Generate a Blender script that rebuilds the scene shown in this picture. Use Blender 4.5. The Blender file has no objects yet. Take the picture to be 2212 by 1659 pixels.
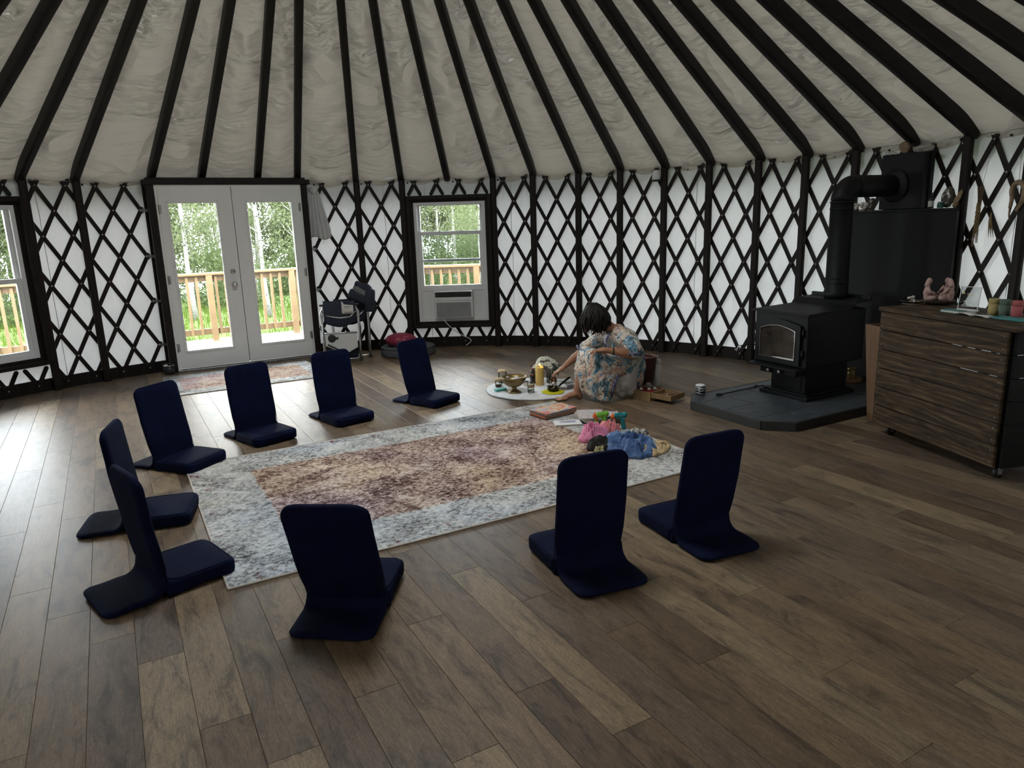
import bpy, bmesh, math, random
from mathutils import Vector, Matrix, Euler, noise
S = bpy.context.scene
COL = S.collection
PI = math.pi
random.seed(7)

# ---------------------------------------------------------------- camera
PITCH, ROLL, CAMH, FPX = 0.224323, -0.031174, 1.566173, 1530.618
_fw = Vector((0, math.cos(PITCH), -math.sin(PITCH)))
_u0 = Vector((0, math.sin(PITCH), math.cos(PITCH)))
_r0 = Vector((1, 0, 0))
_r = math.cos(ROLL) * _r0 + math.sin(ROLL) * _u0
_u = -math.sin(ROLL) * _r0 + math.cos(ROLL) * _u0
cam_d = bpy.data.cameras.new('camera')
cam_d.sensor_fit = 'HORIZONTAL'
cam_d.sensor_width = 36.0
cam_d.lens = FPX / 2212 * 36.0
cam_d.clip_start = 0.02
cam_d.clip_end = 400
cam = bpy.data.objects.new('camera', cam_d)
COL.objects.link(cam)
cam.matrix_world = Matrix(((_r.x, _u.x, -_fw.x, 0), (_r.y, _u.y, -_fw.y, 0), (_r.z, _u.z, -_fw.z, CAMH), (0, 0, 0, 1)))
S.camera = cam

# ---------------------------------------------------------------- sky and exposure
SKY = 24.0
w = bpy.data.worlds.new('sky')
S.world = w
w.use_nodes = True
wn, wl = w.node_tree.nodes, w.node_tree.links
bg = wn['Background']
tc = wn.new('ShaderNodeTexCoord')
nz = wn.new('ShaderNodeTexNoise'); nz.inputs['Scale'].default_value = 2.2; nz.inputs['Detail'].default_value = 5
rp = wn.new('ShaderNodeValToRGB')
rp.color_ramp.elements[0].position = 0.40; rp.color_ramp.elements[0].color = (0.80, 0.89, 1.0, 1)
rp.color_ramp.elements[1].position = 0.60; rp.color_ramp.elements[1].color = (1.0, 0.985, 0.95, 1)
wl.new(tc.outputs['Generated'], nz.inputs['Vector']); wl.new(nz.outputs['Fac'], rp.inputs['Fac'])
wl.new(rp.outputs['Color'], bg.inputs['Color'])
bg.inputs['Strength'].default_value = SKY
S.view_settings.view_transform = 'Standard'
S.view_settings.look = 'None'
S.view_settings.exposure = 0.50
S.view_settings.gamma = 1.0
S.view_settings.use_curve_mapping = False
try:
    S.cycles.use_denoising = True
    S.cycles.max_bounces = 6; S.cycles.diffuse_bounces = 4; S.cycles.glossy_bounces = 3; S.cycles.transparent_max_bounces = 10
    S.cycles.use_adaptive_sampling = True; S.cycles.adaptive_threshold = 0.06; S.cycles.adaptive_min_samples = 16
    S.cycles.sample_clamp_indirect = 6.0
    S.cycles.caustics_reflective = False; S.cycles.caustics_refractive = False
except Exception:
    pass

# ---------------------------------------------------------------- layout constants
CX, CY, R, HW, HA = -0.92105, 4.40237, 4.79634, 2.1425, 4.87313
THD, RD = -0.50779, 4.56909               # door: bearing and distance from the yurt's centre
DX, DY = math.sin(THD), math.cos(THD)     # plank direction (towards the door)
NX, NY = math.cos(THD), -math.sin(THD)
AXR = -THD                                # rotation of the plank frame: local x = v, local y = u
TW1, TW2 = 0.042, -1.048                  # window bearings
def UV(u, v, z=0.0):
    return Vector((u * DX + v * NX, u * DY + v * NY, z))
def POL(th, r, z=0.0):
    return Vector((CX + r * math.sin(th), CY + r * math.cos(th), z))

def portal(name, loc, rot, sx, sy, disk=False):
    d = bpy.data.lights.new(name, 'AREA')
    d.shape = 'ELLIPSE' if disk else 'RECTANGLE'; d.size = sx; d.size_y = sy
    d.cycles.is_portal = True
    o = bpy.data.objects.new(name, d); COL.objects.link(o); o.location = loc; o.rotation_euler = rot
portal('daylight_opening', POL(THD, 4.64, 1.06), (PI / 2, 0, PI - THD), 1.40, 1.70)
portal('daylight_opening', POL(TW1, 4.86, 1.25), (PI / 2, 0, PI - TW1), 0.95, 1.25)
portal('daylight_opening', POL(TW2, 4.86, 1.10), (PI / 2, 0, PI - TW2), 0.95, 1.55)
portal('daylight_opening', (CX, CY, 4.62), (0, 0, 0), 1.5, 1.5, True)

# ---------------------------------------------------------------- mesh helpers
class MB:
    def __init__(s):
        s.v = []; s.f = []; s.m = []; s.s = []
    def add(s, vs, fs, mat=0, M=None, smooth=False):
        b = len(s.v)
        for p in vs:
            p = Vector(p)
            s.v.append(tuple(M @ p) if M is not None else tuple(p))
        for f in fs:
            s.f.append(tuple(b + i for i in f)); s.m.append(mat); s.s.append(smooth)
        return s
    def box(s, c, sz, rot=None, mat=0, M=None):
        x, y, z = sz[0] / 2, sz[1] / 2, sz[2] / 2
        vs = [(-x, -y, -z), (x, -y, -z), (x, y, -z), (-x, y, -z), (-x, -y, z), (x, -y, z), (x, y, z), (-x, y, z)]
        T = Matrix.Translation(c)
        if rot is not None:
            T = T @ (Euler(rot).to_matrix().to_4x4() if not isinstance(rot, Matrix) else rot.to_4x4())
        if M is not None: T = M @ T
        return s.add(vs, [(0, 3, 2, 1), (4, 5, 6, 7), (0, 1, 5, 4), (1, 2, 6, 5), (2, 3, 7, 6), (3, 0, 4, 7)], mat, T)
    def bar(s, p0, p1, w, t, up=(0, 0, 1), mat=0):
        p0 = Vector(p0); p1 = Vector(p1); d = p1 - p0; L = d.length; d.normalize()
        up = Vector(up)
        if abs(d.dot(up)) > 0.99: up = Vector((0, 1, 0))
        x = d.cross(up).normalized(); z = x.cross(d).normalized()
        m = Matrix((x, d, z)).transposed()
        return s.box((p0 + p1) / 2, (w, L, t), m, mat)
    def tube(s, path, r, n=8, mat=0, caps=True, smooth=True):
        path = [Vector(p) for p in path]
        rs = r if isinstance(r, (list, tuple)) else [r] * len(path)
        vs = []; fs = []
        prev = None
        for i, p in enumerate(path):
            a = path[max(i - 1, 0)]; b = path[min(i + 1, len(path) - 1)]
            d = (b - a)
            if d.length < 1e-9: d = Vector((0, 0, 1))
            d.normalize()
            if prev is None:
                ref = Vector((0, 0, 1)) if abs(d.z) < 0.9 else Vector((1, 0, 0))
                x = d.cross(ref).normalized()
            else:
                x = (prev - d * prev.dot(d))
                x = x.normalized() if x.length > 1e-6 else d.orthogonal().normalized()
            prev = x
            y = d.cross(x)
            for k in range(n):
                a_ = 2 * PI * k / n
                vs.append(p + (x * math.cos(a_) + y * math.sin(a_)) * rs[i])
        for i in range(len(path) - 1):
            for k in range(n):
                fs.append((i * n + k, i * n + (k + 1) % n, (i + 1) * n + (k + 1) % n, (i + 1) * n + k))
        if caps:
            fs.append(tuple(range(n - 1, -1, -1))); b = (len(path) - 1) * n
            fs.append(tuple(b + k for k in range(n)))
        return s.add(vs, fs, mat, None, smooth)
    def cyl(s, p0, p1, r0, r1=None, n=16, mat=0, caps=True, smooth=True):
        return s.tube([p0, p1], [r0, r0 if r1 is None else r1], n, mat, caps, smooth)
    def lathe(s, prof, n=24, c=(0, 0, 0), mat=0, M=None, smooth=True, sx=1.0, sy=1.0, cap=True):
        vs = []; fs = []
        for r, z in prof:
            for k in range(n):
                a = 2 * PI * k / n
                vs.append((c[0] + r * sx * math.cos(a), c[1] + r * sy * math.sin(a), c[2] + z))
        m = len(prof)
        for i in range(m - 1):
            for k in range(n):
                fs.append((i * n + k, i * n + (k + 1) % n, (i + 1) * n + (k + 1) % n, (i + 1) * n + k))
        if cap and prof[0][0] > 1e-5: fs.append(tuple(range(n - 1, -1, -1)))
        if cap and prof[-1][0] > 1e-5: fs.append(tuple((m - 1) * n + k for k in range(n)))
        return s.add(vs, fs, mat, M, smooth)
    def ell(s, c, rad, nu=16, nv=10, mat=0, M=None, fn=None):
        vs = []; fs = []
        T = Matrix.Translation(c) @ (M if M is not None else Matrix())
        for i in range(nv + 1):
            t = PI * i / nv
            for k in range(nu):
                a = 2 * PI * k / nu
                d = Vector((math.sin(t) * math.cos(a), math.sin(t) * math.sin(a), math.cos(t)))
                q = fn(d) if fn else 1.0
                vs.append(T @ Vector((d.x * rad[0] * q, d.y * rad[1] * q, d.z * rad[2] * q)))
        for i in range(nv):
            for k in range(nu):
                fs.append((i * nu + k, (i + 1) * nu + k, (i + 1) * nu + (k + 1) % nu, i * nu + (k + 1) % nu))
        return s.add(vs, fs, mat, None, True)
    def prism(s, poly, h, M=None, mat=0, smooth=False):
        n = len(poly)
        vs = [(p[0], p[1], 0) for p in poly] + [(p[0], p[1], h) for p in poly]
        fs = [tuple(range(n - 1, -1, -1)), tuple(range(n, 2 * n))]
        fs += [(i, (i + 1) % n, n + (i + 1) % n, n + i) for i in range(n)]
        return s.add(vs, fs, mat, M, smooth)
    def grid(s, fn, nu, nv, mat=0, smooth=True, M=None, wrap=False):
        vs = [fn(i / nu, j / nv) for j in range(nv + 1) for i in range(nu + (0 if wrap else 1))]
        n = nu if wrap else nu + 1
        fs = []
        for j in range(nv):
            for i in range(nu):
                i2 = (i + 1) % n
                fs.append((j * n + i, j * n + i2, (j + 1) * n + i2, (j + 1) * n + i))
        return s.add(vs, fs, mat, M, smooth)
    def sweep(s, path, hw, th, n=20, mat=0, ex=4.0, wob=0.0, seed=0.0, axis=(1, 0, 0), ey=2.6):
        """slab whose centre line runs along path, half width hw[i] along axis, thickness th[i]"""
        ax = Vector(axis); vs = []; fs = []
        path = [Vector(p) for p in path]
        for i, p in enumerate(path):
            d = (path[min(i + 1, len(path) - 1)] - path[max(i - 1, 0)]).normalized()
            nn = ax.cross(d).normalized()
            for k in range(n):
                a = 2 * PI * (k + 0.5) / n
                c, q = math.cos(a), math.sin(a)
                x = math.copysign(abs(c) ** (2 / ex), c) * hw[i]
                # wide section: keep the edge radius tied to thickness
                e = hw[i] - abs(x)
                y = math.copysign(abs(q) ** (2 / ey), q) * th[i] / 2
                P = p + ax * x + nn * y
                if wob:
                    P = P + nn * (wob * noise.noise(P * 9 + Vector((seed, seed * 2, 0))))
                vs.append(P)
        for i in range(len(path) - 1):
            for k in range(n):
                fs.append((i * n + k, i * n + (k + 1) % n, (i + 1) * n + (k + 1) % n, (i + 1) * n + k))
        fs.append(tuple(range(n - 1, -1, -1))); b = (len(path) - 1) * n
        fs.append(tuple(b + k for k in range(n)))
        return s.add(vs, fs, mat, None, True)
    def mesh(s, name, mats, fix=True):
        me = bpy.data.meshes.new(name)
        me.from_pydata(s.v, [], s.f)
        for m in (mats if isinstance(mats, (list, tuple)) else [mats]):
            me.materials.append(m)
        for p, mi, sm in zip(me.polygons, s.m, s.s):
            p.material_index = mi; p.use_smooth = sm
        if fix:
            b = bmesh.new(); b.from_mesh(me); bmesh.ops.recalc_face_normals(b, faces=b.faces); b.to_mesh(me); b.free()
        return me
    def build(s, name, mats, parent=None, loc=(0, 0, 0), rz=0.0, fix=True, bevel=0.0, seg=2):
        o = bpy.data.objects.new(name, s.mesh(name, mats, fix))
        COL.objects.link(o)
        o.location = loc; o.rotation_euler = (0, 0, rz)
        if parent is not None: o.parent = parent
        if bevel:
            md = o.modifiers.new('bevel', 'BEVEL'); md.width = bevel; md.segments = seg; md.limit_method = 'ANGLE'
        return o

def rrect(w, d, r, n=6):
    pts = []
    for cx, cy, a0 in ((w / 2 - r, d / 2 - r, 0), (-w / 2 + r, d / 2 - r, PI / 2), (-w / 2 + r, -d / 2 + r, PI), (w / 2 - r, -d / 2 + r, 3 * PI / 2)):
        for k in range(n + 1):
            a = a0 + PI / 2 * k / n
            pts.append((cx + r * math.cos(a), cy + r * math.sin(a)))
    return pts

def pillow(mb, outline, h, edge=0.012, bulge=0.0, mat=0, M=None, wob=0.0, seed=0.0, rings=5):
    """closed cushion over a 2-D outline (list of xy), standing on z = 0"""
    n = len(outline); cx = sum(p[0] for p in outline) / n; cy = sum(p[1] for p in outline) / n
    sz = max(max(abs(p[0] - cx) for p in outline), max(abs(p[1] - cy) for p in outline))
    lay = [(1 - edge / sz, 0.0), (1 - 0.3 * edge / sz, edge * 0.3), (1, edge), (1, h - edge), (1 - 0.3 * edge / sz, h - edge * 0.3), (1 - edge / sz, h)]
    vs = []; fs = []
    for k, z in lay:
        for p in outline: vs.append([cx + (p[0] - cx) * k, cy + (p[1] - cy) * k, z])
    k0 = 1 - edge / sz
    for j in range(1, rings):
        k = k0 * (1 - j / rings); zz = h + bulge * (1 - (k / k0) ** 2)
        for p in outline: vs.append([cx + (p[0] - cx) * k, cy + (p[1] - cy) * k, zz])
    vs.append([cx, cy, h + bulge])
    m = len(lay) + rings - 1
    for i in range(m - 1):
        for k in range(n): fs.append((i * n + k, i * n + (k + 1) % n, (i + 1) * n + (k + 1) % n, (i + 1) * n + k))
    for k in range(n): fs.append(((m - 1) * n + k, (m - 1) * n + (k + 1) % n, m * n))
    fs.append(tuple(range(n - 1, -1, -1)))
    if wob:
        for q in vs:
            if q[2] > edge * 0.5: q[2] += wob * noise.noise(Vector((q[0] * 11 + seed, q[1] * 11, seed)))
    return mb.add(vs, fs, mat, M, True)

def spline(pts, n=6):
    P = [Vector(p) for p in pts]; out = []
    for i in range(len(P) - 1):
        a, b, c, d = P[max(i - 1, 0)], P[i], P[i + 1], P[min(i + 2, len(P) - 1)]
        for k in range(n):
            t = k / n
            out.append(0.5 * (2 * b + (c - a) * t + (2 * a - 5 * b + 4 * c - d) * t * t + (3 * b - a - 3 * c + d) * t ** 3))
    out.append(P[-1]); return out
def empty(name, loc=(0, 0, 0), rz=0.0):
    o = bpy.data.objects.new(name, None); COL.objects.link(o)
    o.empty_display_size = 0.1; o.location = loc; o.rotation_euler = (0, 0, rz)
    return o
def tag(o, label=None, cat=None, group=None, kind=None):
    if label: o['label'] = label
    if cat: o['category'] = cat
    if group: o['group'] = group
    if kind: o['kind'] = kind
    return o
def thing(name, label, cat, loc=(0, 0, 0), rz=0.0, group=None):
    return tag(empty(name, loc, rz), label, cat, group)
def struct(name, loc=(0, 0, 0), rz=0.0):
    return tag(empty(name, loc, rz), kind='structure')
def inst(name, me, parent=None, loc=(0, 0, 0), rot=(0, 0, 0), scale=(1, 1, 1)):
    o = bpy.data.objects.new(name, me); COL.objects.link(o)
    o.location = loc; o.rotation_euler = rot; o.scale = scale
    if parent is not None: o.parent = parent
    return o
def copy_tree(o, parent=None):
    c = o.copy(); COL.objects.link(c); c.parent = parent
    for ch in list(o.children): copy_tree(ch, c)
    return c

# ---------------------------------------------------------------- material helpers
def newmat(name):
    m = bpy.data.materials.new(name); m.use_nodes = True
    nt = m.node_tree; b = nt.nodes['Principled BSDF']
    return m, nt, nt.nodes, nt.links, b
def c4(c): return (c[0], c[1], c[2], 1.0)
def ramp(nd, stops, interp='LINEAR'):
    r = nd.new('ShaderNodeValToRGB'); cr = r.color_ramp; cr.interpolation = interp
    while len(cr.elements) < len(stops): cr.elements.new(0.5)
    for e, (p, c) in zip(cr.elements, stops): e.position = p; e.color = c4(c)
    return r
def texco(nd, lk, kind='Object', scale=(1, 1, 1), rot=(0, 0, 0)):
    t = nd.new('ShaderNodeTexCoord'); mp = nd.new('ShaderNodeMapping')
    mp.inputs['Scale'].default_value = scale; mp.inputs['Rotation'].default_value = rot
    lk.new(t.outputs[kind], mp.inputs['Vector'])
    return mp.outputs['Vector']
def noisetex(nd, lk, vec, scale, detail=4, rough=0.55, dist=0.0):
    n = nd.new('ShaderNodeTexNoise'); n.inputs['Scale'].default_value = scale
    n.inputs['Detail'].default_value = detail; n.inputs['Roughness'].default_value = rough; n.inputs['Distortion'].default_value = dist
    if vec is not None: lk.new(vec, n.inputs['Vector'])
    return n.outputs['Fac']
def bump(nd, lk, b, h, strength=0.3, dist=0.01):
    n = nd.new('ShaderNodeBump'); n.inputs['Strength'].default_value = strength; n.inputs['Distance'].default_value = dist
    lk.new(h, n.inputs['Height']); lk.new(n.outputs['Normal'], b.inputs['Normal'])
    return n
def mixc(nd, lk, fac, a, b_, mode='MIX'):
    m = nd.new('ShaderNodeMix'); m.data_type = 'RGBA'; m.blend_type = mode
    for sock, val in (('Factor', fac), ('A', a), ('B', b_)):
        i = [x for x in m.inputs if x.name == sock and (x.type == 'RGBA' or sock == 'Factor')][0]
        if hasattr(val, 'is_output'): lk.new(val, i)
        elif sock == 'Factor': i.default_value = val
        else: i.default_value = c4(val)
    return [x for x in m.outputs if x.type == 'RGBA'][0]
def M_(name, c1, c2=None, scale=8.0, stretch=(1, 1, 1), rough=0.6, metal=0.0, spec=0.5, bmp=0.0, bscale=None, dist=0.004, detail=5, lo=0.35, hi=0.65, emit=None, alpha=None, trans=0.0, sheen=0.0, coat=0.0):
    m, nt, nd, lk, b = newmat(name)
    v = texco(nd, lk, 'Object', stretch)
    n = noisetex(nd, lk, v, scale, detail)
    if c2 is None: c2 = tuple(x * 0.82 for x in c1)
    r = ramp(nd, [(lo, c2), (hi, c1)]); lk.new(n, r.inputs['Fac']); lk.new(r.outputs['Color'], b.inputs['Base Color'])
    b.inputs['Roughness'].default_value = rough; b.inputs['Metallic'].default_value = metal
    b.inputs['Specular IOR Level'].default_value = spec
    if trans: b.inputs['Transmission Weight'].default_value = trans
    if sheen: b.inputs['Sheen Weight'].default_value = sheen
    if coat: b.inputs['Coat Weight'].default_value = coat
    if bmp:
        h = n if bscale is None else noisetex(nd, lk, v, bscale, 3)
        bump(nd, lk, b, h, bmp, dist)
    if emit:
        b.inputs['Emission Color'].default_value = c4(emit[0]); b.inputs['Emission Strength'].default_value = emit[1]
    if alpha is not None: b.inputs['Alpha'].default_value = alpha
    return m

# ---------------------------------------------------------------- materials
m_wood = M_('dark_stained_wood', (0.016, 0.0105, 0.0075), (0.007, 0.005, 0.004), 7, (6, 6, 0.7), rough=0.55, spec=0.25, bmp=0.3, dist=0.002)
m_rafter = M_('dark_stained_rafter', (0.013, 0.0095, 0.0075), (0.005, 0.004, 0.0035), 6, (5, 0.6, 5), rough=0.5, spec=0.25, bmp=0.5, dist=0.003)
m_bolt = M_('zinc_bolt', (0.75, 0.74, 0.72), rough=0.3, metal=0.9)
m_steel = M_('galvanised_steel', (0.42, 0.42, 0.42), (0.3, 0.3, 0.3), 30, rough=0.35, metal=0.9)
m_chrome = M_('bright_metal', (0.8, 0.8, 0.8), rough=0.16, metal=1.0)
m_white = M_('white_paint', (0.82, 0.82, 0.79), (0.79, 0.79, 0.76), 3, rough=0.4)
m_vinyl = M_('white_vinyl', (0.76, 0.77, 0.77), (0.72, 0.73, 0.73), 3, rough=0.35)
m_black = M_('black_plastic', (0.012, 0.012, 0.013), (0.008, 0.008, 0.008), 20, rough=0.45)
m_iron = M_('black_stove_steel', (0.0065, 0.007, 0.008), (0.004, 0.0045, 0.005), 14, rough=0.55, spec=0.25, bmp=0.12, bscale=120, dist=0.001)
m_shield = M_('black_sheet_steel', (0.0075, 0.0078, 0.0085), (0.006, 0.0062, 0.0068), 2, rough=0.6, spec=0.22)
m_pine = M_('pale_pine_boards', (0.120, 0.072, 0.027), (0.090, 0.052, 0.019), 4, (1, 1, 1), rough=0.6)
m_deck = M_('pale_deck_boards', (0.058, 0.044, 0.026), (0.044, 0.033, 0.019), 3, (0.6, 6, 6), rough=0.6)

def glass_mat(name, tint=(0.87, 0.89, 0.89), gloss=0.06):
    m, nt, nd, lk, b = newmat(name)
    nd.remove(b); out = nd['Material Output']
    t = nd.new('ShaderNodeBsdfTransparent'); t.inputs['Color'].default_value = c4(tint)
    g = nd.new('ShaderNodeBsdfGlossy'); g.inputs['Roughness'].default_value = 0.02
    fr = nd.new('ShaderNodeFresnel'); fr.inputs['IOR'].default_value = 1.35
    mx = nd.new('ShaderNodeMixShader'); lk.new(fr.outputs['Fac'], mx.inputs['Fac'])
    lk.new(t.outputs[0], mx.inputs[1]); lk.new(g.outputs[0], mx.inputs[2]); lk.new(mx.outputs[0], out.inputs['Surface'])
    return m
m_pane = glass_mat('window_glass')
m_clear = glass_mat('clear_glass', (0.86, 0.88, 0.86))

T_WALL, T_ROOF = 0.0225, 0.0046        # share of daylight the cloth lets through
def daylit(nd, lk, b, col, fac):
    t = nd.new('ShaderNodeBsdfTranslucent'); t.inputs['Color'].default_value = c4(col)
    mx = nd.new('ShaderNodeMixShader'); mx.inputs['Fac'].default_value = fac
    lk.new(b.outputs[0], mx.inputs[1]); lk.new(t.outputs[0], mx.inputs[2]); lk.new(mx.outputs[0], nd['Material Output'].inputs['Surface'])
    return t
# wall fabric: white coated canvas with soft creases
def fabric_wall():
    m, nt, nd, lk, b = newmat('white_wall_canvas')
    v = texco(nd, lk, 'Object')
    n1 = noisetex(nd, lk, v, 2.0, 4, 0.5, 0.6)
    r = ramp(nd, [(0.3, (0.69, 0.71, 0.72)), (0.7, (0.77, 0.79, 0.79))]); lk.new(n1, r.inputs['Fac']); lk.new(r.outputs['Color'], b.inputs['Base Color'])
    b.inputs['Roughness'].default_value = 0.75; b.inputs['Specular IOR Level'].default_value = 0.2
    v2 = texco(nd, lk, 'Object', (1, 1, 0.5))
    n2 = noisetex(nd, lk, v2, 4.5, 2, 0.5, 0.4)
    bn_ = bump(nd, lk, b, n2, 0.9, 0.06)
    lk.new(bn_.outputs['Normal'], daylit(nd, lk, b, (1.0, 1.0, 0.98), T_WALL).inputs['Normal'])
    return m
m_canvas = fabric_wall()
m_seam = M_('grey_canvas_seam', (0.60, 0.61, 0.61), rough=0.8)
# roof lining: silvery semi-gloss vinyl with fine cross wrinkles
def roof_mat():
    m, nt, nd, lk, b = newmat('grey_roof_lining')
    t = nd.new('ShaderNodeTexCoord'); vec = t.outputs['UV']
    mp = nd.new('ShaderNodeMapping'); mp.inputs['Scale'].default_value = (1, 1, 1); lk.new(vec, mp.inputs['Vector'])
    mp2 = nd.new('ShaderNodeMapping'); mp2.inputs['Scale'].default_value = (1.0, 3.2, 1); mp2.inputs['Rotation'].default_value = (0, 0, 0.28); lk.new(vec, mp2.inputs['Vector'])
    n1 = noisetex(nd, lk, mp2.outputs['Vector'], 3.6, 2, 0.45, 0.35)
    n2 = noisetex(nd, lk, mp.outputs['Vector'], 1.3, 2, 0.5, 0.3)
    r = ramp(nd, [(0.3, (0.52, 0.495, 0.42)), (0.7, (0.60, 0.575, 0.49))]); lk.new(n2, r.inputs['Fac']); lk.new(r.outputs['Color'], b.inputs['Base Color'])
    b.inputs['Roughness'].default_value = 0.27; b.inputs['Specular IOR Level'].default_value = 0.8
    mm = nd.new('ShaderNodeMath'); mm.operation = 'MULTIPLY'; lk.new(n1, mm.inputs[0])
    rr = ramp(nd, [(0.42, (0.10, 0.10, 0.10)), (0.60, (1, 1, 1))]); lk.new(n2, rr.inputs['Fac']); lk.new(rr.outputs['Color'], mm.inputs[1])
    bn_ = bump(nd, lk, b, mm.outputs[0], 1.0, 0.30)
    lk.new(bn_.outputs['Normal'], daylit(nd, lk, b, (1.0, 0.92, 0.76), T_ROOF).inputs['Normal'])
    return m
m_roof = roof_mat()
# floor: embossed brown-grey vinyl planks, every plank its own tone
def plank_mat():
    m, nt, nd, lk, b = newmat('brown_vinyl_plank')
    t = nd.new('ShaderNodeTexCoord'); oi = nd.new('ShaderNodeObjectInfo'); ge = nd.new('ShaderNodeNewGeometry')
    ad = nd.new('ShaderNodeMath'); ad.operation = 'ADD'; lk.new(oi.outputs['Random'], ad.inputs[0]); lk.new(ge.outputs['Random Per Island'], ad.inputs[1])
    fr = nd.new('ShaderNodeMath'); fr.operation = 'FRACT'; lk.new(ad.outputs[0], fr.inputs[0])
    mu = nd.new('ShaderNodeMath'); mu.operation = 'MULTIPLY'; lk.new(fr.outputs[0], mu.inputs[0]); mu.inputs[1].default_value = 37.0
    cb = nd.new('ShaderNodeCombineXYZ'); lk.new(mu.outputs[0], cb.inputs['X']); lk.new(mu.outputs[0], cb.inputs['Z'])
    va = nd.new('ShaderNodeVectorMath'); va.operation = 'ADD'; lk.new(t.outputs['Object'], va.inputs[0]); lk.new(cb.outputs[0], va.inputs[1])
    def st(sc):
        mp = nd.new('ShaderNodeMapping'); mp.inputs['Scale'].default_value = sc; lk.new(va.outputs[0], mp.inputs['Vector']); return mp.outputs['Vector']
    grain = noisetex(nd, lk, st((46, 2.6, 1)), 5.0, 7, 0.70, 1.3)
    smud = noisetex(nd, lk, st((6, 1.5, 1)), 2.0, 8, 0.68, 1.2)
    fine = noisetex(nd, lk, st((16, 5, 1)), 10.0, 6, 0.75, 2.0)
    base = ramp(nd, [(0.0, (0.098, 0.066, 0.043)), (0.3, (0.175, 0.122, 0.076)), (0.6, (0.112, 0.080, 0.057)), (1.0, (0.225, 0.165, 0.102))]); lk.new(fr.outputs[0], base.inputs['Fac'])
    g = ramp(nd, [(0.34, (0.50, 0.48, 0.47)), (0.60, (1.25, 1.25, 1.23))]); lk.new(grain, g.inputs['Fac'])
    c = mixc(nd, lk, 0.75, base.outputs['Color'], g.outputs['Color'], 'MULTIPLY')
    s2 = ramp(nd, [(0.34, (0.40, 0.41, 0.43)), (0.50, (1.0, 1.0, 1.0)), (0.72, (1.30, 1.28, 1.22))]); lk.new(smud, s2.inputs['Fac'])
    c = mixc(nd, lk, 0.9, c, s2.outputs['Color'], 'MULTIPLY')
    s3 = ramp(nd, [(0.38, (0.58, 0.56, 0.54)), (0.56, (1.18, 1.18, 1.18))]); lk.new(fine, s3.inputs['Fac'])
    c = mixc(nd, lk, 0.7, c, s3.outputs['Color'], 'MULTIPLY')
    lk.new(c, b.inputs['Base Color'])
    rr = ramp(nd, [(0.3, (0.38, 0.38, 0.38)), (0.7, (0.52, 0.52, 0.52))]); lk.new(grain, rr.inputs['Fac']); lk.new(rr.outputs['Color'], b.inputs['Roughness'])
    b.inputs['Specular IOR Level'].default_value = 0.24
    bump(nd, lk, b, grain, 0.22, 0.002)
    return m
m_plank = plank_mat()
m_gap = M_('dark_floor_joint', (0.03, 0.024, 0.02), rough=0.8)
# ================================================================ FLOOR
floor = struct('floor', (0, 0, 0), AXR)
PW, V0 = 0.1595, 0.215
CU, CV = CX * DX + CY * DY, CX * NX + CY * NY        # yurt centre in the plank frame (u, v)
# joints read off the floor: (row v-centre, u of the joint)
JT = [(-0.46, 2.417), (-0.345, 3.311), (-0.18, 3.0), (-0.03, 2.75), (0.135, 2.242), (0.62, 2.13), (0.78, 1.685), (-0.51, 3.625), (1.27, 2.75),
      (2.06, 1.385), (1.75, 1.655), (1.57, 1.99), (2.22, 1.915), (2.53, 1.68), (1.26, 1.517), (1.9, 1.001), (2.37, 1.122), (2.68, 1.335), (3.02, 1.832),
      (1.43, 2.372), (1.94, 2.22), (2.85, 2.156), (3.5, 2.072), (3.33, 2.268), (3.65, 1.622)]
rnd = random.Random(11)
LP = 1.22
rows = {}
for k in range(-34, 38):
    v0 = V0 + PW * k; v1 = v0 + PW
    m = min(abs(v0 - CV), abs(v1 - CV)) if not (v0 < CV < v1) else 0
    if m >= R + 0.02: continue
    half = math.sqrt((R + 0.03) ** 2 - m * m)
    j = [u for vc, u in JT if v0 < vc < v1]
    ph = j[0] if j else rnd.uniform(0, LP)
    u0, u1 = CU - half, CU + half
    cuts = [u0]
    n0 = math.ceil((u0 + 0.05 - ph) / LP)
    while ph + n0 * LP < u1 - 0.05:
        cuts.append(ph + n0 * LP); n0 += 1
    cuts.append(u1)
    for a, b in zip(cuts[:-1], cuts[1:]):
        rows.setdefault(k, []).append((v0, v1, a, b))
planks = [p for r in rows.values() for p in r]
def scr_area(p):
    v0, v1, a, b = p
    tot = 0
    for i in range(4):
        uu = a + (b - a) * (i + 0.5) / 4; vv = (v0 + v1) / 2
        q = UV(uu, vv) - Vector((0, 0, CAMH)); z = q.dot(_fw)
        if z < 0.2: continue
        x = q.dot(_r) / z * FPX; y = q.dot(_u) / z * FPX
        if abs(x) > 1180 or abs(y) > 900: continue
        tot += (b - a) / 4 * PW * CAMH * FPX ** 2 / z ** 3
    return tot
planks.sort(key=scr_area, reverse=True)
G = 0.0005
def plank_shape(mb, v0, v1, a, b, o=(0, 0)):
    x0, x1, y0, y1 = v0 + G - o[0], v1 - G - o[0], a + G - o[1], b - G - o[1]
    e = 0.0010
    vs = [(x0, y0, -0.006), (x1, y0, -0.006), (x1, y1, -0.006), (x0, y1, -0.006), (x0, y0, -e), (x1, y0, -e), (x1, y1, -e), (x0, y1, -e),
          (x0 + e, y0 + e, 0), (x1 - e, y0 + e, 0), (x1 - e, y1 - e, 0), (x0 + e, y1 - e, 0)]
    mb.add(vs, [(0, 3, 2, 1), (0, 1, 5, 4), (1, 2, 6, 5), (2, 3, 7, 6), (3, 0, 4, 7), (4, 5, 9, 8), (5, 6, 10, 9), (6, 7, 11, 10), (7, 4, 8, 11), (8, 9, 10, 11)])
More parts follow.
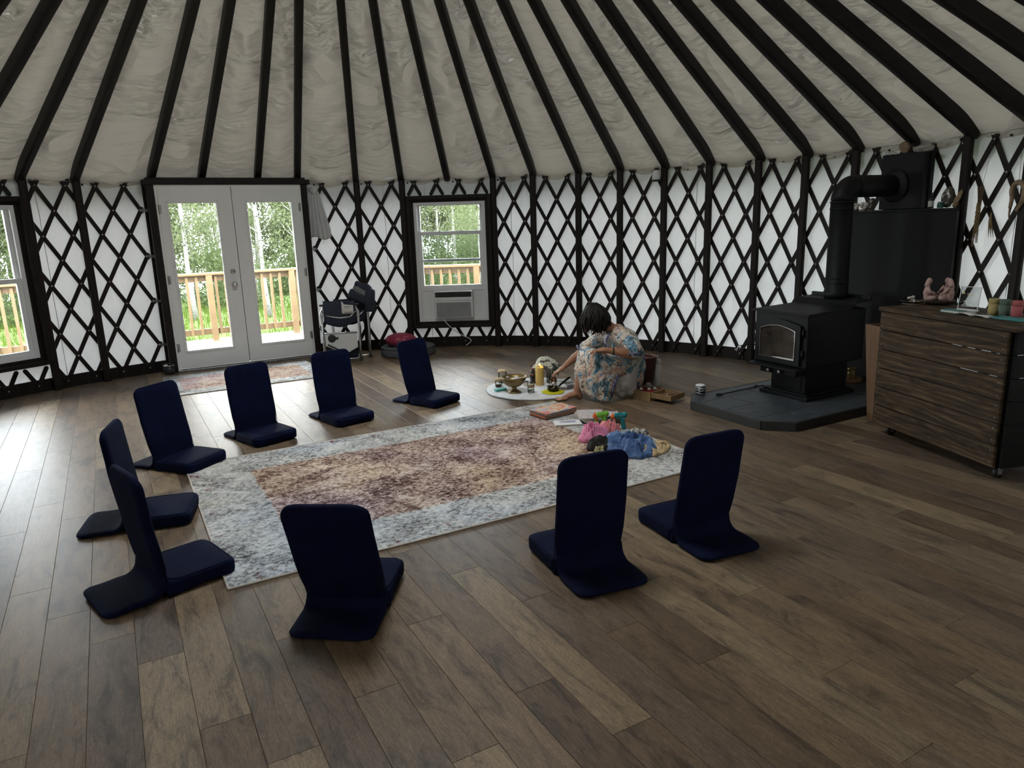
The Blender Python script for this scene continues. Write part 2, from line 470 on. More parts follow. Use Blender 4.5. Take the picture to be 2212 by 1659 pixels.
for p in planks[:300]:
    mb = MB(); o = ((p[0] + p[1]) / 2, (p[2] + p[3]) / 2)
    plank_shape(mb, *p, o); mb.build('plank', m_plank, floor, (o[0], o[1], 0), fix=False)
mb = MB()
for p in planks[300:]: plank_shape(mb, *p)
tag(mb.build('far_planks', m_plank, floor, fix=False), kind='stuff')
mb = MB(); mb.lathe([(R + 0.05, -0.05), (R + 0.05, -0.0045)], 96, smooth=False)
mb.build('subfloor', m_gap, floor, (CV, CU, 0))

# ================================================================ WALLS
POSTS = [-1.1670, -0.9305, -0.8287, -0.1945, -0.0785, 0.1602, 0.2653, 0.3850, 0.4935, 0.6062, 0.7174, 0.8350, 0.9427, 1.0515, 1.1661, 1.2720, 1.385, 1.497, 1.609, -1.28, -1.39]
NODES_L = [-0.7326 - 0.0580 * i for i in range(12)][::-1]            # lattice columns left of the door
NODES_R = [-0.2815 + 0.0584 * i for i in range(8)] + [0.1849 + 0.0564 * i for i in range(26)]
ZT, ZB = 2.070, 0.072
ROW = (ZT - ZB) / 8
WINS = [(TW1, 0.1145, 0.262, 1.925), (TW2, 0.1145, 0.262, 1.965)]
def col_theta(nodes, x):
    i = int(math.floor(x)); n = len(nodes)
    if i < 0: return nodes[0] + x * (nodes[1] - nodes[0])
    if i >= n - 1: return nodes[-1] + (x - n + 1) * (nodes[-1] - nodes[-2])
    return nodes[i] + (x - i) * (nodes[i + 1] - nodes[i])
SW, ST = 0.041, 0.010
def slat_mesh(nodes, c0, sgn, r0, r1, rad, bolts):
    """strip through nodes: column = c0 + sgn*0.5*row, between rows r0 and r1 (row 0 on top)"""
    mb = MB(); L = []
    n = max(4, int((r1 - r0) * 3))
    ends = [0, 0.012, 0.03, 0.06, 0.10]
    ps = sorted(set([r0 + e for e in ends] + [r1 - e for e in ends] + [r0 + 0.1 + (r1 - r0 - 0.2) * i / n for i in range(n + 1)]))
    dth = (col_theta(nodes, c0 + sgn * 4) - col_theta(nodes, c0)) / 8.0 * (1 if True else 1)
    sl = math.atan2(ROW, abs(dth) * 2 * 0.5 * R * (1 if True else 1))
    dx = (col_theta(nodes, c0 + sgn * 0.5) - col_theta(nodes, c0)) * R
    ln = math.hypot(dx, ROW); tx, tz = dx / ln, -ROW / ln
    px, pz = -tz, tx
    for p in ps:
        d = min(p - r0, r1 - p) * ln
        rr = SW / 2
        hw = rr if d >= rr else math.sqrt(max(rr * rr - (rr - d) ** 2, 1e-8))
        hw = max(hw, 0.003)
        th = col_theta(nodes, c0 + sgn * 0.5 * p); z = ZT - ROW * p
        for s_, q in ((-1, 0), (1, 0), (1, 1), (-1, 1)):
            rad_ = rad + (ST if q else 0)
            L.append(POL(th + s_ * hw * px / R, rad_, z + s_ * hw * pz))
    fs = []
    m = len(ps)
    for i in range(m - 1):
        for k in range(4): fs.append((i * 4 + k, i * 4 + (k + 1) % 4, i * 4 + 4 + (k + 1) % 4, i * 4 + 4 + k))
    fs.append((3, 2, 1, 0)); fs.append(tuple((m - 1) * 4 + k for k in range(4)))
    mb.add(L, fs, 0)
    if bolts:
        for k in range(9):
            if r0 + 0.05 < k < r1 - 0.05:
                th = col_theta(nodes, c0 + sgn * 0.5 * k); z = ZT - ROW * k
                mb.cyl(POL(th, rad - 0.004, z), POL(th, rad + 0.001, z), 0.0062, 0.0085, 7, 1, True, True)
    return mb
def allowed(th, z, lo, hi):
    if th < lo - 1e-6 or th > hi + 1e-6: return False
    for tw, hw, z0, z1 in WINS:
        if abs(th - tw) < hw and z0 < z < z1: return False
    return True
def lattice(nodes, lo, hi, owner_of):
    for sgn, rad, bl in ((-1, R - 0.004, True), (1, R + 0.007, False)):
        for c in range(-9, len(nodes) + 9):
            run = None; runs = []
            p = -0.27
            while p <= 8.275:
                th = col_theta(nodes, c + sgn * 0.5 * p); ok = allowed(th, ZT - ROW * p, lo, hi)
                if ok and run is None: run = p
                if (not ok) and run is not None: runs.append((run, p - 0.01)); run = None
                p += 0.01
            if run is not None: runs.append((run, 8.27))
            for a, b in runs:
                if b - a < 0.35: continue
                mid = col_theta(nodes, c + sgn * 0.25 * (a + b))
                slat_mesh(nodes, c, sgn, a, b, rad, bl).build('lattice_slat', [m_wood, m_bolt], owner_of(mid))

TH_FR = 0.6062
wl_ = struct('wall_left'); wf_ = struct('wall_front'); wr_ = struct('wall_right'); wb_ = struct('wall_back')
def owner(th):
    return wl_ if th < THD else (wf_ if th < TH_FR else wr_)
EDGE_L, EDGE_R = -0.7036, -0.3105
lattice(NODES_L, -1.35, EDGE_L + 0.004, owner)
lattice(NODES_R, EDGE_R - 0.004, 1.62, owner)
# upright posts
pm = MB()
pm.prism([(x, y) for x, y in rrect(0.076, 0.056, 0.022, 3)], HW - 0.005)
pme = pm.mesh('post', m_wood)
for t in POSTS:
    inst('post', pme, owner(t), POL(t, R - 0.030), (0, 0, -t))
# canvas
def patch(mb, t0, t1, z0, z1):
    nu = max(2, int((t1 - t0) / 0.02)); nv = max(2, int((z1 - z0) / 0.09))
    def fn(a, b):
        t = t0 + (t1 - t0) * a; z = z0 + (z1 - z0) * b
        k = min(1.0, 8 * min(a, 1 - a) * (t1 - t0) / 0.1, 8 * min(b, 1 - b))
        q = 0.010 * noise.noise(Vector((t * 14, z * 1.6, 3.0))) + 0.007 * noise.noise(Vector((t * 40, z * 5, 8.0)))
        return POL(t, R + 0.034 + q * max(k, 0), z)
    mb.grid(fn, nu, nv)
def canvas(owner_, t0, t1):
    mb = MB(); ops = sorted([w_ for w_ in WINS if t0 < w_[0] < t1])
    a = t0
    for tw, hw, z0, z1 in ops:
        h2 = hw - 0.006
        patch(mb, a, tw - h2, 0.0, 2.20); patch(mb, tw - h2, tw + h2, 0.0, z0 + 0.03); patch(mb, tw - h2, tw + h2, z1 - 0.03, 2.20); a = tw + h2
    patch(mb, a, t1, 0.0, 2.20)
    mb.build('canvas', m_canvas, owner_, fix=False)
DH = 0.1815
canvas(wl_, -2.2, THD - DH); canvas(wf_, THD + DH, TH_FR); canvas(wr_, TH_FR, 2.2)
mb = MB(); patch(mb, 2.2, 2 * PI - 2.2, 0.0, 2.2); mb.build('canvas', m_canvas, wb_, fix=False)
mb = MB(); patch(mb, THD - DH, THD + DH, 2.12, 2.20); mb.build('canvas_over_door', m_canvas, wf_, fix=False)
# seams: vertical welded joins of the canvas
for t, ow in ((-0.905, wl_), (-0.075 + 0.055, wf_), (-0.128, wf_), (0.205, wf_), (0.683, wr_), (1.36, wr_)):
    if t == -0.02: continue
    mb = MB(); mb.grid(lambda a, b: POL(t + (a - 0.5) * 0.0013 + 0.003 * noise.noise(Vector((t * 9, b * 5, 0))), R + 0.0235 - 0.002 * math.sin(a * PI), 0.1 + 2.05 * b), 4, 20)
    mb.build('canvas_seam', m_seam, ow, fix=False)
# grommets under the eave
for ow, ts in ((wl_, [-0.99 + 0.088 * i for i in range(4)]), (wf_, [-0.30 + 0.118 * i for i in range(8)]), (wr_, [0.66 + 0.113 * i for i in range(8)])):
    mb = MB()
    for t in ts: mb.cyl(POL(t, R + 0.014, 2.085), POL(t, R + 0.026, 2.085), 0.011, 0.011, 8, 0)
    tag(mb.build('grommet', m_black, ow), kind='stuff')
# eave cable
mb = MB(); mb.tube([POL(-1.5 + 3.2 * i / 160, R - 0.012, 2.118 + 0.003 * math.sin(i * 1.7)) for i in range(161)], 0.0028, 5)
tag(mb.build('trim_1', m_steel), kind='structure')
# base board behind the lattice
for nm, t0, t1 in (('left', -2.2, THD - DH), ('front', THD + DH, TH_FR), ('right', TH_FR, 2.2)):
    mb = MB(); n = int((t1 - t0) / 0.03)
    prof = [(R + 0.018, 0.0), (R + 0.018, 0.125), (R + 0.032, 0.128), (R + 0.032, 0.0)]
    vs = [POL(t0 + (t1 - t0) * i / n, r_, z_) for i in range(n + 1) for r_, z_ in prof]
    fs = [(i * 4 + k, i * 4 + 4 + k, i * 4 + 4 + (k + 1) % 4, i * 4 + (k + 1) % 4) for i in range(n) for k in range(4)]
    mb.add(vs, fs); tag(mb.build('baseboard_' + nm, m_wood), kind='structure')
# steel straps that tie the lattice ends to the door posts
bk = MB()
bk.box((0, 0, 0), (0.085, 0.007, 0.032)); bk.cyl((0.042, -0.004, 0), (0.042, 0.004, 0), 0.016, 0.016, 10); bk.cyl((-0.042, -0.004, 0), (-0.042, 0.004, 0), 0.016, 0.016, 10)
bk.cyl((0.04, -0.008, 0), (0.04, 0, 0), 0.006, 0.006, 8, 1); bk.cyl((-0.04, -0.008, 0), (-0.04, 0, 0), 0.006, 0.006, 8, 1)
bme = bk.mesh('strap', [m_steel, m_bolt])
for th, sg, ow in ((EDGE_L, 1, wl_), (EDGE_R, -1, wf_)):
    for k in (1, 3, 5, 7):
        t = th + sg * 0.034 / R
        inst('lattice_strap', bme, ow, POL(t, R - 0.016, ZT - ROW * k - 0.004), (0, 0.05, -t))

# ================================================================ CEILING
RAFT = [-0.9330, -0.8297, -0.6758, -0.5654, -0.4357, -0.3399, -0.1951, -0.0800, 0.0398, 0.1596, 0.2668, 0.3860, 0.4945, 0.6085, 0.7200, 0.8380, 0.9462, 1.0550, 1.1661, 1.2760]
gap = 2 * PI - 0.933 - 1.276
RAFT += [1.276 + gap * i / 36 for i in range(1, 36)]
RAFT.sort()
ceil = struct('ceiling')
SL = (HA - HW) / R
cosS = 1 / math.sqrt(1 + SL * SL); sinS = SL * cosS
rm = MB()
def raft_pt(r, off): return (0, r + off * sinS * 1.0, HA - SL * r + off * cosS)
A = Vector((0, R + 0.035, HA - SL * (R + 0.035))); B = Vector((0, 0.74, HA - SL * 0.74))
dirv = (B - A).normalized(); nup = Vector((0, sinS, cosS))
sec = rrect(0.074, 0.115, 0.020, 3)
st = [(0.0, 0.55), (0.012, 0.82), (0.035, 1.0)] + [(0.3 + 0.7 * i, 1.0) for i in range(6)] + [((B - A).length, 1.0)]
vs = []; fs = []
for s_, k in st:
    c_ = A + dirv * s_
    for x, y in sec:
        vs.append(c_ + Vector((x * k, 0, 0)) + nup * (y * k + 0.004 * math.sin(s_ * 2.1)))
n = len(sec)
for i in range(len(st) - 1):
    for k in range(n): fs.append((i * n + k, i * n + (k + 1) % n, i * n + n + (k + 1) % n, i * n + n + k))
fs.append(tuple(range(n))); fs.append(tuple((len(st) - 1) * n + k for k in range(n)))
rm.add(vs, fs, 0, None, True)
rme = rm.mesh('rafter', m_rafter)
for t in RAFT:
    inst('rafter', rme, ceil, (CX, CY, 0), (0, 0, -t))
# lining: hangs in shallow bays between the rafters and tucks down at the eave
NS, NR = 14, 120
vs = []; fs = []; uvs = []
ths = []
for i in range(len(RAFT)):
    t0 = RAFT[i]; t1 = RAFT[(i + 1) % len(RAFT)] + (2 * PI if i == len(RAFT) - 1 else 0)
    for k in range(NS): ths.append((t0 + (t1 - t0) * k / NS, k / NS, t1 - t0))
RO = R + 0.05
for j in range(NR + 1):
    q = j / NR
    r_ = 0.70 + (RO - 0.70) * (q ** 0.8)
    for t, k, dt in ths:
        bay = math.sin(PI * k)
        zc = HA - SL * r_ + 0.060 / cosS
        sag = 0.065 * bay * min(1.0, dt * r_ / 0.4) * (0.45 + 0.55 * r_ / R)
        sag += 0.022 * bay * noise.noise(Vector((t * 14, r_ * 2.0, 1.0))) + 0.014 * bay * noise.noise(Vector((t * 26, r_ * 5.0, 4.0)))
        mk = max(0.0, noise.noise(Vector((t * 6.5, r_ * 1.1, 7.0))) + 0.12)
        xw = t * R * (0.3 + 0.7 * r_ / R)
        sag += 0.030 * bay * mk * noise.noise(Vector((xw * 2.2 + r_ * 1.6, r_ * 7.5 - xw * 1.2, 2.0)))
        ef = max(0.0, 1 - (RO - r_) / 0.75)
        sag += 0.020 * bay * ef * noise.noise(Vector((xw * 1.3, r_ * 11.0 + 1.5 * noise.noise(Vector((xw * 2.5, r_ * 2, 0))), 5.0)))
        e = max(0.0, (r_ - (RO - 0.30)) / 0.30)
        tuck = 0.075 * e * e
        vs.append(POL(t, r_, zc - sag - tuck)); uvs.append((t * R * 0.8, r_))
m_ = len(ths)
for j in range(NR):
    for i in range(m_): fs.append((j * m_ + i, j * m_ + (i + 1) % m_, (j + 1) * m_ + (i + 1) % m_, (j + 1) * m_ + i))
mb = MB(); mb.add(vs, fs, 0, None, True)
lin = mb.build('roof_lining', m_roof, ceil, fix=False)
ul = lin.data.uv_layers.new(name='UVMap')
for lp in lin.data.loops: ul.data[lp.index].uv = uvs[lp.vertex_index]
# eave flap so that no sky shows between lining and wall
mb = MB(); mb.lathe([(R + 0.30, 1.98), (R + 0.04, 2.20)], 96, (CX, CY, 0), cap=False); mb.build('eave_flap', m_canvas, ceil, fix=False)
# crown ring with clear dome over it
dome = struct('window_3', (CX, CY, 4.42))
mb = MB(); mb.lathe([(0.70, 0.0), (0.80, 0.0), (0.80, 0.14), (0.70, 0.14), (0.70, 0.0)], 48, smooth=False, cap=False); mb.build('crown_ring', m_rafter, dome)
mb = MB(); mb.lathe([(0.78, 0.16), (0.74, 0.26), (0.60, 0.36), (0.36, 0.43), (0.12, 0.455), (0.0, 0.457)], 40, cap=False); mb.build('dome_pane', m_pane, dome, fix=False)

# ================================================================ DOOR
door = struct('door_1', POL(THD, RD), -THD)
for sx, nm in ((-1, 'door_post'), (1, 'door_post')):
    mb = MB(); mb.box((sx * 0.826, 0.10, 1.04), (0.074, 0.24, 2.08)); mb.box((sx * 0.880, 0.185, 1.04), (0.03, 0.07, 2.08)); mb.build(nm, m_wood, door, bevel=0.006)
mb = MB(); mb.box((0, 0.10, 2.108), (1.80, 0.26, 0.056)); mb.box((0, 0.12, 2.145), (1.72, 0.2, 0.03)); mb.build('door_header', m_wood, door, bevel=0.005)
mb = MB()
for sx in (-1, 1): mb.box((sx * 0.775, 0.045, 1.045), (0.026, 0.12, 2.07))
mb.box((0, 0.045, 2.072), (1.576, 0.12, 0.018)); mb.build('door_jamb', m_white, door, bevel=0.003)
mb = MB(); mb.box((0, 0.05, 0.010), (1.58, 0.17, 0.02)); mb.box((0, 0.02, 0.024), (1.53, 0.05, 0.010)); mb.build('threshold', m_steel, door, bevel=0.003)
for sx in (-1, 1):
    x0, x1 = (-0.760, -0.004) if sx < 0 else (0.004, 0.760)
    g0, g1 = (-0.672, -0.166) if sx < 0 else (0.153, 0.664)
    z0, z1, gz0, gz1 = 0.034, 2.060, 0.233, 1.888
    mb = MB(); T = 0.045
    mb.box(((x0 + g0) / 2, 0, (z0 + z1) / 2), (g0 - x0, T, z1 - z0)); mb.box(((x1 + g1) / 2, 0, (z0 + z1) / 2), (x1 - g1, T, z1 - z0))
    mb.box(((g0 + g1) / 2, 0, (z0 + gz0) / 2), (g1 - g0, T, gz0 - z0)); mb.box(((g0 + g1) / 2, 0, (z1 + gz1) / 2), (g1 - g0, T, z1 - gz1))
    leaf = mb.build('door_leaf', m_white, door)
    mb = MB(); b_ = 0.026
    for sgn in (-1, 1):
        y = sgn * 0.026
        mb.box((g0 - b_ / 2 + 0.006, y, (gz0 + gz1) / 2), (b_, 0.012, gz1 - gz0 + 2 * b_ - 0.012)); mb.box((g1 + b_ / 2 - 0.006, y, (gz0 + gz1) / 2), (b_, 0.012, gz1 - gz0 + 2 * b_ - 0.012))
        mb.box(((g0 + g1) / 2, y, gz0 - b_ / 2 + 0.006), (g1 - g0, 0.012, b_)); mb.box(((g0 + g1) / 2, y, gz1 + b_ / 2 - 0.006), (g1 - g0, 0.012, b_))
    for i in range(6):
        for xx in (g0 - 0.008, g1 + 0.008): mb.cyl((xx, -0.0335, gz0 + (gz1 - gz0) * (i + 0.5) / 6), (xx, -0.031, gz0 + (gz1 - gz0) * (i + 0.5) / 6), 0.004, 0.004, 6, 1)
    for i in range(4):
        for zz in (gz0 - 0.008, gz1 + 0.008): mb.cyl((g0 + (g1 - g0) * i / 3, -0.0335, zz), (g0 + (g1 - g0) * i / 3, -0.031, zz), 0.004, 0.004, 6, 1)
    mb.build('glazing_bead', [m_white, m_black], leaf, bevel=0.002)
    mb = MB(); mb.box(((g0 + g1) / 2, 0, (gz0 + gz1) / 2), (g1 - g0, 0.006, gz1 - gz0)); mb.build('glass_pane', m_pane, leaf)
    for hz in (0.28, 1.05, 1.82):
        mb = MB(); xx = x0 - 0.004 if sx < 0 else x1 + 0.004
        mb.cyl((xx, -0.026, hz - 0.05), (xx, -0.026, hz + 0.05), 0.006, 0.006, 8); mb.box((xx + 0.012 * (1 if sx < 0 else -1), -0.0235, hz), (0.024, 0.002, 0.09))
        mb.build('hinge', m_steel, leaf)
    if sx < 0:
        mb = MB(); mb.lathe([(0.030, 0.0), (0.030, 0.006), (0.022, 0.012), (0.010, 0.014), (0.010, 0.020), (0.0, 0.021)], 20); o = mb.build('deadbolt', m_chrome, leaf, (-0.079, -0.0225, 1.109)); o.rotation_euler = (PI / 2, 0, 0)
        mb = MB(); mb.lathe([(0.032, 0.0), (0.032, 0.005), (0.014, 0.012), (0.013, 0.030), (0.026, 0.042), (0.029, 0.056), (0.022, 0.068), (0.0, 0.071)], 20); o = mb.build('door_knob', m_chrome, leaf, (-0.077, -0.0225, 0.961)); o.rotation_euler = (PI / 2, 0, 0)

mb = MB(); mb.box((0.0, 0.029, 1.047), (0.05, 0.012, 2.02)); mb.build('astragal', m_white, door)
# ================================================================ WINDOWS
def window(name, tw, z0, z1, raised):
    wn_ = struct(name, POL(tw, R * math.cos(0.119)), -tw)
    def fr(mb, x0, x1, a, b, t, y, d, mat=0):
        mb.box(((x0 + t / 2), y, (a + b) / 2), (t, d, b - a), mat=mat); mb.box(((x1 - t / 2), y, (a + b) / 2), (t, d, b - a), mat=mat)
        mb.box(((x0 + x1) / 2, y, a + t / 2), (x1 - x0 - 2 * t, d, t), mat=mat); mb.box(((x0 + x1) / 2, y, b - t / 2), (x1 - x0 - 2 * t, d, t), mat=mat)
    mb = MB(); fr(mb, -0.530, 0.530, z0 - 0.075, z1 + 0.078, 0.045, 0.0, 0.16); mb.build('outer_casing', m_wood, wn_, bevel=0.006)
    mb = MB(); fr(mb, -0.490, 0.490, z0 - 0.037, z1 + 0.037, 0.040, 0.025, 0.085); mb.build('inner_casing', m_wood, wn_, bevel=0.005)
    mb = MB(); fr(mb, -0.452, 0.452, z0, z1, 0.042, 0.035, 0.09); mb.build('window_frame', m_vinyl, wn_, bevel=0.003)
    zm = (z0 + z1) / 2 + 0.03
    def sash(nm, a, b, y, t=0.040, x=0.412):
        mb = MB(); fr(mb, -x, x, a, b, t, y, 0.03); s_ = mb.build(nm, m_vinyl, wn_, bevel=0.003)
        mb = MB(); mb.box((0, y, (a + b) / 2), (2 * x - 2 * t + 0.004, 0.005, b - a - 2 * t + 0.004)); mb.build('glass_pane', m_pane, s_)
        return s_
    if raised:
        sash('upper_sash', 1.100, z1 - 0.012, 0.062, 0.034)
        lo = sash('lower_sash', 0.760, 1.482, 0.022, 0.046)
    else:
        sash('upper_sash', zm - 0.02, z1 - 0.012, 0.062, 0.036)
        lo = sash('lower_sash', z0 + 0.036, zm + 0.02, 0.022, 0.048)
    top = 1.482 if raised else zm + 0.02
    for sx in (-0.14, 0.14):
        mb = MB(); mb.box((sx, 0.012, top - 0.006), (0.05, 0.024, 0.012)); mb.box((sx + 0.012, 0.0, top + 0.006), (0.016, 0.012, 0.014)); mb.build('sash_lock', m_vinyl, lo)
    return wn_
win1 = window('window_1', TW1, 0.338, 1.843, True)
win2 = window('window_2', TW2, 0.362, 1.880, False)
# ================================================================ OUTSIDE: deck, railing, grass, trees
m_grass = M_('meadow_grass', (0.040, 0.060, 0.012), (0.025, 0.040, 0.008), 3, rough=0.9, spec=0.1)
def leaf_mat(name, c1, c2):
    m, nt, nd, lk, b = newmat(name)
    nd.remove(b); out = nd['Material Output']
    ge = nd.new('ShaderNodeNewGeometry'); r = ramp(nd, [(0.0, c2), (1.0, c1)]); lk.new(ge.outputs['Random Per Island'], r.inputs['Fac'])
    d = nd.new('ShaderNodeBsdfDiffuse'); t = nd.new('ShaderNodeBsdfTranslucent'); mx = nd.new('ShaderNodeMixShader'); mx.inputs['Fac'].default_value = 0.45
    lk.new(r.outputs['Color'], d.inputs['Color']); lk.new(r.outputs['Color'], t.inputs['Color'])
    lk.new(d.outputs[0], mx.inputs[1]); lk.new(t.outputs[0], mx.inputs[2]); lk.new(mx.outputs[0], out.inputs['Surface'])
    return m
m_leaf = leaf_mat('aspen_leaves', (0.085, 0.098, 0.052), (0.048, 0.060, 0.027))
m_leaf2 = leaf_mat('shrub_leaves', (0.055, 0.070, 0.028), (0.027, 0.039, 0.014))
m_blade = leaf_mat('grass_blades', (0.055, 0.080, 0.012), (0.030, 0.050, 0.007))
def bark():
    m, nt, nd, lk, b = newmat('aspen_bark')
    v = texco(nd, lk, 'Object', (3, 3, 7)); n = noisetex(nd, lk, v, 2.2, 4, 0.6)
    r = ramp(nd, [(0.34, (0.012, 0.011, 0.010)), (0.40, (0.105, 0.100, 0.090)), (0.7, (0.150, 0.142, 0.125))]); lk.new(n, r.inputs['Fac']); lk.new(r.outputs['Color'], b.inputs['Base Color'])
    b.inputs['Roughness'].default_value = 0.9
    return m
m_bark = bark()
def gz(u, v):
    d = max(0.0, u - 12.0)
    return -0.35 - 0.045 * d + 0.10 * noise.noise(Vector((u * 0.3, v * 0.3, 0)))
gr = struct('ground', (0, 0, 0), AXR)
mb = MB(); mb.grid(lambda a, b: Vector((-45 + 90 * a, -35 + 90 * b, gz(-35 + 90 * b, -45 + 90 * a))), 72, 72); mb.build('meadow', m_grass, gr, fix=False)
rn = random.Random(5)
mb = MB()
for i in range(24000):
    u = 11.9 + 16 * rn.random() ** 1.6; v = -9 + 26 * rn.random()
    h = rn.uniform(0.10, 0.24); a = rn.uniform(0, PI); wd = 0.004 + 0.005 * rn.random() + 0.0008 * (u - 12)
    z = gz(u, v) - 0.02; lx, ly = rn.uniform(-.06, .06), rn.uniform(-.06, .06)
    dx_, dy_ = math.cos(a) * wd, math.sin(a) * wd
    mb.add([(v - dx_, u - dy_, z), (v + dx_, u + dy_, z), (v + lx, u + ly, z + h)], [(0, 1, 2)])
tag(mb.build('meadow_grass', m_blade, None, (0, 0, 0), AXR, fix=False), 'tall bright green meadow grass beyond the deck railing', 'grass', kind='stuff')

deck = struct('deck', (0, 0, 0), AXR)
bd = MB(); bd.box((0, 0, 0), (9.4, 0.137, 0.032)); bdm = bd.mesh('deck_board', m_deck)
for i in range(22):
    inst('deck_board', bdm, deck, (0.6, 8.72 + 0.1415 * i, -0.066))
mb = MB()
for i in range(9): mb.box((-3.9 + 1.1 * i, 10.2, -0.17), (0.05, 3.0, 0.17))
mb.box((0.6, 11.72, -0.17), (9.4, 0.04, 0.18)); mb.build('deck_frame', m_deck, deck)
bd2 = MB(); bd2.box((0, 0, 0), (4.6, 0.137, 0.032)); bdm2 = bd2.mesh('deck_board', m_deck)
for i in range(11): inst('deck_board', bdm2, deck, (0, 0, 0)).matrix_world = Matrix.Rotation(-AXR, 4, 'Z') @ Matrix.Translation((0.4, 9.36 + 0.1415 * i, -0.068))

def railing(name, label, p0, p1, ztop, post_at, sp=0.135):
    p0 = Vector(p0); p1 = Vector(p1); d = p1 - p0; L = d.length; a = math.atan2(d.y, d.x)
    rt = thing(name, label, 'railing', (p0.x, p0.y, -0.05), a)
    H = ztop + 0.05
    mb = MB(); mb.box((L / 2, 0.0, H - 0.018), (L, 0.14, 0.036)); mb.build('cap_rail', m_pine, rt, bevel=0.005)
    mb = MB(); mb.box((L / 2, 0.03, H - 0.085), (L, 0.038, 0.09)); mb.build('upper_rail', m_pine, rt, bevel=0.004)
    mb = MB(); mb.box((L / 2, 0.03, 0.125), (L, 0.038, 0.09)); mb.build('lower_rail', m_pine, rt, bevel=0.004)
    pm_ = MB(); pm_.box((0, 0, (H - 0.036) / 2), (0.088, 0.088, H - 0.036)); pme_ = pm_.mesh('post', m_pine)
    bl = MB(); bl.box((0, 0, 0.08 + (H - 0.13) / 2), (0.038, 0.038, H - 0.14)); ble = bl.mesh('baluster', m_pine)
    for x in post_at: inst('rail_post', pme_, rt, (x, -0.03, 0))
    i = 0
    while 0.07 + sp * i < L:
        x = 0.07 + sp * i; i += 1
        if min([abs(x - q) for q in post_at] + [9]) < 0.07: continue
        inst('baluster', ble, rt, (x, 0.062 - 0.062 - 0.008, 0))
    return rt
railing('deck_railing', 'pale pine deck railing seen through the glass doors', UV(11.66, -3.4)[:], UV(11.66, 3.5)[:], 0.965, [0.1, 1.7, 3.2, 4.70, 5.92, 6.8])
railing('deck_railing', 'pale pine deck railing seen through the window above the air conditioner', (-1.9, 10.86, 0), (2.2, 10.74, 0), 0.97, [0.05, 1.42, 2.75, 4.05])

# trees: four leaf crowns shared by many stems
def crown_mesh(seed, hgt, wid, base, count, size, mat):
    r_ = random.Random(seed); mb = MB(); cl = []
    for i in range(16):
        z = base + (hgt - base) * r_.random() ** 0.9
        k = 1 - 0.55 * abs((z - base) / (hgt - base) - 0.45) * 1.6
        a = r_.uniform(0, 2 * PI); q = wid * max(k, 0.25) * math.sqrt(r_.random())
        cl.append((q * math.cos(a), q * math.sin(a), z, r_.uniform(0.25, 0.5) * wid))
    for i in range(count):
        c = cl[int(r_.random() * len(cl))]
        p = Vector((r_.gauss(c[0], c[3] * .6), r_.gauss(c[1], c[3] * .6), r_.gauss(c[2], c[3] * .55)))
        s_ = size * r_.uniform(0.6, 1.3)
        e = Euler((r_.uniform(0, PI), r_.uniform(0, PI), r_.uniform(0, PI))).to_matrix()
        mb.add([p + e @ Vector(q) * s_ for q in ((-1, 0, 0), (0, -0.7, 0), (1, 0, 0), (0, 0.7, 0))], [(0, 1, 2, 3)])
    return mb.mesh('leaves', mat, False)
def trunk_mesh(seed, hgt, r0):
    r_ = random.Random(seed); mb = MB(); bx, by = 0, 0; path = []
    for i in range(9):
        path.append((bx, by, hgt * i / 8)); bx += r_.uniform(-.06, .06); by += r_.uniform(-.06, .06)
    mb.tube(path, [r0 * (1 - 0.8 * i / 8) for i in range(9)], 7)
    for i in range(7):
        k = 3 + i % 5; p = Vector(path[k]); a = r_.uniform(0, 2 * PI)
        mb.tube([p, p + Vector((math.cos(a) * .3, math.sin(a) * .3, .25)), p + Vector((math.cos(a) * .55, math.sin(a) * .55, .6))], [r0 * .3, r0 * .2, r0 * .06], 5)
    return mb.mesh('trunk', m_bark)
crowns = [crown_mesh(20 + i, 6.2 + 0.7 * i, 1.15, 1.7 - 0.2 * i, 4200, 0.036, m_leaf) for i in range(4)]
far_crowns = [crown_mesh(90 + i, 7.0 + 0.8 * i, 1.7, 0.6, 7000, 0.085, m_leaf) for i in range(2)]
trunks = [trunk_mesh(40 + i, 6.6 + 0.7 * i, 0.075 + 0.008 * i) for i in range(4)]
shrubs = [crown_mesh(60 + i, 2.0, 1.35, 0.05, 4200, 0.036, m_leaf2) for i in range(3)]
rt = random.Random(9)
spots = []
for i in range(104):
    for _ in range(60):
        u = rt.uniform(19.5, 40) if i < 50 else rt.uniform(34, 44); v = rt.uniform(-0.36 * u - 1.0, 0.72 * u + 1.0)
        if all((u - a) ** 2 + (v - b) ** 2 > 1.0 for a, b in spots): break
    spots.append((u, v))
for i, (u, v) in enumerate(spots):
    k = i % 4
    p = UV(u, v, gz(u, v) - 0.05)
    t_ = thing('aspen_tree', 'slender white-barked aspen in the wood beyond the deck', 'tree', p, rt.uniform(0, 6.28), 'aspens beyond the deck')
    s_ = rt.uniform(0.72, 1.0); t_.scale = (s_, s_, s_)
    inst('trunk', trunks[k], t_); inst('leaves', crowns[(k + i // 4) % 4] if i < 50 else far_crowns[i % 2], t_)
for i in range(64):
    u = rt.uniform(24, 38); v = rt.uniform(-0.36 * u - 1.0, 0.72 * u + 1.0)
    p = UV(u, v, gz(u, v) - 0.1)
    t_ = thing('leafy_shrub', 'leafy green shrub in the undergrowth below the aspens', 'shrub', p, rt.uniform(0, 6.28), 'shrubs under the aspens')
    s_ = rt.uniform(0.6, 1.15); t_.scale = (s_, s_, s_ * rt.uniform(0.8, 1.2))
    inst('leaves', shrubs[i % 3], t_)
